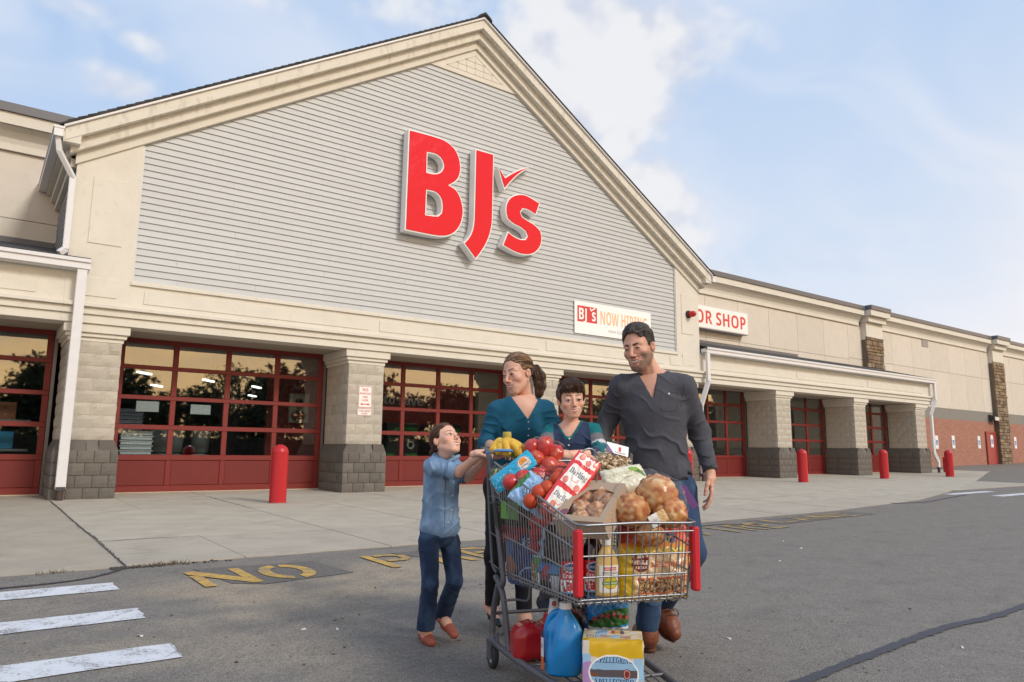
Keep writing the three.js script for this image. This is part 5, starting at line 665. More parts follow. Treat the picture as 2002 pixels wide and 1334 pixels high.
{ // rolls
  const t = item('roll_bag', 'big clear bag of browned cheese rolls hanging over the basket front', 'bread bag', 1270, 988, 3.02, {}); const rc = (s) => (u) => mix3(mix3([.36, .09, .025], [.62, .30, .1], ss(-.3, .3, fbm3(u.x * 5 + s, u.y * 5, u.z * 5, 4))), [.76, .56, .3], ss(.1, .5, fbm3(u.x * 11, u.y * 11 + s, u.z * 11, 3)) * .85);
  [[-.075, -.02, .02, .07, 1], [.03, .045, 0, .078, 2], [.075, -.025, .03, .065, 3], [-.005, -.11, .045, .052, 4], [.0, -.02, -.05, .06, 5]].forEach(([x, y, z, R, s]) => part('roll', lump(R, s * 9, { amp: .2, freq: 2.8, det: 5, sx: 1.08, col: rc(s * 4) }), M_vc, t).position.set(x, y, z));
  part('film_bag', lump(.15, 21, { sx: 1.06, sy: .95, sz: .75, amp: .12, freq: 4, det: 5 }), M_film, t); const lb = pouch(.075, .05, .006, 2, { crinkle: .002 }); lb.rotateZ(.5); lb.translate(.015, -.045, .1); part('label', lb, printed(128, 96, (c) => { c.fillStyle = '#f3efe6'; c.fillRect(0, 0, 128, 96); c.fillStyle = '#d9b27a'; c.fillRect(70, 0, 58, 96); txt(c, 'rolls', 14, 56, '22px serif', '#5a4a3a'); }), t); const tg = box(-.014, .014, -.05, .05, -.001, .001); tg.rotateZ(.55); tg.translate(.165, .035, .0); part('purple_tag', tg, plain(.14, .05, .2, .5), t); }
{ const t = item('cheese_bag', 'cream bag with a green leaf print behind the rolls', 'bag', 1222, 938, 3.25, { pitch: -.7, roll: .25 }); part('bag', pouch(.2, .14, .06, 33, { crinkle: .006, n: 22 }), printed(256, 180, (c, w, h) => { c.fillStyle = '#e6e0c4'; c.fillRect(0, 0, w, h); c.fillStyle = '#8fae3e'; c.beginPath(); c.ellipse(200, 60, 44, 22, .5, 0, 7); c.fill(); c.fillStyle = '#5c8a2e'; c.beginPath(); c.ellipse(226, 84, 30, 14, 1, 0, 7); c.fill(); txt(c, 'Shredded', 20, 80, '34px serif', '#a9a06a'); }), t); }
// -- seen through the basket front
{ const t = item('mustard_bottle', 'tall bottle of yellow dressing with a white label at the basket front', 'bottle', 1187, 1166, 2.94, { cartwise: true }); const b = lathe([[0, 0], [.046, .002], [.051, .012], [.051, .11], [.047, .145], [.03, .18], [.0175, .2], [.0165, .215]], 28); b.scale(1, 1, .68); part('bottle', b, phy({ color: lin(.72, .47, .14), roughness: .2, clearcoat: .6, clearcoatRoughness: .08 }), t); const cp = lathe([[.019, .2], [.019, .248], [.016, .252], [0, .252]], 20); part('cap', cp, plain(.78, .78, .77, .35), t);
  const lg = new THREE.CylinderGeometry(.0518, .0518, .105, 24, 1, true, -1.0, 2.0); lg.scale(1, 1, .69); lg.translate(0, .072, 0); part('label', lg, printed(256, 280, (c, w, h) => { c.fillStyle = '#f2efe8'; c.fillRect(0, 0, w, h); c.fillStyle = '#c8342c'; c.fillRect(60, 20, 140, 34); txt(c, 'SWEET BABY', 66, 46, 'bold 24px sans-serif', '#f2efe8', 130); txt(c, 'SWEET BABY', 40, 92, 'bold 34px serif', '#333', 180); c.fillStyle = '#d6c437'; c.beginPath(); c.ellipse(128, 180, 84, 62, 0, 0, 7); c.fill(); c.strokeStyle = '#a8442c'; c.lineWidth = 5; c.stroke(); c.fillStyle = '#4d8a2e'; c.fillRect(36, 166, 184, 36); txt(c, 'Honey Mustard', 42, 194, 'bold 30px serif', '#f4f2e6', 172); }), t); }
{ const t = item('cranberry_bottles', 'pair of dark juice bottles with white caps and red fruit label', 'juice', 1137, 1162, 3.0, { cartwise: true }); const prof = [[0, 0], [.04, .002], [.046, .012], [.046, .14], [.038, .19], [.02, .235], [.018, .26]]; const M_j = phy({ color: lin(.02, .006, .008), roughness: .08, clearcoat: 1, clearcoatRoughness: .03 }), M_wc = plain(.8, .8, .8, .35); const lt = printed(256, 256, (c, w, h) => { c.fillStyle = '#f1efee'; c.fillRect(0, 0, w, h); c.fillStyle = '#d3232d'; c.fillRect(0, 0, w, 150); c.fillStyle = '#f1efee'; c.beginPath(); c.ellipse(128, 52, 100, 44, 0, 0, 7); c.fill(); c.fillStyle = '#12408c'; c.beginPath(); c.ellipse(128, 52, 90, 36, 0, 0, 7); c.fill(); txt(c, 'Ocean Spray', 54, 62, 'italic bold 30px serif', '#fff', 150); txt(c, 'Cranberry', 26, 134, 'bold 48px sans-serif', '#fff', 206); const r = mulberry(4); for (let i = 0; i < 34; i++) { c.fillStyle = ['#c81f2c', '#a3121f', '#e0404a'][i % 3]; c.beginPath(); c.arc(20 + r() * 216, 170 + r() * 70, 14, 0, 7); c.fill(); } c.fillStyle = '#6da8d8'; c.fillRect(0, 244, w, 12); });
  for (const x of [-.052, .052]) { const b = part('bottle', lathe(prof, 24).translate(x, 0, 0), M_j, t); part('cap', new THREE.CylinderGeometry(.021, .021, .022, 16).translate(x, .268, 0), M_wc, b); const lg = new THREE.CylinderGeometry(.0466, .0466, .125, 20, 1, true, -1.3, 2.6); part('label', lg.translate(x, .075, 0), lt, b); } }
{ const t = item('walnut_bag', 'yellow and beige bag of shelled walnuts at the basket front', 'nut bag', 1276, 1118, 3.04, { cartwise: true }); part('bag', pouch(.33, .235, .1, 51, { crinkle: .012, n: 24, p: 3 }), printed(512, 384, (c, w, h) => { c.fillStyle = '#e8c9a0'; c.fillRect(0, 0, w, h); c.fillStyle = '#cfae1c'; c.fillRect(0, 0, 90, h); c.fillRect(0, 0, w, 60); c.fillStyle = '#e2902f'; c.fillRect(0, 0, w, 26); c.fillStyle = '#e9d9b8'; c.fillRect(110, 190, 402, 140); c.fillStyle = '#e2672b'; c.fillRect(110, 216, 380, 108); c.fillStyle = '#4b2c18'; c.fillRect(120, 226, 360, 88); nuts(c, 120, 226, 360, 88, 520, ['#c99a63', '#8a5a30', '#e0bd8a', '#6b4020'], 9, 5); c.fillStyle = '#7c2418'; c.beginPath(); c.arc(132, 120, 60, 0, 7); c.fill(); c.fillStyle = '#f0e6d4'; c.beginPath(); c.arc(132, 90, 26, 3.1, 6.3); c.fill(); txt(c, 'WELLSLEY', 76, 130, 'bold 36px sans-serif', '#f5ead8', 114); txt(c, 'FARMS', 96, 160, 'bold 26px sans-serif', '#f5ead8'); txt(c, 'SHELLED WALNUTS', 206, 150, 'bold 46px sans-serif', '#e0572a', 296); txt(c, '2 LB', 430, 100, 'bold 30px sans-serif', '#d0452a'); c.fillStyle = '#d1a91b'; c.fillRect(0, 348, w, 36); }), t); }
{ const t = item('red_snack_bag', 'glossy red and orange bag with a blue badge behind the walnuts', 'bag', 1278, 1056, 3.14, { cartwise: true, pitch: -.12 }); part('bag', pouch(.33, .3, .13, 61, { crinkle: .016, n: 24, p: 3 }), printed(512, 460, (c, w, h) => { const g = c.createLinearGradient(0, 0, 0, h); g.addColorStop(0, '#d42a2c'); g.addColorStop(1, '#ea7a2c'); c.fillStyle = g; c.fillRect(0, 0, w, h); c.fillStyle = '#14508f'; c.beginPath(); c.moveTo(150, 190); c.lineTo(370, 190); c.lineTo(350, 270); c.lineTo(130, 270); c.fill(); txt(c, 'SUN', 180, 255, 'italic bold 70px sans-serif', '#f3e9dc'); c.fillStyle = '#f0b23a'; c.fillRect(0, 340, w, 40); }), t); }
{ const t = item('strawberry_net', 'small red net bag at the basket\'s right front corner', 'fruit net', 1322, 1012, 3.2, {}); const r = mulberry(9); for (let i = 0; i < 7; i++) part('berry', lump(.028, i, { amp: .1, freq: 3, col: () => [.5, .02, .03] }), M_fruit, t).position.set((r() - .5) * .07, -.03 + r() * .06, (r() - .5) * .05); }
// -- seen through the side wires
const sideBag = (nm, lab, cat, px, py, d, w, h, th, draw, o = {}) => { const t = item(nm, lab, cat, px, py, d, { cartwise: true, yaw: -1.2, ...o }); part('bag', pouch(w, h, th, px, { crinkle: .008, n: 18, p: 3.5 }), printed(256, 384, draw), t); return t; };
sideBag('pet_food_bag', 'navy bag with pale lettering standing low in the cart rear', 'bag', 1026, 1090, 3.5, .24, .27, .1, (c, w, h) => { c.fillStyle = '#1b3a78'; c.fillRect(0, 0, w, h); c.fillStyle = '#2f6fc0'; c.fillRect(0, 0, 90, h); c.fillStyle = '#b4704a'; c.beginPath(); c.ellipse(70, 260, 46, 80, 0, 0, 7); c.fill(); txt(c, '13', 150, 110, 'bold 80px sans-serif', '#c8d6ea'); c.strokeStyle = '#b9c6dc'; c.lineWidth = 10; c.beginPath(); c.arc(230, 330, 90, 2.6, 4.8); c.stroke(); c.fillStyle = '#d4442c'; c.fillRect(0, 0, w, 26); });
sideBag('pasta_bag', 'pale blue and green printed carton standing mid cart', 'carton', 1072, 1085, 3.3, .2, .29, .07, (c, w, h) => { c.fillStyle = '#a3c6e4'; c.fillRect(0, 0, w, 220); c.fillStyle = '#5a9a3c'; c.fillRect(0, 210, w, 90); c.fillStyle = '#d8cdb8'; c.fillRect(0, 290, w, 94); nuts(c, 0, 250, w, 130, 120, ['#c5472d', '#7ba23e', '#d99a4a', '#8a5a30'], 14, 6); c.fillStyle = '#e9e6df'; c.fillRect(0, 0, 26, h); });
sideBag('coffee_bag', 'black glossy bag leaning in the cart behind the near bumper', 'bag', 1097, 1075, 3.12, .17, .2, .1, (c, w, h) => { c.fillStyle = '#141416'; c.fillRect(0, 0, w, h); c.fillStyle = '#2c8ac4'; c.fillRect(0, 300, w, 60); });
sideBag('bottled_drink_pack', 'blue banded drink multipack low beside the near bumper', 'multipack', 1090, 1128, 3.1, .2, .13, .12, (c, w, h) => { c.fillStyle = '#232428'; c.fillRect(0, 0, w, h); c.fillStyle = '#2f86c0'; c.fillRect(0, 20, w, 110); c.fillStyle = '#c9ccd0'; c.fillRect(0, 150, 70, h); c.fillRect(150, 150, 60, h); c.fillStyle = '#b3222a'; c.fillRect(90, 40, 40, 180); });
{ const t = item('potato_net', 'red net sack hanging low in mid cart', 'fruit net', 1066, 1030, 3.34, {}); for (let i = 0; i < 8; i++) part('orange', new THREE.SphereGeometry(.036, 14, 10), std({ color: lin(.5, .035, .02), roughness: .6, bumpMap: texOf(32, 32, (u, v) => (Math.abs(Math.sin(u * 25)) < .3 || Math.abs(Math.sin(v * 25)) < .3) ? 1 : 0, 1, false), bumpScale: .003 }), t).position.set(-.04 + (i % 3) * .042, -.09 + Math.floor(i / 3) * .055, .01 * (i % 2)); }
{ const t = item('salad_tub', 'dark clear tub of greens under the cyan pouch', 'tub', 1010, 1000, 3.5, { cartwise: true, yaw: -1.2 }); part('tub', cbox(-.12, .12, -.1, .06, -.08, .08, .02), film({ color: lin(.6, .62, .6) }), t); part('greens', lump(.07, 44, { sx: 1.3, sy: .8, amp: .35, freq: 4, col: (u) => mix3([.04, .05, .03], [.35, .3, .2], ss(0, .5, N3(u.x * 7, u.y * 7, u.z * 7))) }), M_vc, t); part('lid', cbox(-.125, .125, .06, .07, -.085, .085, .004), M_clam, t); part('green_label', box(-.02, .11, -.03, .05, .0802, .0812), plain(.12, .3, .06, .5), t); }
{ const t = item('lettuce_box', 'clear box of green grapes at the rear corner of the cart', 'clamshell', 982, 926, 3.52, { cartwise: true }); part('clamshell', cbox(-.06, .06, -.035, .035, -.05, .05, .01), M_clam, t); const r = mulberry(19), gs = []; for (let i = 0; i < 60; i++) gs.push(tint(new THREE.IcosahedronGeometry(.0105, 1).translate((r() - .5) * .1, -.028 + r() * .045, (r() - .5) * .075), r() < .7 ? [.14, .2, .05] : [.28, .3, .12])); part('grapes', merge(gs), M_vc, t).userData.kind = 'stuff'; }
{ const t = item('snack_carton', 'small red and blue carton against the cart\'s rear wires', 'carton', 1000, 1042, 3.56, { cartwise: true, yaw: -1.2 }); part('carton', cbox(-.08, .08, -.03, .03, -.03, .03, .003), printed(128, 64, (c) => { c.fillStyle = '#1d4f9a'; c.fillRect(0, 0, 128, 64); c.fillStyle = '#d3232d'; c.fillRect(0, 0, 34, 64); c.fillStyle = '#3b9a5a'; c.fillRect(96, 0, 32, 30); }), t); part('flap', box(-.08, .08, .0305, .032, -.03, .0), plain(.4, .05, .05, .5), t); }
// -- on the lower rack
{ const t = item('blue_detergent_jug', 'big bright blue detergent jug with a white cap on the lower rack', 'jug', 1102, 1318, 3.0, { yaw: -.1 });
  const sec = [[0, .062, .048], [.012, .074, .056], [.08, .079, .06], [.14, .08, .062], [.175, .076, .058], [.205, .06, .05], [.23, .04, .036], [.25, .026, .026], [.262, .022, .022]]; const n = 28, pos = [], idx = []; sec.forEach(([y, a, b], k) => { for (let i = 0; i < n; i++) { const th = i / n * 2 * Math.PI, e = k < 6 ? .72 : 1; const cx = Math.sign(Math.cos(th)) * Math.abs(Math.cos(th)) ** e, sz = Math.sign(Math.sin(th)) * Math.abs(Math.sin(th)) ** e; let px = cx * a, pz = sz * b; if (y > .12 && y < .25 && cx < -.5) pz *= .55; if (y > .15 && y < .24) pz *= 1 - .25 * Math.exp(-(((cx * a - .02) / .012) ** 2)); pos.push(px + (y > .2 ? (y - .2) * .08 : 0), y, pz); } }); for (let k = 0; k < sec.length - 1; k++) for (let i = 0; i < n; i++) { const a = k * n + i, b = k * n + (i + 1) % n; idx.push(a, a + n, b, b, a + n, b + n); } for (let i = 1; i < n - 1; i++) idx.push(0, i, i + 1); const g = new THREE.BufferGeometry(); g.setAttribute('position', new THREE.Float32BufferAttribute(pos, 3)); g.setIndex(idx); g.computeVertexNormals();
  part('jug_body', g, phy({ color: lin(.006, .23, .58), roughness: .28, clearcoat: .3, clearcoatRoughness: .2 }), t); part('cap', merge([new THREE.CylinderGeometry(.025, .026, .024, 20).translate(.008, .27, 0)], false), plain(.75, .74, .7, .4), t); part('handle', tube([V(-.0, .25, -.01), V(-.045, .235, -.0), V(-.066, .195, 0), V(-.074, .14, 0)], .012, 10), phy({ color: lin(.006, .22, .55), roughness: .28 }), t); const lg = new THREE.CylinderGeometry(.1, .1, .15, 12, 1, true, -.28, .56); lg.rotateY(-1.15); lg.scale(.55, 1, .5); lg.translate(-.038, .1, .012); part('label', lg, printed(128, 192, (c, w, h) => { c.fillStyle = '#d8dfe6'; c.fillRect(0, 0, w, h); c.fillStyle = '#1c2a4a'; c.fillRect(0, 0, w, 34); c.fillStyle = '#d86a3c'; c.fillRect(0, 130, w, 62); txt(c, 'SOFT', 22, 90, 'bold 34px sans-serif', '#2f4a86'); }), t); }
{ const t = item('spray_bottle', 'clear pump bottle standing behind the blue jug', 'bottle', 1083, 1215, 3.2, {}); part('bottle', lathe([[0, -.12], [.04, -.12], [.042, -.02], [.03, .02], [.018, .035]], 20), film({ color: lin(.75, .82, .9), roughness: .2 }), t); part('collar', new THREE.CylinderGeometry(.022, .028, .03, 16).translate(0, .045, 0), plain(.7, .68, .66, .4), t); part('pump', new THREE.CylinderGeometry(.018, .022, .035, 16).translate(0, .078, 0), plain(.62, .62, .64, .4), t); part('red_cap', new THREE.CylinderGeometry(.011, .011, .012, 14).rotateX(Math.PI / 2).translate(0, .078, .018), plain(.45, .1, .07, .5), t); }
{ const t = item('water_case', 'yellow and blue shrink wrapped case of sparkling water cans at the rack front', 'drink case', 1199, 1352, 2.88, { yaw: .31 }); const W = .118, D = .1, H = .212;
  const box6 = (draw) => printed(512, 384, draw, { roughness: .25 }); const front = box6((c, w, h) => { c.fillStyle = '#d8d2c8'; c.fillRect(0, 0, w, h); c.fillStyle = '#d8ae1e'; c.fillRect(60, 0, w, 110); c.fillRect(300, 250, w, 140); c.fillStyle = '#9fc6e2'; c.fillRect(430, 110, 90, 150); c.fillRect(0, 90, 70, 130); c.fillStyle = '#b48cc0'; c.beginPath(); c.arc(60, 250, 110, 1.2, 4.9); c.fill(); c.fillStyle = '#f4f2ee'; c.beginPath(); c.ellipse(262, 214, 208, 124, 0, 0, 7); c.fill(); c.save(); c.beginPath(); c.ellipse(262, 214, 196, 112, 0, 0, 7); c.clip(); c.fillStyle = '#93bbd8'; c.fillRect(0, 0, w, h); c.fillStyle = '#5a5254'; c.fillRect(0, 190, w, 50); c.fillStyle = '#7d4a34'; c.fillRect(0, 214, 140, 22); txt(c, 'S.PELLEGRINO', 110, 146, 'bold 56px serif', '#25355e', 310); c.fillStyle = '#93bbd8'; c.fillRect(60, 72, 400, 32); txt(c, '\u2605', 240, 186, '34px sans-serif', '#c23a2c'); txt(c, 'S.PELLEGRINO', 104, 290, 'bold 54px serif', '#1f2f58', 320); c.fillStyle = '#8a2f26'; c.beginPath(); c.arc(372, 216, 34, 0, 7); c.fill(); c.strokeStyle = '#d8cfc4'; c.lineWidth = 4; c.beginPath(); c.arc(372, 216, 25, 0, 7); c.stroke(); c.restore(); });
  const topm = box6((c, w, h) => { c.fillStyle = '#e2d2ae'; c.fillRect(0, 0, w, h); c.fillStyle = '#d8ae1e'; c.fillRect(0, 300, w, 84); c.fillRect(120, 0, 392, 46); c.fillStyle = '#9fc6e2'; c.fillRect(110, 0, 100, 300); c.fillStyle = '#c24a34'; c.fillRect(240, 70, 40, 90); c.fillStyle = '#e0b93a'; c.fillRect(285, 70, 30, 90); c.fillStyle = '#6a3a5a'; c.fillRect(320, 70, 36, 90); c.fillStyle = '#cfdbe6'; c.fillRect(420, 96, 54, 50); for (let i = 0; i < 4; i++) { c.fillStyle = ['#b48cc0', '#dcae3a', '#b06a3c', '#c9863c'][i]; c.fillRect(150, 196 + i * 24, 260, 20); c.fillStyle = '#9fc6e2'; c.fillRect(230, 196 + i * 24, 90, 20); } c.strokeStyle = '#1c1c22'; c.lineWidth = 7; c.strokeRect(40, 220, 74, 54); txt(c, '24', 52, 264, 'bold 44px sans-serif', '#1c1c22'); });
  const side = box6((c, w, h) => { c.fillStyle = '#e0cfa6'; c.fillRect(0, 0, w, h); c.fillStyle = '#9fc6e2'; c.fillRect(0, 150, w, 120); c.fillStyle = '#d8ae1e'; c.fillRect(0, 280, w, 104); for (let i = 0; i < 7; i++) { c.fillStyle = i % 2 ? '#c9863c' : '#7f9fc0'; c.fillRect(20 + i * 70, 40, 30, 80); } c.save(); c.rotate(-.2); txt(c, 'S.PELLEGRINO', 60, 300, 'bold 60px serif', '#1f3f78', 380); c.restore(); });
  const g = new THREE.BoxGeometry(2 * W, H, 2 * D, 14, 10, 12), p = g.attributes.position; for (let i = 0; i < p.count; i++) { const x = p.getX(i), y = p.getY(i), z = p.getZ(i); const n = .0035 * N3(x * 30, y * 30, z * 30), e = (Math.abs(x) > W - .001 ? 1 : 0) + (Math.abs(y) > H / 2 - .001 ? 1 : 0) + (Math.abs(z) > D - .001 ? 1 : 0), k = e > 1 ? .975 : 1; p.setXYZ(i, x * k + n, y * k + n, z * k + n); } g.translate(0, H / 2, 0); g.computeVertexNormals(); part('case', g, [side, side, topm, side, front, side], t); part('film_knot', lump(.018, 5, { amp: .4, freq: 3 }), M_film, t).position.set(.02, .01, D + .008); t.rotation.y = -YAW - .14; }
{ const t = item('diaper_pack', 'bright blue plastic pack with green print standing on the rear of the rack', 'pack', 1188, 1192, 3.35, {}); part('pack', pouch(.19, .2, .12, 71, { crinkle: .012, p: 4, n: 20 }), printed(256, 256, (c, w, h) => { c.fillStyle = '#1a84c8'; c.fillRect(0, 0, w, h); c.fillStyle = '#e0c08a'; c.beginPath(); c.moveTo(30, 0); c.lineTo(130, 0); c.lineTo(60, 60); c.fill(); c.fillStyle = '#2f6a2c'; c.beginPath(); c.moveTo(0, 190); c.quadraticCurveTo(128, 90, 256, 110); c.lineTo(256, 200); c.lineTo(0, 220); c.fill(); const r = mulberry(3); for (let i = 0; i < 12; i++) { c.fillStyle = i % 2 ? '#b8402c' : '#3c2a20'; c.beginPath(); c.arc(20 + i * 20, 175 - 40 * Math.sin(i / 4) + r() * 20, 13, 0, 7); c.fill(); } c.fillStyle = '#e9e6e0'; c.fillRect(0, 214, w, 16); }), t); }
{ const t = item('dark_snack_bag', 'dark printed bag between the jugs and the blue pack', 'bag', 1143, 1200, 3.4, { yaw: -.5 }); part('bag', pouch(.16, .2, .1, 81, { crinkle: .012 }), printed(128, 192, (c, w, h) => { c.fillStyle = '#2a2625'; c.fillRect(0, 0, w, h); c.fillStyle = '#1f3f78'; c.fillRect(80, 0, 48, h); c.fillStyle = '#7a3a2c'; c.fillRect(10, 70, 60, 40); txt(c, 'G', 24, 60, 'bold 60px sans-serif', '#6a5a50'); }), t); }
// ---------- people: distance fields meshed with surface nets ----------
const smin = (a, b, k) => { const h = Math.max(k - Math.abs(a - b), 0) / k; return Math.min(a, b) - h * h * k * .25; };
const smax = (a, b, k) => -smin(-a, -b, k);
const cap3 = (x, y, z, a, b, ra, rb) => { const bx = b.x - a.x, by = b.y - a.y, bz = b.z - a.z, px = x - a.x, py = y - a.y, pz = z - a.z; const t = clamp((px * bx + py * by + pz * bz) / (bx * bx + by * by + bz * bz + 1e-12)); const dx = px - bx * t, dy = py - by * t, dz = pz - bz * t; return Math.sqrt(dx * dx + dy * dy + dz * dz) - (ra + (rb - ra) * t); };
const ell3 = (x, y, z, cx, cy, cz, rx, ry, rz) => { const a = (x - cx) / rx, b = (y - cy) / ry, c = (z - cz) / rz, k0 = Math.sqrt(a * a + b * b + c * c), e = a / rx, f = b / ry, g = c / rz, k1 = Math.sqrt(e * e + f * f + g * g); return k1 < 1e-9 ? -Math.min(rx, ry, rz) : k0 * (k0 - 1) / k1; };
const sph = (x, y, z, cx, cy, cz, r) => Math.sqrt((x - cx) ** 2 + (y - cy) ** 2 + (z - cz) ** 2) - r;
class Field {            // a smooth union of tapered bones and turned ellipsoids
  constructor() { this.q = []; this.lo = V(1e9, 1e9, 1e9); this.hi = V(-1e9, -1e9, -1e9); }
  grow(p, r) { this.lo.min(V(p.x - r, p.y - r, p.z - r)); this.hi.max(V(p.x + r, p.y + r, p.z + r)); }
  bone(a, b, ra, rb = ra, k = .03) { this.q.push({ t: 0, a, b, ra, rb, k }); this.grow(a, ra); this.grow(b, rb); return this; }
  chain(pts, rs, k = .02) { for (let i = 0; i < pts.length - 1; i++) this.bone(pts[i], pts[i + 1], rs[i], rs[i + 1], k); return this; }
  ell(c, ax, r, k = .04) { this.q.push({ t: 1, c, ax, r, k }); this.grow(c, Math.max(...r)); return this; }
  d(x, y, z) { let d = 1e3; for (const p of this.q) { let e; if (p.t === 0) e = cap3(x, y, z, p.a, p.b, p.ra, p.rb); else { const dx = x - p.c.x, dy = y - p.c.y, dz = z - p.c.z, [X, Y, Z] = p.ax; e = ell3(dx * X.x + dy * X.y + dz * X.z, dx * Y.x + dy * Y.y + dz * Y.z, dx * Z.x + dy * Z.y + dz * Z.z, 0, 0, 0, p.r[0], p.r[1], p.r[2]); } d = d > 900 ? e : smin(d, e, p.k); } return d; }
}
function surface(f, lo, hi, h, color, off = V(0, 0, 0)) {
  const nx = Math.ceil((hi.x - lo.x) / h) + 2, ny = Math.ceil((hi.y - lo.y) / h) + 2, nz = Math.ceil((hi.z - lo.z) / h) + 2, B = 4;
  const val = new Float32Array((nx + 1) * (ny + 1) * (nz + 1)).fill(9), sx = 1, sy = nx + 1, sz = (nx + 1) * (ny + 1);
  const X = i => lo.x + (i - .5) * h, Y = j => lo.y + (j - .5) * h, Z = k => lo.z + (k - .5) * h;
  for (let k0 = 0; k0 <= nz; k0 += B) for (let j0 = 0; j0 <= ny; j0 += B) for (let i0 = 0; i0 <= nx; i0 += B) {
    const c = f(X(i0 + B / 2), Y(j0 + B / 2), Z(k0 + B / 2)), far = Math.abs(c) > h * B * 1.35 + .006;
    for (let k = k0; k < Math.min(k0 + B, nz + 1); k++) for (let j = j0; j < Math.min(j0 + B, ny + 1); j++) for (let i = i0; i < Math.min(i0 + B, nx + 1); i++) val[i + j * sy + k * sz] = far ? c : f(X(i), Y(j), Z(k));
  }
  const id = new Int32Array(val.length).fill(-1), pos = [], idx = [];
  for (let k = 0; k < nz; k++) for (let j = 0; j < ny; j++) for (let i = 0; i < nx; i++) {
    const o = i + j * sy + k * sz; let m = 0, ax = 0, ay = 0, az = 0, n = 0; const v = [];
    for (let q = 0; q < 8; q++) { const w = val[o + (q & 1) + (q >> 1 & 1) * sy + (q >> 2) * sz]; v.push(w); if (w < 0) m |= 1 << q; }
    if (m === 0 || m === 255) continue;
    for (let q = 0; q < 8; q++) for (const b of [1, 2, 4]) if (!(q & b)) { const w = v[q], u = v[q | b]; if ((w < 0) !== (u < 0)) { const t = w / (w - u); ax += (q & 1) + (b === 1 ? t : 0); ay += (q >> 1 & 1) + (b === 2 ? t : 0); az += (q >> 2) + (b === 4 ? t : 0); n++; } }
    id[o] = pos.length / 3; pos.push(X(i) + ax / n * h, Y(j) + ay / n * h, Z(k) + az / n * h);
  }
  const quad = (a, b, c, d, flip) => { if (a < 0 || b < 0 || c < 0 || d < 0) return; flip ? idx.push(a, c, b, b, c, d) : idx.push(a, b, c, b, d, c); };
  for (let k = 1; k < nz; k++) for (let j = 1; j < ny; j++) for (let i = 1; i < nx; i++) {
    const o = i + j * sy + k * sz, s = val[o] < 0;
    if (s !== val[o + sx] < 0) quad(id[o - sy - sz], id[o - sz], id[o - sy], id[o], !s);
    if (s !== val[o + sy] < 0) quad(id[o - sx - sz], id[o - sx], id[o - sz], id[o], !s);
    if (s !== val[o + sz] < 0) quad(id[o - sx - sy], id[o - sy], id[o - sx], id[o], !s);
  }
  const nv = pos.length / 3, nor = new Float32Array(nv * 3), uv = new Float32Array(nv * 2), col = color ? new Float32Array(nv * 3) : null, e = h * .6;
  for (let i = 0; i < nv; i++) { const x = pos[i * 3], y = pos[i * 3 + 1], z = pos[i * 3 + 2]; let gx = f(x + e, y, z) - f(x - e, y, z), gy = f(x, y + e, z) - f(x, y - e, z), gz = f(x, y, z + e) - f(x, y, z - e); const l = Math.hypot(gx, gy, gz) || 1; nor[i * 3] = gx / l; nor[i * 3 + 1] = gy / l; nor[i * 3 + 2] = gz / l; uv[i * 2] = x + z; uv[i * 2 + 1] = y; if (col) col.set(color(x, y, z), i * 3); pos[i * 3] -= off.x; pos[i * 3 + 1] -= off.y; pos[i * 3 + 2] -= off.z; }
  const g = new THREE.BufferGeometry(); g.setAttribute('position', new THREE.Float32BufferAttribute(pos, 3)); g.setAttribute('normal', new THREE.BufferAttribute(nor, 3)); g.setAttribute('uv', new THREE.BufferAttribute(uv, 2)); if (col) g.setAttribute('color', new THREE.BufferAttribute(col, 3)); g.setIndex(idx); return g;
}
const TC = V(-Math.sin(YAW), 0, Math.cos(YAW)), RR = V(Math.cos(YAW), 0, Math.sin(YAW)), YY = V(0, 1, 0);     // towards the viewer, picture right, up
const dirOf = (yaw, pitch) => TC.clone().multiplyScalar(Math.cos(yaw) * Math.cos(pitch)).addScaledVector(RR, Math.sin(yaw) * Math.cos(pitch)).addScaledVector(YY, Math.sin(pitch));
function headFrame(c, yaw, pitch, roll) { const F = dirOf(yaw, pitch); let X = new THREE.Vector3().crossVectors(YY, F).normalize(); let U = new THREE.Vector3().crossVectors(F, X); const X2 = X.clone().multiplyScalar(Math.cos(roll)).addScaledVector(U, Math.sin(roll)), U2 = U.clone().multiplyScalar(Math.cos(roll)).addScaledVector(X, -Math.sin(roll)); return { c, X: X2, U: U2, F }; }
const toLocal = (H, S, x, y, z) => { const dx = x - H.c.x, dy = y - H.c.y, dz = z - H.c.z; return [(dx * H.X.x + dy * H.X.y + dz * H.X.z) / S, (dx * H.U.x + dy * H.U.y + dz * H.U.z) / S, (dx * H.F.x + dy * H.F.y + dz * H.F.z) / S]; };
const toWorld = (H, S, x, y, z) => H.c.clone().addScaledVector(H.X, x * S).addScaledVector(H.U, y * S).addScaledVector(H.F, z * S);
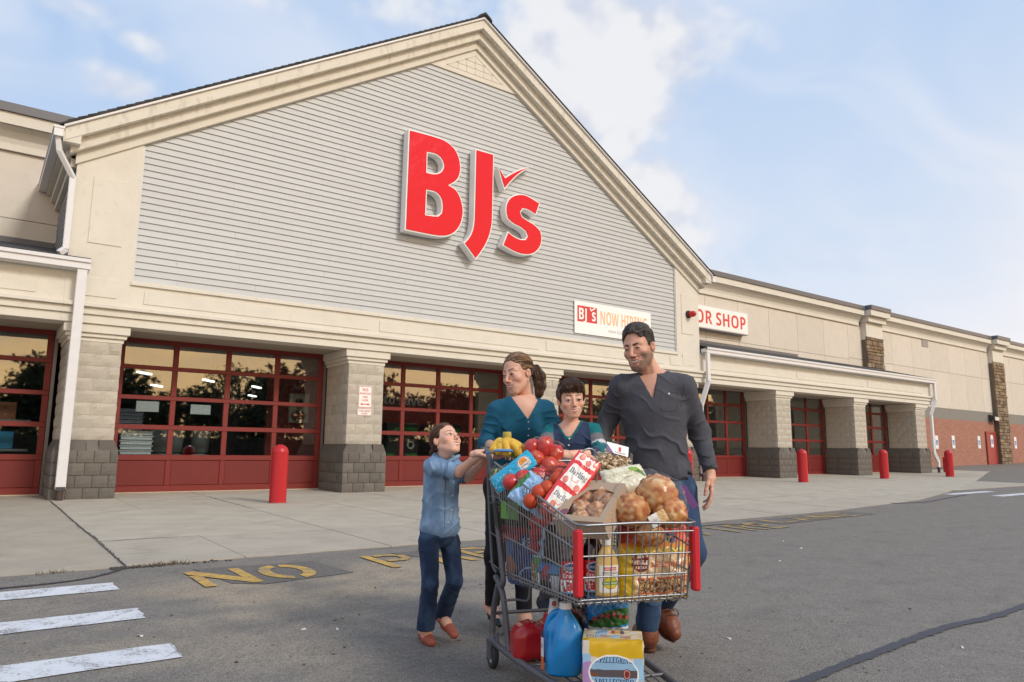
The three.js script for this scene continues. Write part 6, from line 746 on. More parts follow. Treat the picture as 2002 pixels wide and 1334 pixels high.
function faceField(o) {
  const { jaw = 1, cheek = 1, open = 1, nose = 1, brow = 1, mouth = 1, chin = 1, female = 0, es = 1, lower = 1 } = o;
  const A = (x, y, z) => V(x, y, z), j0 = A(.050 * jaw, -.045, -.008), j1 = A(.019 * jaw, -.101, .058), b0 = A(0, .021, .0785), b1 = A(.043, .023, .063), n0 = A(0, .012, .085), n1 = A(0, -.030, .1035 + .004 * (nose - 1)), lu0 = A(0, -.0605, .0922), lu1 = A(.0275 * mouth, -.0525, .0755), ll0 = A(0, -.0815, .0882), ll1 = A(.0245 * mouth, -.062, .0755);
  const nl0 = A(.0175, -.04, .0885), nl1 = A(.036, -.06, .071);
  return (x, y0, z) => {
    const a = Math.abs(x), y = y0 < 0 ? y0 * lower : y0;
    let d = ell3(a, y, z, 0, .036, -.014, .0745, .085, .094);
    d = smin(d, ell3(a, y, z, 0, -.03, .022, .0575 * (.5 + .5 * jaw), .082, .064), .03);
    d = smin(d, cap3(a, y, z, j0, j1, .019, .017), .025);
    d = smin(d, sph(a, y, z, 0, -.104, .064, .0165 * chin), .022);
    d = smin(d, sph(a, y, z, .0405, -.026, .055, .0215 * cheek), .022);
    d = smin(d, cap3(a, y, z, b0, b1, .0105 * brow, .0095 * brow), .016);
    d = smax(d, -sph(a, y, z, .0315, .001, .0965, .0175), .012);
    d = smin(d, sph(a, y, z, .031, -.0005, .0695, .0152 * es), .005);
    d = smax(d, -ell3(a, y + (a - .031) * .12, z, .031, -.0012, .086, .0128 * es, .0042 * open, .009), .0016);
    d = smin(d, cap3(a, y, z, n0, n1, .0058 * nose, .0082 * nose), .010);
    d = smin(d, sph(a, y, z, 0, -.034, .1035, .0098 * nose), .007);
    d = smin(d, ell3(a, y, z, .0108 * nose, -.0385, .0915, .0066, .0066, .0105), .005);
    d = smax(d, -ell3(a, y, z, .006, -.0455, .0975, .0034, .0028, .0045), .003);
    d = smin(d, ell3(a, y, z, 0, -.068, .064, .036, .026, .0252), .02);
    d = smin(d, cap3(a, y, z, lu0, lu1, .0042 + .001 * female, .0024), .004); d = smin(d, cap3(a, y, z, ll0, ll1, .0052 + .001 * female, .0026), .004);
    if (o.beard) d = smax(d, -(cap3(a, y, z, nl0, nl1, .0006, .0003)), .006);
    const yy = y - 15 * a * a; d = smax(d, -ell3(a, yy, z, 0, -.0715, .092, .0255 * mouth, .0062 * mouth, .0165), .002);
    d = smin(d, ell3(a - (y + .01) * .1 + z * .3, y, z, .0755, -.008, -.008, .0068, .0265, .0155), .006);
    d = smax(d, -ell3(a, y, z, .0885, -.003, .001, .0125, .015, .0075), .0035);
    return d;
  };
}
function buildHead(body, root, H, S, o, neckA, neckB, neckR, off, hairFn, parts) {
  const ff = faceField(o); const sk = o.skin, lip = o.lip;
  const f = (x, y, z) => { const [a, b, c] = toLocal(H, S, x, y, z); return smin(ff(a, b, c) * S, cap3(x, y, z, neckA, neckB, neckR * .95, neckR * 1.08), .025); };
  const col = (x, y, z) => {
    const [a, b0, c] = toLocal(H, S, x, y, z), q = Math.abs(a), b = b0 < 0 ? b0 * (o.lower || 1) : b0; let k = sk.map(v => v * (1 + .05 * fbm3(a * 60, b * 60, c * 60, 2)));
    const front = ss(.02, .06, c);
    k = mix3(k, [sk[0] * 1.02, sk[1] * .78, sk[2] * .72], .55 * front * Math.exp(-(((q - .043) / .02) ** 2 + ((b + .028) / .02) ** 2)));          // ruddy cheeks
    k = mix3(k, [sk[0] * .98, sk[1] * .76, sk[2] * .7], .5 * Math.exp(-((q / .014) ** 2 + ((b + .034) / .014) ** 2)) * ss(.09, .1, c)); k = mix3(k, [sk[0], sk[1] * .75, sk[2] * .7], .4 * ss(.07, .08, q) * ss(.05, .02, Math.abs(b + .008)));
    const lipD = Math.min(cap3(q, b, c, V(0, -.0605, .0925), V(.0275, -.0525, .0755), .0045, .003), cap3(q, b, c, V(0, -.0815, .0882), V(.0245, -.062, .0755), .0056, .003)); k = mix3(k, lip, ss(.0035, .0, lipD) * .9);
    const bd = cap3(q, b, c, V(.013, .024 + o.browY, .086), V(.033, .0285 + o.browY, .078), .0032 * o.browW, .0026 * o.browW), bd2 = cap3(q, b, c, V(.033, .0285 + o.browY, .078), V(.0475, .0235 + o.browY, .065), .0026 * o.browW, .0012 * o.browW); k = mix3(k, o.browC, ss(.0032, .0004, Math.min(bd, bd2)) * .96);
    if (o.beard) { const jl = ss(-.03, -.052, b + .35 * Math.max(0, .05 - q) * ss(.09, .06, c) * 0) * ss(-.135, -.11, b - .03 * 0), zone = Math.max(ss(.034, .048, q) * ss(-.012, -.04, b) * ss(-.02, .01, c), ss(-.086, -.094, b) * front, ss(.03, .024, Math.abs(b + .0495) * 3 + Math.max(0, q - .028) * 2) * front * ss(.07, .082, c), ss(.018, .03, q) * ss(-.055, -.07, b) * front); k = mix3(k, mix3(o.beard, [.24, .17, .13], .5 + .5 * N3(a * 220, b * 220, c * 220)), clamp(zone) * (.8 + .18 * N3(a * 160, b * 160, c * 160)) * ss(.004, .009, lipD)); }
    if (o.scalp) k = mix3(k, o.scalp, ss(-.01, .012, b - o.line(Math.atan2(q, c))) * .9);
    return k;
  };
  const R = .155 * S, lo = V(H.c.x - R, H.c.y - R * 1.02, H.c.z - R), hi = V(H.c.x + R, H.c.y + R, H.c.z + R); lo.min(neckB.clone().subScalar(neckR * 1.2)); hi.max(neckB.clone().addScalar(neckR * 1.2));
  body.push(surface(f, lo, hi, .0029, col, off));
  // eyes, lashes and teeth
  const gaze = o.gaze || V(0, 0, 1), es = o.es || 1, er = .0136 * es;
  for (const s of [-1, 1]) {
    const g = new THREE.SphereGeometry(er * S, 22, 18), p = g.attributes.position, c = []; const gz = gaze.clone().normalize(); const W = H.X.clone().multiplyScalar(gz.x).addScaledVector(H.U, gz.y).addScaledVector(H.F, gz.z);
    for (let i = 0; i < p.count; i++) { const v = V(p.getX(i), p.getY(i), p.getZ(i)).normalize(), t = v.dot(W); c.push(...(t > .955 ? [.008, .007, .007] : t > .84 ? o.iris : mix3([.84, .83, .82], [.8, .62, .58], ss(.6, .2, t)))); }
    g.setAttribute('color', new THREE.Float32BufferAttribute(c, 3)); const e = toWorld(H, S, s * .031, -.0005, .0688).sub(off); g.translate(e.x, e.y, e.z); part('eye', g, M_eye, root);
    const L = [[.0185, -.001, .0815], [.0245, .0032, .0858], [.031, .0046, .0868], [.038, .0034, .0838], [.0445, -.0005, .0775]].map(([x, y, z]) => toWorld(H, S, s * (.031 + (x - .031) * es), y * o.open + (1 - o.open) * -.001 + .0002, z + (es - 1) * .012).sub(off)); part('eyelash', tube(L, .00105 * S * (o.lash || 1), 5), M_lash, root);
  }
  const tf = (x, y, z) => { const [a, b0, c] = toLocal(H, S, x, y, z); const b = b0 < 0 ? b0 * (o.lower || 1) : b0, q = Math.abs(a), yy = b - 15 * q * q; return Math.max(ell3(q, yy, c, 0, -.0692, .073, .029, .0072, .0165), -1) * S + .0004 * Math.abs(Math.sin(a * 420)) * S; };
  const m = toWorld(H, S, 0, -.066, .075); part('teeth', surface(tf, m.clone().subScalar(.034 * S), m.clone().addScalar(.034 * S), .0022, null, off), M_teeth, root);
  // hair
  if (hairFn) { const hf = (x, y, z) => { const [a, b, c] = toLocal(H, S, x, y, z); return hairFn(a, b, c) * S; }; const RH = o.hairR * S; const hc = (x, y, z) => { const [a, b, c] = toLocal(H, S, x, y, z); return o.hairColor(a, b, c); }; part('hair', surface(hf, V(H.c.x - RH, H.c.y - RH * 1.1, H.c.z - RH), V(H.c.x + RH, H.c.y + RH, H.c.z + RH), .003, hc, off), M_hair, root);
    if (o.flow) { const hm = root.children[root.children.length - 1], P0 = hm.geometry.attributes.position, r = mulberry(o.seed || 5), pos = [], nor = [], col2 = [], F = hairFn, G3 = (a, b, c) => { const e = .0015; const g = V(F(a + e, b, c) - F(a - e, b, c), F(a, b + e, c) - F(a, b - e, c), F(a, b, c + e) - F(a, b, c - e)); return g.normalize(); };
      for (let i = 0; i < o.strands; i++) { const k = Math.floor(r() * P0.count); const w0 = V(P0.getX(k), P0.getY(k), P0.getZ(k)).add(off); let p = V(...toLocal(H, S, w0.x, w0.y, w0.z)); const n0 = G3(p.x, p.y, p.z); if (n0.y < -.6 || p.y < o.line(Math.atan2(Math.abs(p.x), p.z)) + (p.z < -.1 ? -1 : .007)) continue; const seg = 6, len = o.slen * (.5 + r() * .9), wd = .0011 * (.6 + r() * .9) * (o.swid || 1), pts = [], lift0 = .001 + r() * .0022, tk = .55 + r() * .95, tone = o.hairColor(p.x, p.y, p.z).map(v => v * tk); let wig = V(r() - .5, r() - .5, r() - .5).multiplyScalar(o.messy || .2);
        for (let q = 0; q <= seg; q++) { const n = G3(p.x, p.y, p.z); const d = F(p.x, p.y, p.z); p = p.clone().addScaledVector(n, -d + lift0 + (o.loose || 0) * (q / seg) ** 2 * r()); pts.push([p.clone(), n]); const f = o.flow(p).add(wig); f.addScaledVector(n, -f.dot(n)).normalize(); p = p.clone().addScaledVector(f, len / seg); }
        for (let q = 0; q < seg; q++) { const [a, na] = pts[q], [b, nb] = pts[q + 1]; const t = b.clone().sub(a), sd = new THREE.Vector3().crossVectors(t, na).normalize(); const wa = wd * Math.sin(Math.PI * (.12 + .88 * q / seg)) + .0001, wb = wd * Math.sin(Math.PI * (.12 + .88 * (q + 1) / seg)) + .0001; const A1 = a.clone().addScaledVector(sd, wa), A2 = a.clone().addScaledVector(sd, -wa), B1 = b.clone().addScaledVector(sd, wb), B2 = b.clone().addScaledVector(sd, -wb), Am = a.clone().addScaledVector(na, wa * .8), Bm = b.clone().addScaledVector(nb, wb * .8);
          for (const tri of [[A1, Bm, B1], [A1, Am, Bm], [Am, B2, Bm], [Am, A2, B2]]) for (const v of tri) { const w = toWorld(H, S, v.x, v.y, v.z).sub(off); pos.push(w.x, w.y, w.z); col2.push(...tone); } } }
      const g = new THREE.BufferGeometry(); g.setAttribute('position', new THREE.Float32BufferAttribute(pos, 3)); g.setAttribute('color', new THREE.Float32BufferAttribute(col2, 3)); g.computeVertexNormals(); part('hair_strands', g, M_strand, hm).userData.kind = 'stuff'; } }
}
const M_strand = std({ vertexColors: true, roughness: .42, side: THREE.DoubleSide });
const M_eye = phy({ vertexColors: true, roughness: .08, clearcoat: 1, clearcoatRoughness: .02 }), M_lash = plain(.012, .009, .008, .7), M_teeth = phy({ color: lin(.86, .84, .8), roughness: .2 }), M_hair = std({ vertexColors: true, roughness: .5, bumpMap: texOf(128, 128, (u, v) => .5 + .5 * tnoise(u, v, 40, 2, 3), 14, false), bumpScale: .0006 });
const M_skin = phy({ vertexColors: true, roughness: .46, specularIntensity: .6, sheen: .15, sheenRoughness: .5, bumpMap: texOf(128, 128, (u, v, i, j) => .5 + .5 * tnoise(u, v, 46, 2, 71), 16, false), bumpScale: .00018 });
// fingers closing round what is held: x across the knuckles towards the thumb, y along the fingers, n the palm side
function hand(fd, o, ydir, ndir, thumbSide, S, curl, spread = .5, tcurl = .5, tin = 0) {
  const y = ydir.clone().normalize(), n = ndir.clone().addScaledVector(y, -ndir.dot(y)).normalize(), x = new THREE.Vector3().crossVectors(y, n).multiplyScalar(thumbSide); const W = (a, b, c) => o.clone().addScaledVector(x, a * S).addScaledVector(y, b * S).addScaledVector(n, c * S);
  fd.ell(W(0, 0, 0), [x, y, n], [.041 * S, .05 * S, .0145 * S], .012); fd.bone(W(.002, -.03, 0), W(.0, -.055, 0), .0225 * S, .022 * S, .02); fd.bone(W(.03, -.03, .006), W(.012, .0, .006), .016 * S, .014 * S, .012);
  [[.030, .043, .0088, [.040, .025, .02], 0], [.0105, .048, .0092, [.044, .028, .021], 1], [-.0095, .045, .0087, [.041, .026, .02], 2], [-.0285, .036, .0076, [.032, .02, .018], 3]].forEach(([bx, by, r, L, i]) => { let p = W(bx, by - .012, 0), ang = .12, c = curl + .06 * i; const side = (bx * spread * .9); let q = W(bx, by, .0); fd.bone(p, q, r * 1.1 * S, r * 1.08 * S, .004); for (let s = 0; s < 3; s++) { ang += c * (s === 0 ? .75 : 1); const d = y.clone().multiplyScalar(Math.cos(ang)).addScaledVector(n, Math.sin(ang)).addScaledVector(x, side * 4 * Math.max(0, 1 - curl)).normalize(); const e = q.clone().addScaledVector(d, L[s] * S); fd.bone(q, e, r * (1.05 - .07 * s) * S, r * (.98 - .08 * s) * S, .0025); q = e; } });
  let q = W(.032, -.028, .008); const dirs = tin ? [[.35, .85, .3], [.1, .95, .3], [-.05, 1, .3]] : [[.75, .55, .35], [.45, .8, .4 + tcurl * .5], [.15, .75, .5 + tcurl]]; [.034, .03, .024].forEach((L, i) => { const [a, b, c] = dirs[i]; const d = x.clone().multiplyScalar(a).addScaledVector(y, b).addScaledVector(n, c).normalize(), e = q.clone().addScaledVector(d, L * S); fd.bone(q, e, (.0125 - .0015 * i) * S, (.0112 - .0014 * i) * S, .005); q = e; });
}
const skinCol = (sk) => (x, y, z) => { const n = fbm3(x * 50, y * 50, z * 50, 2); return [sk[0] * (1 + .05 * n), sk[1] * (1 + .09 * n), sk[2] * (1 + .1 * n)]; };
const fieldMesh = (fd, h, col, off, mod) => { const lo = fd.lo.clone().subScalar(.03), hi = fd.hi.clone().addScalar(.03); return surface(mod ? (x, y, z) => mod(fd.d(x, y, z), x, y, z) : (x, y, z) => fd.d(x, y, z), lo, hi, h, col, off); };
const cloth = (tex, o = {}) => std({ vertexColors: true, roughness: .9, map: tex, ...o });
const knitTex = texOf(256, 256, (u, v, i, j) => .92 + .1 * Math.sin(i * Math.PI / 2) * .5 + .08 * (mulberry(i * 17 + j * 911)() - .5) + .05 * tnoise(u, v, 9, 2, 4), 1 / .16), heatherTex = texOf(256, 256, (u, v, i, j) => { const h = mulberry(i * 177 + j * 7919)(); const n = tnoise(u, v, 80, 2, 15); return clamp(.55 + .2 * n + (h > .93 ? .75 * (h - .9) / .1 : 0)); }, 1 / .42), denimTex = texOf(256, 256, (u, v, i, j) => { const tw = Math.sin((i * .7 + j) * 1.5708) * .1, h = mulberry(i * 37 + j * 619)(); return .82 + tw + .22 * (h - .5) + .12 * tnoise(u, v, 12, 3, 19); }, 1 / .2);
const axes = (x, y) => { const X = x.clone().normalize(), Yv = y.clone().addScaledVector(X, -y.dot(X)).normalize(); return [X, Yv, new THREE.Vector3().crossVectors(X, Yv)]; };
// creases: soft ridges that run across the pull of the cloth
const fold = (x, y, z, dir, f, s) => { const u = x * dir.x + y * dir.y + z * dir.z, w = fbm3(x * 4 + s, y * 4, z * 4 - s, 2); const r = 1 - Math.abs(Math.sin(u * f + w * 2.6)); return r * r * (.5 + .5 * N3(x * 6 - s, y * 6, z * 6)); };
const person = (label, base, group) => { const t = thing('person', label, 'person', group); t.position.copy(base); return t; };
const P3 = (a) => at(...a);
// ---------- the man ----------
{
  const base = onGround(1272, 1276), t = person('bearded man in charcoal henley and jeans walking beside the cart', base);
  const d0 = 3.98, A = (x, y, d = d0) => at(x, y, d);
  const shR = A(1216, 757, 4.02), elR = A(1190, 818, 4.1), wrR = A(1172, 876, 3.98), shL = A(1336, 757, 3.98), elL = A(1368, 848, 4.04), wrL = A(1388, 917, 3.92);
  const neckB = A(1283, 752, 4.02), chest = A(1278, 800, 4.0), belly = A(1284, 880, 3.98), pelvis = A(1300, 950, 3.96);
  const hipR = A(1278, 965, 3.95), knR = A(1277, 1100, 3.82), anR = A(1266, 1222, 3.78), hipL = A(1328, 965, 3.97), knL = A(1352, 1080, 3.76), anL = A(1296, 1180, 3.98);
  const H = headFrame(A(1249, 680, 3.99), -.62, -.2, .1), S = 1.03, neckA = toWorld(H, S, 0, -.07, -.03), neckR = .058;
  const sk = [.66, .36, .255];
  const ax = axes(shL.clone().sub(shR), neckB.clone().sub(pelvis)), parts = [];
  // skin body, continuous under the clothes
  const b = new Field(); b.ell(chest, ax, [.165, .19, .105], .05).ell(belly, ax, [.145, .17, .1], .06).ell(pelvis, ax, [.155, .12, .105], .06); b.chain([shR, elR, wrR], [.05, .04, .03]).chain([shL, elL, wrL], [.052, .042, .03]).chain([neckB, chest], [.075, .08], .05); b.chain([hipR, knR, anR], [.08, .055, .038]).chain([hipL, knL, anL], [.08, .055, .038]); b.bone(shR, neckB, .05, .07, .05).bone(shL, neckB, .05, .07, .05);
  parts.push(fieldMesh(b, .012, skinCol(sk), base));
  const hl = new Field(); hand(hl, A(1390, 948, 3.9), V(0, -1, 0).addScaledVector(RR, .02).addScaledVector(TC, .12), RR.clone().multiplyScalar(-1).addScaledVector(TC, -.25), -1, 1.0, .2, .3, .2, 1); hl.bone(wrL, A(1389, 934, 3.91), .027, .024, .02); parts.push(fieldMesh(hl, .003, skinCol(sk), base));
  const hr = new Field(); hand(hr, A(1166, 888, 3.93), V(0, -.5, 0).addScaledVector(RR, -.6).addScaledVector(TC, .5), V(0, -1, 0).addScaledVector(TC, -.3), -1, 1.0, .5); parts.push(fieldMesh(hr, .0035, skinCol(sk), base));
  const line = (ph) => ph < 1.0 ? lerp(.083, .052, ss(.25, .75, ph)) : ph < 1.32 ? lerp(.052, -.012, ss(1.0, 1.3, ph)) : ph < 1.75 ? lerp(-.012, .012, ss(1.4, 1.55, ph)) * 1 : lerp(.0, -.075, ss(1.75, 2.3, ph));
  buildHead(parts, t, H, S, { jaw: 1.04, cheek: 1.0, open: .75, nose: 1.2, brow: 1.15, mouth: 1.22, chin: 1.15, skin: sk, lip: [.46, .17, .14], browC: [.03, .02, .015], browW: 1.15, browY: -.005, beard: [.07, .042, .03], iris: [.05, .03, .02], gaze: V(-.1, -.45, 1), lash: 1.3, line, hairR: .16, seed: 3, strands: 2200, slen: .03, messy: .35, flow: (p) => { const tp = ss(.06, .1, p.y); return V(p.x * 3 - .25, .1 + .5 * ss(.04, .08, p.z), -1).lerp(V(0, -1, -.45), 1 - tp); },
    hairColor: (a, b2, c) => { const s = N3(a * 70, b2 * 25, c * 60), g = ss(.02, .05, Math.abs(a) - .035 + .03 * N3(a * 9, b2 * 9, c * 9)) * ss(.075, .02, b2); return mix3(mix3([.028, .021, .017], [.075, .055, .042], ss(-.2, .7, s)), [.16, .15, .14], g * .6 + .18 * ss(.3, .7, N3(a * 140, b2 * 60, c * 140))); } },
    neckA, neckB, neckR, base, (a, y, c) => { const q = Math.abs(a), ph = Math.atan2(q, c); const topv = ss(.04, .1, y), fr = ss(-.02, .07, c); let d = ell3(q, y, c, 0, .04, -.014, .0775 + .004 * topv, .087 + .016 * topv * (.6 + .7 * fr), .0965 + .011 * fr * topv); d -= .0022 * topv * N3(a * 30, y * 22, c * 8 + 4); return smax(d, (line(ph) + .002 * N3(a * 60, 1, c * 60) - y) * .8, .006); });
  // henley
  const s = new Field(); s.ell(chest, ax, [.186, .20, .124], .05).ell(belly, ax, [.168, .19, .118], .07).ell(A(1293, 925, 3.97), ax, [.168, .1, .12], .06); s.bone(shR, neckB, .062, .078, .05).bone(shL, neckB, .062, .078, .05); s.chain([shR, elR, wrR], [.066, .054, .04], .035).chain([shL, elL, wrL], [.068, .056, .041], .035);
  const hem = A(1290, 938, 3.97), dn = ax[1], fr = ax[2].dot(TC) > 0 ? ax[2].clone() : ax[2].clone().negate(); const vTop = A(1270, 752, 3.88), vBot = A(1278, 775, 3.87); const rt = ax[0];
  const diag = V(0, 1, 0).addScaledVector(RR, .55).normalize(), arm1 = elL.clone().sub(shL).normalize(), arm0 = elR.clone().sub(shR).normalize();
  const shirtMod = (d, x, y, z) => { const p = V(x, y, z); const hd = p.clone().sub(hem).dot(dn); const low = ss(.32, .02, hd); const nearL = ss(.12, .05, cap3(x, y, z, shL, wrL, 0, 0)), nearR = ss(.12, .05, cap3(x, y, z, shR, wrR, 0, 0)), arm = Math.max(nearL, nearR) * (1 - ss(-.02, .0, -d) * 0); d -= (.008 + .014 * low) * fold(x, y, z, diag, 30, 3) * (1 - arm) - .002; d -= .012 * arm * fold(x, y, z, nearL > nearR ? arm1 : arm0, 52, 7) + .0015 * fbm3(x * 14, y * 14, z * 14, 3);
    d = smax(d, -hd - .004 * N3(x * 12, 0, z * 12), .006);
    const ne = p.clone().sub(neckB); const along = ne.dot(dn); const rad = Math.hypot(ne.dot(rt) + .006, ne.dot(fr) * .9 - .006); d = smax(d, -(smax(rad - .06, -.012 - along, .01)), .006);
    // open placket
    const q = p.clone().sub(vBot), h = q.dot(V(0, 1, 0)), wv = Math.abs(q.dot(RR) + h * .12) - .005 - h * .34; if (q.dot(TC) > -.09 && h > -.002 && h < .2) d = smax(d, -Math.max(wv, -q.dot(TC) - .09), .003);
    for (const [w, e] of [[wrL, elL], [wrR, elR]]) { const u = p.clone().sub(w).dot(w.clone().sub(e).normalize()); if (p.distanceTo(w) < .14) d = smax(d, u - .012, .004); }
    return d; };
  part('henley_shirt', fieldMesh(s, .0072, () => [.092, .094, .11], base, shirtMod), cloth(heatherTex, { color: lin(1.25, 1.25, 1.3) }), t);
  const fs = (x, y, z) => shirtMod(s.d(x, y, z), x, y, z);
  const onShirt = (px, py) => { let d = 3.6; for (let i = 0; i < 60; i++) { const p = at(px, py, d); const e = fs(p.x, p.y, p.z); if (e < .0006) break; d += Math.max(e * .7, .0006); } return at(px, py, d); };
  const M_btn = plain(.7, .7, .7, .35); const btn = (px, py) => { const p = onShirt(px, py).sub(base), g = lathe([[.0055, 0], [.0055, .002], [.0035, .0026], [.003, .0018], [0, .0018]], 12).rotateX(Math.PI / 2); g.rotateY(-YAW); part('button', g.translate(p.x, p.y, p.z), M_btn, t); };
  btn(1263, 742); btn(1268, 749); btn(1308, 770);
  { const L = [[1292, 769], [1292, 800], [1298, 805], [1318, 804], [1324, 797], [1325, 768], [1308, 767], [1292, 769]].map(([x, y]) => onShirt(x, y).sub(base)); part('pocket_seam', tube(L, .0011, 5, false, .1, 60), plain(.02, .02, .024, .9), t); }
  { const L = [[1211, 733], [1207, 748], [1206, 765], [1208, 785]].map(([x, y]) => onShirt(x, y).sub(base)), R2 = [[1338, 738], [1337, 755], [1334, 775], [1331, 795]].map(([x, y]) => onShirt(x, y).sub(base)); part('sleeve_seam', tube(L, .0012, 5), plain(.02, .02, .024, .9), t); part('sleeve_seam', tube(R2, .0012, 5), plain(.02, .02, .024, .9), t); }
  // jeans
  const j = new Field(); j.ell(pelvis, ax, [.16, .12, .118], .05); j.chain([hipR, knR, anR], [.092, .066, .058], .04).chain([hipL, knL, anL], [.094, .068, .058], .04); const denim = (x, y, z) => { const n = fbm3(x * 7, y * 3, z * 7, 3); return mix3([.026, .062, .14], [.07, .14, .25], ss(-.1, .6, n)); };
  part('jeans', fieldMesh(j, .008, denim, base, (d, x, y, z) => { d -= .007 * fold(x, y, z, V(0, 1, 0).addScaledVector(RR, .3), 38, 5) * (y < .45 ? 1.3 : .7); for (const a of [anR, anL]) if (Math.hypot(x - a.x, z - a.z) < .15) d = smax(d, a.y - .045 - y, .006); return d; }), cloth(denimTex), t);
  // boots
  const M_boot = std({ color: lin(.21, .058, .026), roughness: .5, map: texOf(128, 128, (u, v) => .85 + .25 * tnoise(u, v, 7, 4, 27), 4) }), M_sole = plain(.12, .05, .03, .8);
  const boot = (an, toe, heel, up) => { const f = new Field(); const fwd = toe.clone().sub(heel).normalize(), mid = heel.clone().lerp(toe, .55); f.chain([an.clone().addScaledVector(up, -.01), an.clone().addScaledVector(up, -.06), heel.clone().addScaledVector(up, .045)], [.046, .044, .044], .03).bone(heel.clone().addScaledVector(up, .042), mid.clone().addScaledVector(up, .045), .041, .045, .04).bone(mid.clone().addScaledVector(up, .042), toe.clone().addScaledVector(up, .034).addScaledVector(fwd, -.03), .046, .034, .03).bone(an.clone().addScaledVector(up, -.05), mid.clone().addScaledVector(up, .06), .042, .036, .04); const bt = part('boot', fieldMesh(f, .0055, null, base, (d, x, y, z) => smax(d, -(V(x, y, z).sub(heel).dot(up) - .014), .008) - .001 * fbm3(x * 40, y * 40, z * 40, 2)), M_boot, t);
    const g = new Field(); const side = new THREE.Vector3().crossVectors(up, fwd); g.bone(heel.clone().addScaledVector(up, .02), mid.clone().addScaledVector(up, .02), .043, .047, .03).bone(mid.clone().addScaledVector(up, .02), toe.clone().addScaledVector(up, .02).addScaledVector(fwd, -.032), .047, .037, .03); part('sole', fieldMesh(g, .0055, null, base, (d, x, y, z) => { const h = V(x, y, z).sub(heel).dot(up); return smax(smax(d, h - .018, .004), -h, .004); }), M_sole, bt);
    for (let i = 0; i < 3; i++) { const c = mid.clone().lerp(an, .25 + i * .2).addScaledVector(up, .075 - i * .012).addScaledVector(fwd, .02 - i * .004); part('lace', tube([c.clone().addScaledVector(side, -.03).sub(base), c.clone().addScaledVector(up, .012).addScaledVector(fwd, .01).sub(base), c.clone().addScaledVector(side, .03).sub(base)], .003, 6), M_sole, bt); }
    const k = mid.clone().lerp(an, .35).addScaledVector(up, .08).addScaledVector(fwd, .012).sub(base); for (const s2 of [-1, 1]) part('lace', tube([k, k.clone().addScaledVector(side, s2 * .025).addScaledVector(up, .012), k.clone().addScaledVector(side, s2 * .05).addScaledVector(up, -.01), k.clone().addScaledVector(side, s2 * .055).addScaledVector(up, -.04)], .0028, 6), M_sole, bt); };
  const gR = onGround(1262, 1262), toeR = onGround(1277, 1286), upY = V(0, 1, 0); const fR = toeR.clone().sub(gR).normalize(); boot(anR, gR.clone().addScaledVector(fR, .16), gR.clone().addScaledVector(fR, -.12), upY);
  { const heel = at(1289, 1206, 3.98), toe = at(1322, 1256, 3.80), fw2 = toe.clone().sub(heel).normalize(), up = V(0, 1, 0).addScaledVector(fw2, -fw2.y).normalize(); boot(anL, toe, heel.clone().addScaledVector(up, -.03), up); }
  const bm = part('body', mergeGeometries(parts.map(clean)), M_skin, t);
}
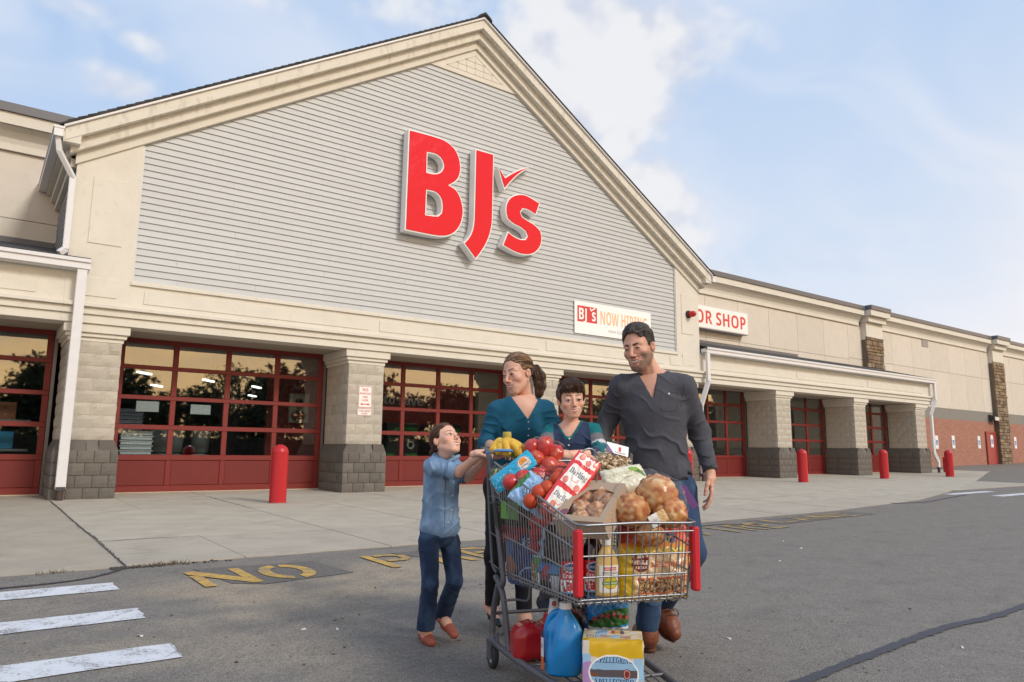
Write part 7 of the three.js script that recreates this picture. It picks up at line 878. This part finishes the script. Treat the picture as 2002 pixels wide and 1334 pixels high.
// ---------- the woman ----------
{
  const base = onGround(985, 1226), t = person('woman in a teal V-neck cardigan and black trousers holding the cart handle', base);
  const A = (x, y, d = 4.28) => at(x, y, d);
  const shR = A(972, 804, 4.22), elR = A(951, 866, 4.2), wrR = A(982, 886, 3.86), shL = A(1066, 803, 4.24), elL = A(1096, 862, 4.22), wrL = A(1078, 884, 3.84);
  const neckB = A(1026, 788, 4.3), chest = A(1016, 826, 4.22), belly = A(1008, 886, 4.27), pelvis = A(996, 948, 4.38);
  const hipR = A(976, 955, 4.36), knR = A(968, 1090, 4.2), anR = A(962, 1192, 4.38), hipL = A(1018, 955, 4.4), knL = A(1022, 1085, 4.3), anL = A(1025, 1205, 4.25);
  const H = headFrame(A(1012, 732, 4.26), -.74, -.16, .12), S = .99, neckA = toWorld(H, S, 0, -.07, -.032), neckR = .043;
  const sk = [.70, .395, .285], ax = axes(shL.clone().sub(shR), neckB.clone().sub(pelvis)), parts = [];
  const fr = ax[2].dot(TC) > 0 ? ax[2].clone() : ax[2].clone().negate();
  const b = new Field(); b.ell(chest, ax, [.135, .16, .085], .05).ell(belly, ax, [.115, .15, .08], .06).ell(pelvis, ax, [.15, .12, .1], .06); b.chain([shR, elR, wrR], [.04, .033, .024]).chain([shL, elL, wrL], [.04, .033, .024]); b.chain([hipR, knR, anR], [.075, .05, .033]).chain([hipL, knL, anL], [.075, .05, .033]); b.bone(shR, neckB, .036, .042, .05).bone(shL, neckB, .036, .042, .05).bone(neckB, chest.clone().addScaledVector(fr, .012), .055, .06, .05);
  parts.push(fieldMesh(b, .011, skinCol(sk), base));
  for (const [w, px] of [[wrR, 993], [wrL, 1086]]) { const h = new Field(); hand(h, A(px, 880, 3.78), TC.clone().addScaledVector(YY, .25), V(0, -1, 0).addScaledVector(TC, .3), px < 1050 ? 1 : -1, .9, .75, .2, .4); h.bone(w, A(px, 884, 3.84), .024, .022, .02); parts.push(fieldMesh(h, .003, skinCol(sk), base)); }
  const line = (ph) => ph < .95 ? lerp(.082, .058, ss(.3, .9, ph)) : ph < 1.3 ? lerp(.058, .012, ss(.95, 1.3, ph)) : ph < 1.8 ? .012 : lerp(.012, -.062, ss(1.8, 2.2, ph));
  const tie = V(.0, .02, -.118), pony = [tie, V(.012, .012, -.15), V(.02, -.03, -.165), V(.02, -.085, -.16), V(.012, -.13, -.145), V(.005, -.165, -.13)], pr2 = [.016, .03, .036, .032, .022, .006];
  const hc = (a, y, c) => { const tail = c < -.125; const u = tail ? N3(a * 90, y * 9, c * 90) : N3(a * 55 + y * 10, y * 70, c * 7), w = fbm3(a * 20, y * 24, c * 8, 2); return mix3(mix3([.055, .028, .016], [.28, .15, .075], ss(-.3, .75, u + .35 * w + (tail ? -.25 : .2 * ss(0, .08, y)))), [.5, .33, .18], tail ? 0 : ss(.35, .8, u) * .45); };
  buildHead(parts, t, H, S, { jaw: .92, cheek: 1.06, open: 1.25, es: 1.15, lower: 1.03, nose: 1.0, brow: .85, mouth: 1.25, chin: .9, female: 1, skin: sk, lip: [.55, .17, .16], browC: [.11, .06, .035], browW: .8, browY: .003, iris: [.06, .035, .02], gaze: V(-.25, -.25, 1), lash: 1.5, line, hairR: .205, hairColor: hc, seed: 9, strands: 2600, slen: .07, messy: .05, loose: .001, flow: (p) => p.z < -.112 ? V(0, -1, p.y < -.06 ? .25 : -.15) : V(tie.x - p.x, tie.y - p.y, tie.z - p.z).normalize() }, neckA, neckB, neckR, base,
    (a, y, c) => { const q = Math.abs(a), ph = Math.atan2(q, c); let d = ell3(q, y, c, 0, .04, -.018, .0785, .0905, .1); d = smax(d, (line(ph) - y) * .85, .006); d = smin(d, sph(q, y, c, 0, .025, -.105, .022), .02); for (let i = 0; i < 5; i++) d = smin(d, cap3(a, y, c, pony[i], pony[i + 1], pr2[i], pr2[i + 1]), .012); return d - (c < -.125 ? .002 * N3(a * 60, y * 6, c * 60) : 0); });
  part('earring', new THREE.SphereGeometry(.0035, 8, 6).translate(...toWorld(H, S, .083, -.042, -.004).sub(base).toArray()), plain(.6, .5, .3, .2, { metalness: 1 }), t);
  // cardigan
  const s = new Field(); s.ell(chest, ax, [.15, .17, .1], .05).ell(belly, ax, [.128, .16, .096], .07).ell(A(1002, 925, 4.33), ax, [.15, .1, .108], .06); for (const x of [-.062, .062]) s.ell(chest.clone().addScaledVector(ax[0], x).addScaledVector(fr, .062).addScaledVector(ax[1], -.035), ax, [.058, .06, .05], .045); s.bone(shR, neckB, .044, .045, .05).bone(shL, neckB, .044, .045, .05); s.chain([shR, elR], [.055, .046], .035).chain([shL, elL], [.055, .046], .035); const c1 = elR.clone().lerp(wrR, .22), c2 = elL.clone().lerp(wrL, .3); s.bone(elR, c1, .046, .043, .02).bone(elL, c2, .046, .043, .02);
  const hem = A(1000, 958, 4.34), vBot = A(1033, 819, 4.1), diag = V(0, 1, 0).addScaledVector(RR, -.4).normalize();
  const mod = (d, x, y, z) => { const p = V(x, y, z); const arm = Math.max(ss(.1, .04, cap3(x, y, z, shL, elL, 0, 0)), ss(.1, .04, cap3(x, y, z, shR, elR, 0, 0))); d -= .008 * fold(x, y, z, diag, 40, 4) * (1 - arm) + .012 * arm * fold(x, y, z, V(0, 1, 0).addScaledVector(RR, .2), 62, 8); d = smax(d, -p.clone().sub(hem).dot(ax[1]), .006);
    const ne = p.clone().sub(neckB), rad = Math.hypot(ne.dot(ax[0]), ne.dot(fr) * .9); d = smax(d, -smax(rad - .062, -.012 - ne.dot(ax[1]), .01), .005);
    const q = p.clone().sub(vBot), h = q.y, wv = Math.abs(q.dot(RR) + h * .12) - .003 - h * .62; if (q.dot(TC) > -.14 && h > -.004 && h < .16) d = smax(d, -Math.max(wv, -q.dot(TC) - .14), .003);
    for (const [c, e] of [[c1, elR], [c2, elL]]) if (p.distanceTo(c) < .12) d = smax(d, p.clone().sub(c).dot(c.clone().sub(e).normalize()) - .006, .004); return d; };
  part('cardigan', fieldMesh(s, .007, () => [.004, .1, .178], base, mod), cloth(knitTex), t);
  const fs = (x, y, z) => mod(s.d(x, y, z), x, y, z), on = (px, py) => { let d = 3.7; for (let i = 0; i < 80; i++) { const p = at(px, py, d), e = fs(p.x, p.y, p.z); if (e < .0006) break; d += Math.max(e * .6, .0006); } return at(px, py, d); };
  for (const [x, y] of [[1033, 825.5], [1034, 839], [1033, 852], [1032, 864]]) { const p = on(x, y).sub(base); part('button', new THREE.SphereGeometry(.0048, 10, 8).scale(1, 1, .5).rotateY(-YAW).translate(p.x, p.y, p.z), plain(.45, .4, .36, .25), t); }
  // trousers
  const j = new Field(); j.ell(pelvis, ax, [.155, .12, .108], .05); j.chain([hipR, knR, anR], [.084, .056, .043], .04).chain([hipL, knL, anL], [.084, .056, .045], .04); part('trousers', fieldMesh(j, .008, () => [.007, .008, .014], base, (d, x, y, z) => { d -= .005 * fold(x, y, z, V(0, 1, 0), 40, 6); for (const a of [anR, anL]) if (Math.hypot(x - a.x, z - a.z) < .12) d = smax(d, a.y + .03 - y, .006); return d; }), cloth(denimTex), t);
  // pointed flats
  const M_flat = plain(.008, .008, .009, .45); for (const [an, hp, tp] of [[anR, at(955, 1197, 4.42), at(977, 1228, 4.2)], [anL, onGround(1026, 1228), onGround(1034, 1244)]]) { const f = new Field(), fw2 = tp.clone().sub(hp).normalize(), mid = hp.clone().lerp(tp, .5); f.bone(hp.clone().add(V(0, .022, 0)), mid.clone().add(V(0, .022, 0)), .028, .032, .02).bone(mid.clone().add(V(0, .022, 0)), tp.clone().add(V(0, .012, 0)), .034, .012, .02); part('flat_shoe', fieldMesh(f, .0045, null, base, (d, x, y, z) => { const p = V(x, y, z).sub(hp), u = p.dot(fw2), L = hp.distanceTo(tp), hgt = y - lerp(hp.y, tp.y, clamp(u / L)); return smax(smax(d, hgt - (u > L * .62 ? .05 : .034), .004), -hgt, .004); }), M_flat, t); const k = new Field(); k.chain([an, hp.clone().lerp(tp, .1).add(V(0, .05, 0)), hp.clone().add(V(0, .03, 0))], [.034, .034, .026], .03).bone(an, hp.clone().lerp(tp, .5).add(V(0, .03, 0)), .034, .03, .03).bone(hp.clone().lerp(tp, .5).add(V(0, .025, 0)), hp.clone().lerp(tp, .75).add(V(0, .02, 0)), .028, .022, .02); parts.push(fieldMesh(k, .006, skinCol(sk), base)); }
  part('body', mergeGeometries(parts.map(clean)), M_skin, t);
}
// ---------- the boy ----------
{
  const base = at(1080, 1196, 3.85), t = person('smiling boy in a navy front henley with striped teal sleeves leaning on the cart', base);
  const A = (x, y, d = 3.9) => at(x, y, d);
  const shR = A(1079, 848, 3.92), elR = A(1061, 884, 3.8), wrR = A(1124, 893, 3.7), shL = A(1158, 846, 3.92), elL = A(1178, 888, 3.8), wrL = A(1106, 890, 3.66);
  const neckB = A(1117, 838, 3.94), chest = A(1117, 870, 3.92), belly = A(1114, 925, 3.95), pelvis = A(1110, 975, 3.98), hipR = A(1094, 985, 3.98), knR = A(1080, 1095, 3.86), anR = A(1070, 1172, 3.9), hipL = A(1126, 985, 3.98), knL = A(1122, 1095, 3.92), anL = A(1108, 1172, 3.95);
  const H = headFrame(A(1117, 783, 3.9), .1, -.06, .06), S = .885, neckA = toWorld(H, S, 0, -.07, -.03), neckR = .038;
  const sk = [.75, .435, .315], ax = axes(shL.clone().sub(shR), neckB.clone().sub(pelvis)), parts = [], fr = ax[2].dot(TC) > 0 ? ax[2].clone() : ax[2].clone().negate();
  const b = new Field(); b.ell(chest, ax, [.1, .12, .07], .04).ell(belly, ax, [.09, .12, .065], .05).ell(pelvis, ax, [.1, .09, .07], .05).chain([shR, elR, wrR], [.033, .03, .022]).chain([shL, elL, wrL], [.033, .03, .022]).chain([hipR, knR, anR], [.055, .042, .03]).chain([hipL, knL, anL], [.055, .042, .03]).bone(shR, neckB, .033, .045, .04).bone(shL, neckB, .033, .045, .04); parts.push(fieldMesh(b, .01, skinCol(sk), base));
  const h1 = new Field(); hand(h1, A(1142, 893, 3.68), RR.clone().addScaledVector(YY, .02), V(0, -1, 0), 1, .74, .35); h1.bone(elR, wrR, .03, .021, .02).bone(wrR, A(1132, 893, 3.69), .021, .019, .02); parts.push(fieldMesh(h1, .003, skinCol(sk), base)); const h2 = new Field(); hand(h2, A(1088, 891, 3.64), RR.clone().multiplyScalar(-1), V(0, -1, 0), -1, .74, .35); h2.bone(elL, wrL, .03, .021, .02).bone(wrL, A(1098, 890, 3.65), .021, .019, .02); parts.push(fieldMesh(h2, .003, skinCol(sk), base));
  const line = (ph) => ph < 1.0 ? lerp(.052, .046, ph) : ph < 1.35 ? lerp(.046, -.004, ss(1.0, 1.3, ph)) : ph < 1.75 ? lerp(-.004, .01, ss(1.35, 1.5, ph)) : lerp(.01, -.085, ss(1.75, 2.25, ph));
  buildHead(parts, t, H, S, { jaw: .96, cheek: 1.14, open: 1.45, es: 1.28, lower: 1.14, nose: .92, brow: .6, mouth: 1.3, chin: .92, skin: sk, lip: [.6, .25, .22], browC: [.055, .033, .022], browW: .85, browY: .003, iris: [.07, .035, .018], gaze: V(0, .02, 1), lash: 1.1, line, hairR: .165, seed: 14, strands: 2600, slen: .05, messy: .3, loose: .003, flow: (p) => { const tp = ss(.05, .1, p.y); return V(.55, .05 - .5 * ss(.07, .1, p.z), .75 * ss(-.06, .0, p.z) - .5 * ss(0, -.06, p.z)).lerp(V(.1, -1, .15), 1 - tp); }, hairColor: (a, y, c) => { const u = N3(a * 42 + y * 30, y * 26 - a * 20, c * 34), w = N3(a * 12, y * 12, c * 12); return mix3([.03, .014, .009], [.16, .075, .04], ss(-.35, .8, u + .3 * w)); } }, neckA, neckB, neckR, base,
    (a, y, c) => { const q = Math.abs(a), ph = Math.atan2(q, c), fr2 = ss(.0, .08, c), tp = ss(.02, .1, y); let d = ell3(a, y, c, 0, .043, -.012, .085, .093, .102); d = smin(d, ell3(a, y, c, .012, .085, .062, .06, .03, .036), .02); d = smin(d, ell3(a, y, c, -.03, .078, .06, .042, .026, .034), .02); d -= .0045 * tp * N3(a * 18 + y * 12, y * 12 - a * 8, c * 12); return smax(d, (line(ph) + .006 * fr2 * N3(a * 50, 2, 3) - y) * .8, .007); });
  // shirt: navy front, teal raglan sleeves with grey and white bands
  const s = new Field(); s.ell(chest, ax, [.118, .13, .085], .04).ell(belly, ax, [.108, .14, .08], .05).bone(shR, neckB, .044, .05, .04).bone(shL, neckB, .044, .05, .04).chain([shR, elR], [.05, .043], .03).chain([shL, elL], [.05, .043], .03); const cR = elR.clone().lerp(wrR, .12), cL = elL.clone().lerp(wrL, .38); s.bone(elR, cR, .043, .04, .02).bone(elL, cL, .043, .037, .02);
  const vB = A(1113, 853, 3.82); const mod = (d, x, y, z) => { const p = V(x, y, z); d -= .009 * fold(x, y, z, V(0, 1, 0).addScaledVector(RR, .3), 46, 2) - .002; const ne = p.clone().sub(neckB), rad = Math.hypot(ne.dot(ax[0]), ne.dot(fr) * .85); d = smax(d, -smax(rad - .052, -.012 - ne.dot(ax[1]), .008), .004); const q = p.clone().sub(vB), h = q.y, wv = Math.abs(q.dot(RR)) - .014 - h * .62; if (h > -.002 && h < .09 && q.dot(TC) > -.09) d = smax(d, -Math.max(wv, -q.dot(TC) - .09), .003); for (const [c, e] of [[cR, elR], [cL, elL]]) if (p.distanceTo(c) < .1) d = smax(d, p.clone().sub(c).dot(c.clone().sub(e).normalize()) - .006, .004); return d; };
  const armT = (p, a, e, c) => { const u = e.clone().sub(a), L = u.length(); const t1 = p.clone().sub(a).dot(u) / (L * L); if (p.distanceTo(e) < .075 && c) { const w = c.clone().sub(e); const t2 = p.clone().sub(e).dot(w.normalize()); if (t2 > .012) return 1.05 + t2 * 4; } return t1; };
  const col = (x, y, z) => { const p = V(x, y, z), navy = [.024, .045, .105], teal = [.0, .16, .18]; const dl = cap3(x, y, z, shL, elL, .05, .045), dr = cap3(x, y, z, shR, elR, .05, .045); const raglan = Math.abs(p.clone().sub(chest).dot(ax[0])) - .098 - .12 * Math.min(0, p.clone().sub(shL.clone().lerp(shR, .5)).dot(ax[1]) * -1 + .02); if (Math.min(dl, dr) < .012 && raglan > 0) { const tt = dl < dr ? armT(p, shL, elL, cL) : armT(p, shR, elR, cR); return tt > .3 && tt < .58 ? [.17, .17, .185] : tt >= .58 && tt < .74 ? [.68, .7, .7] : teal; } const ne = p.clone().sub(neckB), rad = Math.hypot(ne.dot(ax[0]), ne.dot(fr) * .85); const q = p.clone().sub(vB), h = q.y, wv = Math.abs(q.dot(RR)) - .014 - h * .62; if ((rad < .064 && ne.dot(ax[1]) > -.03) || (h > -.012 && h < .08 && wv < .011 && q.dot(TC) > -.08)) return teal; return navy; };
  part('henley_shirt', fieldMesh(s, .0055, col, base, mod), cloth(heatherTex, { color: lin(1.6, 1.6, 1.6) }), t); const fs = (x, y, z) => mod(s.d(x, y, z), x, y, z); for (const [x, y] of [[1113, 858], [1112, 871]]) { let d = 3.5; for (let i = 0; i < 80; i++) { const p = at(x, y, d), e = fs(p.x, p.y, p.z); if (e < .0006) break; d += Math.max(e * .6, .0006); } const p = at(x, y, d).sub(base); part('button', new THREE.SphereGeometry(.0055, 10, 8).scale(1, 1, .5).rotateY(-YAW).translate(p.x, p.y, p.z), plain(.6, .58, .54, .3), t); }
  const j = new Field(); j.ell(pelvis, ax, [.105, .1, .078], .05).chain([hipR, knR, anR], [.062, .05, .046], .03).chain([hipL, knL, anL], [.062, .05, .046], .03); part('trousers', fieldMesh(j, .008, () => [.11, .11, .118], base, (d, x, y, z) => d - .005 * fold(x, y, z, V(0, 1, 0), 44, 3)), cloth(denimTex), t);
  for (const [an, dx] of [[anR, 0], [anL, 34]]) { const f = new Field(), hp = A(1064 + dx, 1194, 3.92), tp = A(1078 + dx, 1206, 3.75); f.chain([an, hp.clone().add(V(0, .045, 0))], [.038, .036], .03).bone(hp.clone().add(V(0, .04, 0)), tp.clone().add(V(0, .03, 0)), .036, .03, .03); const sh = part('sneaker', fieldMesh(f, .005, null, base, (d, x, y, z) => smax(d, hp.y + .012 - y, .005)), plain(.012, .016, .035, .6), t); const g = new Field(); g.bone(hp.clone().add(V(0, .014, 0)), tp.clone().add(V(0, .014, 0)), .038, .033, .02); part('sole', fieldMesh(g, .005, null, base, (d, x, y, z) => smax(smax(d, y - hp.y - .014, .004), hp.y - .008 - y, .004)), plain(.55, .55, .54, .6), sh); }
  part('body', mergeGeometries(parts.map(clean)), M_skin, t);
}
// ---------- the girl ----------
{
  const base = onGround(842, 1254), t = person('girl in a light denim shirt and jeans looking up, gripping the cart corner', base);
  const A = (x, y, d = 3.98) => at(x, y, d);
  const shR = A(847, 911, 3.93), elR = A(897, 923, 3.84), wrR = A(926, 899, 3.76), shL = A(884, 910, 4.06), elL = A(915, 933, 4.0), wrL = A(938, 908, 3.86);
  const neckB = A(867, 897, 4.0), chest = A(863, 938, 3.99), belly = A(861, 990, 3.98), pelvis = A(857, 1040, 3.97), hipR = A(838, 1058, 3.93), knR = A(841, 1140, 3.88), anR = A(832, 1228, 3.93), hipL = A(879, 1058, 4.02), knL = A(889, 1136, 3.97), anL = A(864, 1206, 4.06);
  const H = headFrame(A(872, 864, 3.97), .82, .52, -.12), S = .86, neckA = toWorld(H, S, 0, -.07, -.032), neckR = .036;
  const sk = [.75, .435, .315], ax = axes(shL.clone().sub(shR), neckB.clone().sub(pelvis)), parts = [], fr = ax[2].dot(TC) > 0 ? ax[2].clone() : ax[2].clone().negate(); const axT = axes(RR.clone().addScaledVector(TC, -.35), neckB.clone().sub(pelvis));
  const b = new Field(); b.ell(chest, axT, [.085, .11, .065], .04).ell(belly, axT, [.08, .11, .06], .05).ell(pelvis, axT, [.09, .08, .065], .05).chain([shR, elR, wrR], [.03, .027, .0195]).chain([shL, elL, wrL], [.03, .027, .0195]).chain([hipR, knR, anR], [.052, .04, .028]).chain([hipL, knL, anL], [.052, .04, .028]).bone(shR, neckB, .03, .04, .04).bone(shL, neckB, .03, .04, .04); parts.push(fieldMesh(b, .009, skinCol(sk), base));
  const h1 = new Field(); hand(h1, A(939, 884, 3.68), RR.clone().multiplyScalar(.9).addScaledVector(YY, .3).addScaledVector(TC, -.2), V(0, -.8, 0).addScaledVector(RR, .4), -1, .74, 1.05, .1, .5); h1.bone(elR, wrR, .0285, .02, .02).bone(wrR, A(938, 892, 3.72), .02, .018, .02); parts.push(fieldMesh(h1, .0028, skinCol(sk), base)); const h2 = new Field(); hand(h2, A(957, 884, 3.79), RR.clone().multiplyScalar(.9).addScaledVector(YY, .3), V(0, -.8, 0).addScaledVector(RR, .4), 1, .74, 1.05, .1, .5); h2.bone(elL, wrL, .0285, .02, .02).bone(wrL, A(946, 897, 3.82), .02, .018, .02); parts.push(fieldMesh(h2, .0028, skinCol(sk), base));
  const line = (ph) => ph < .95 ? lerp(.08, .058, ss(.2, .9, ph)) : ph < 1.35 ? lerp(.058, .006, ss(.95, 1.3, ph)) : ph < 1.8 ? .006 : lerp(.006, -.075, ss(1.8, 2.2, ph));
  buildHead(parts, t, H, S, { jaw: .93, cheek: 1.12, open: 1.35, es: 1.25, lower: 1.12, nose: .9, brow: .55, mouth: 1.28, chin: .9, female: 1, skin: sk, lip: [.6, .25, .22], browC: [.11, .06, .035], browW: .7, browY: .004, iris: [.06, .05, .035], gaze: V(.1, .15, 1), lash: 1.3, line, hairR: .19, seed: 21, strands: 2200, slen: .06, messy: .06, loose: .001, flow: (p) => p.z < -.1 ? V(p.y + .01, -p.x, .2).multiplyScalar(20).add(V(.2, 0, 0)) : V(-p.x, -.01 - p.y, -.125 - p.z).normalize(), hairColor: (a, y, c) => { const bun = c < -.1; const u = bun ? N3(a * 60, y * 60, c * 60) : N3(a * 50 + y * 14, y * 70, c * 8); return mix3([.045, .02, .012], [.2, .1, .05], ss(-.4, .85, u + (bun ? -.15 : .1))); } }, neckA, neckB, neckR, base,
    (a, y, c) => { const q = Math.abs(a), ph = Math.atan2(q, c); let d = ell3(q, y, c, 0, .04, -.018, .079, .09, .1); d = smax(d, (line(ph) - y) * .85, .006); d = smin(d, ell3(a, y, c, 0, -.01, -.125, .036, .034, .026), .012); return d - (c < -.1 ? .004 * N3(a * 30 + y * 22, y * 22 - a * 15, c * 22) : 0); });
  // denim shirt with rolled sleeves
  const s = new Field(); s.ell(chest, axT, [.102, .12, .082], .05).ell(belly, axT, [.102, .13, .078], .06).ell(A(860, 1030, 3.97), axT, [.112, .09, .084], .05).bone(shR, neckB, .042, .044, .04).bone(shL, neckB, .042, .044, .04); const cR = shR.clone().lerp(elR, .93), cL = shL.clone().lerp(elL, .9); s.bone(shR, cR, .047, .043, .03).bone(shL, cL, .046, .043, .03); const rollR = cR.clone().addScaledVector(cR.clone().sub(shR).normalize(), -.028), rollL = cL.clone().addScaledVector(cL.clone().sub(shL).normalize(), -.028); s.bone(rollR, cR, .0485, .0495, .008).bone(rollL, cL, .0485, .0495, .008);
  // collar leaves
  s.bone(A(851, 893, 3.95), A(874, 904, 3.9), .016, .012, .006).bone(A(874, 904, 3.9), A(896, 893, 3.97), .012, .014, .006).bone(A(851, 893, 3.95), A(856, 884, 4.02), .014, .012, .006);
  const hemY = (x, z) => { const p = V(x, 0, z).sub(V(belly.x, 0, belly.z)); const u = p.dot(RR); return A(860, 1042, 3.97).y - .022 + .11 * Math.abs(u) ** 1 * (u < 0 ? .55 : .4) + .0 * u; };
  const vB = A(880, 912, 3.88); const mod = (d, x, y, z) => { const p = V(x, y, z); const arm = Math.max(ss(.09, .04, cap3(x, y, z, shL, cL, 0, 0)), ss(.09, .04, cap3(x, y, z, shR, cR, 0, 0))); d -= .011 * fold(x, y, z, V(0, 1, 0).addScaledVector(RR, -.7).normalize(), 44, 9) * (1 - arm) + .013 * arm * fold(x, y, z, RR, 75, 4) - .003; d = smax(d, (hemY(x, z) - y) * .9, .005); const ne = p.clone().sub(neckB), rad = Math.hypot(ne.dot(axT[0]), ne.dot(axT[2])); d = smax(d, -smax(rad - .047, -.012 - ne.dot(axT[1]), .006), .004); for (const [c, a] of [[cR, shR], [cL, shL]]) if (p.distanceTo(c) < .1) d = smax(d, p.clone().sub(c).dot(c.clone().sub(a).normalize()) - .008, .004); return d; };
  const pk = A(884, 980, 3.9); const denim = (x, y, z) => { const n = fbm3(x * 8, y * 5, z * 8, 3); return mix3([.17, .29, .47], [.28, .42, .6], ss(-.4, .6, n)); };
  part('denim_shirt', fieldMesh(s, .0052, denim, base, mod), cloth(denimTex), t); const fs = (x, y, z) => mod(s.d(x, y, z), x, y, z), on = (x, y) => { let d = 3.6; for (let i = 0; i < 90; i++) { const p = at(x, y, d), e = fs(p.x, p.y, p.z); if (e < .0006) break; d += Math.max(e * .6, .0006); } return at(x, y, d).sub(base); };
  for (const [x, y] of [[886.5, 944], [884.5, 969.5], [882, 997], [876, 1021]]) { const p = on(x, y); part('button', new THREE.SphereGeometry(.0046, 10, 8).scale(1, 1, .5).rotateY(-YAW).translate(p.x, p.y, p.z), plain(.66, .66, .64, .3), t); } part('placket_seam', tube([[872, 935], [870, 965], [870, 1000], [869, 1035]].map(q => on(...q)), .0014, 5), plain(.06, .1, .18, .9), t); part('placket_seam', tube([[891, 938], [890, 968], [887, 1000], [882, 1030]].map(q => on(...q)), .001, 5), plain(.09, .15, .25, .9), t);
  // jeans, slightly flared
  const j = new Field(); j.ell(pelvis, axT, [.1, .09, .078], .05).chain([hipR, knR, anR], [.057, .044, .049], .012).chain([hipL, knL, anL], [.057, .044, .049], .012); part('jeans', fieldMesh(j, .007, (x, y, z) => { const n = fbm3(x * 8, y * 4, z * 8, 3); return mix3([.012, .032, .085], [.04, .085, .17], ss(-.2, .6, n)); }, base, (d, x, y, z) => { d -= .006 * fold(x, y, z, V(0, 1, 0).addScaledVector(RR, .2), 46, 8); for (const a of [anR, anL]) if (Math.hypot(x - a.x, z - a.z) < .1) d = smax(d, a.y - .012 - y, .006); return d; }), cloth(denimTex), t);
  const M_fl = plain(.36, .09, .05, .6); for (const [an, hp, tp, lift] of [[anR, onGround(826, 1248), onGround(840, 1261), 0], [anL, at(856, 1208, 4.06), at(886, 1247, 3.92), 1]]) { const f = new Field(), fw2 = tp.clone().sub(hp).normalize(), up = V(0, 1, 0).addScaledVector(fw2, -fw2.y).normalize(), L = Math.max(hp.distanceTo(tp), .17), T = hp.clone().addScaledVector(fw2, L); f.bone(hp.clone().addScaledVector(up, .022), hp.clone().lerp(T, .55).addScaledVector(up, .022), .027, .031, .02).bone(hp.clone().lerp(T, .55).addScaledVector(up, .022), T.clone().addScaledVector(up, .018), .032, .023, .02); part('ballet_flat', fieldMesh(f, .0042, null, base, (d, x, y, z) => { const p = V(x, y, z).sub(hp), u = p.dot(fw2), hg = p.dot(up); return smax(smax(d, hg - (u > L * .68 ? .06 : .03), .004), -hg, .004); }), M_fl, t); const k = new Field(); k.chain([an, hp.clone().addScaledVector(up, .035)], [.03, .025], .03).bone(an, hp.clone().lerp(T, .5).addScaledVector(up, .028), .029, .026, .03).bone(hp.clone().lerp(T, .5).addScaledVector(up, .024), hp.clone().lerp(T, .78).addScaledVector(up, .02), .026, .02, .02); parts.push(fieldMesh(k, .0055, skinCol(sk), base)); }
  part('body', mergeGeometries(parts.map(clean)), M_skin, t);
}
// ---------- the red jug lying on the lower rack ----------
{ const t = item('red_detergent_jug', 'glossy red detergent jug lying on the lower rack', 'jug', 1058, 1243, 3.32, { yaw: .25 });
  const rb = (x, y, z, a, b, c, r) => { const qx = Math.abs(x) - a + r, qy = Math.abs(y) - b + r, qz = Math.abs(z) - c + r; return Math.hypot(Math.max(qx, 0), Math.max(qy, 0), Math.max(qz, 0)) + Math.min(Math.max(qx, qy, qz), 0) - r; };
  const f = (x, y, z) => { let d = rb(x + .01, y + .012 + .25 * Math.max(0, -x - .05), z, .128, .082, .078, .05); d = smin(d, rb(x - .07, y - .055, z, .075, .05, .04, .035), .03); d = smax(d, -(Math.hypot((x - .075) / 1.5, y - .035) - .024), .018); d = smax(d, -ell3(x, y, z, -.012, .1, 0, .026, .045, .2), .03); return d; };
  part('jug_body', surface(f, V(-.17, -.12, -.1), V(.17, .13, .1), .006), phy({ color: lin(.42, .006, .01), roughness: .26, clearcoat: .35, clearcoatRoughness: .2 }), t);
  part('cap', new THREE.CylinderGeometry(.03, .03, .04, 18).rotateZ(Math.PI / 2).translate(.15, .06, 0), plain(.02, .02, .022, .5), t); part('cardboard', box(-.11, .08, -.108, -.1, -.06, .07), plain(.4, .27, .17, .8), t); }
scene.traverse(o => { if (o.isMesh) { o.castShadow = true; o.receiveShadow = true; } });
renderer.render(scene, camera);
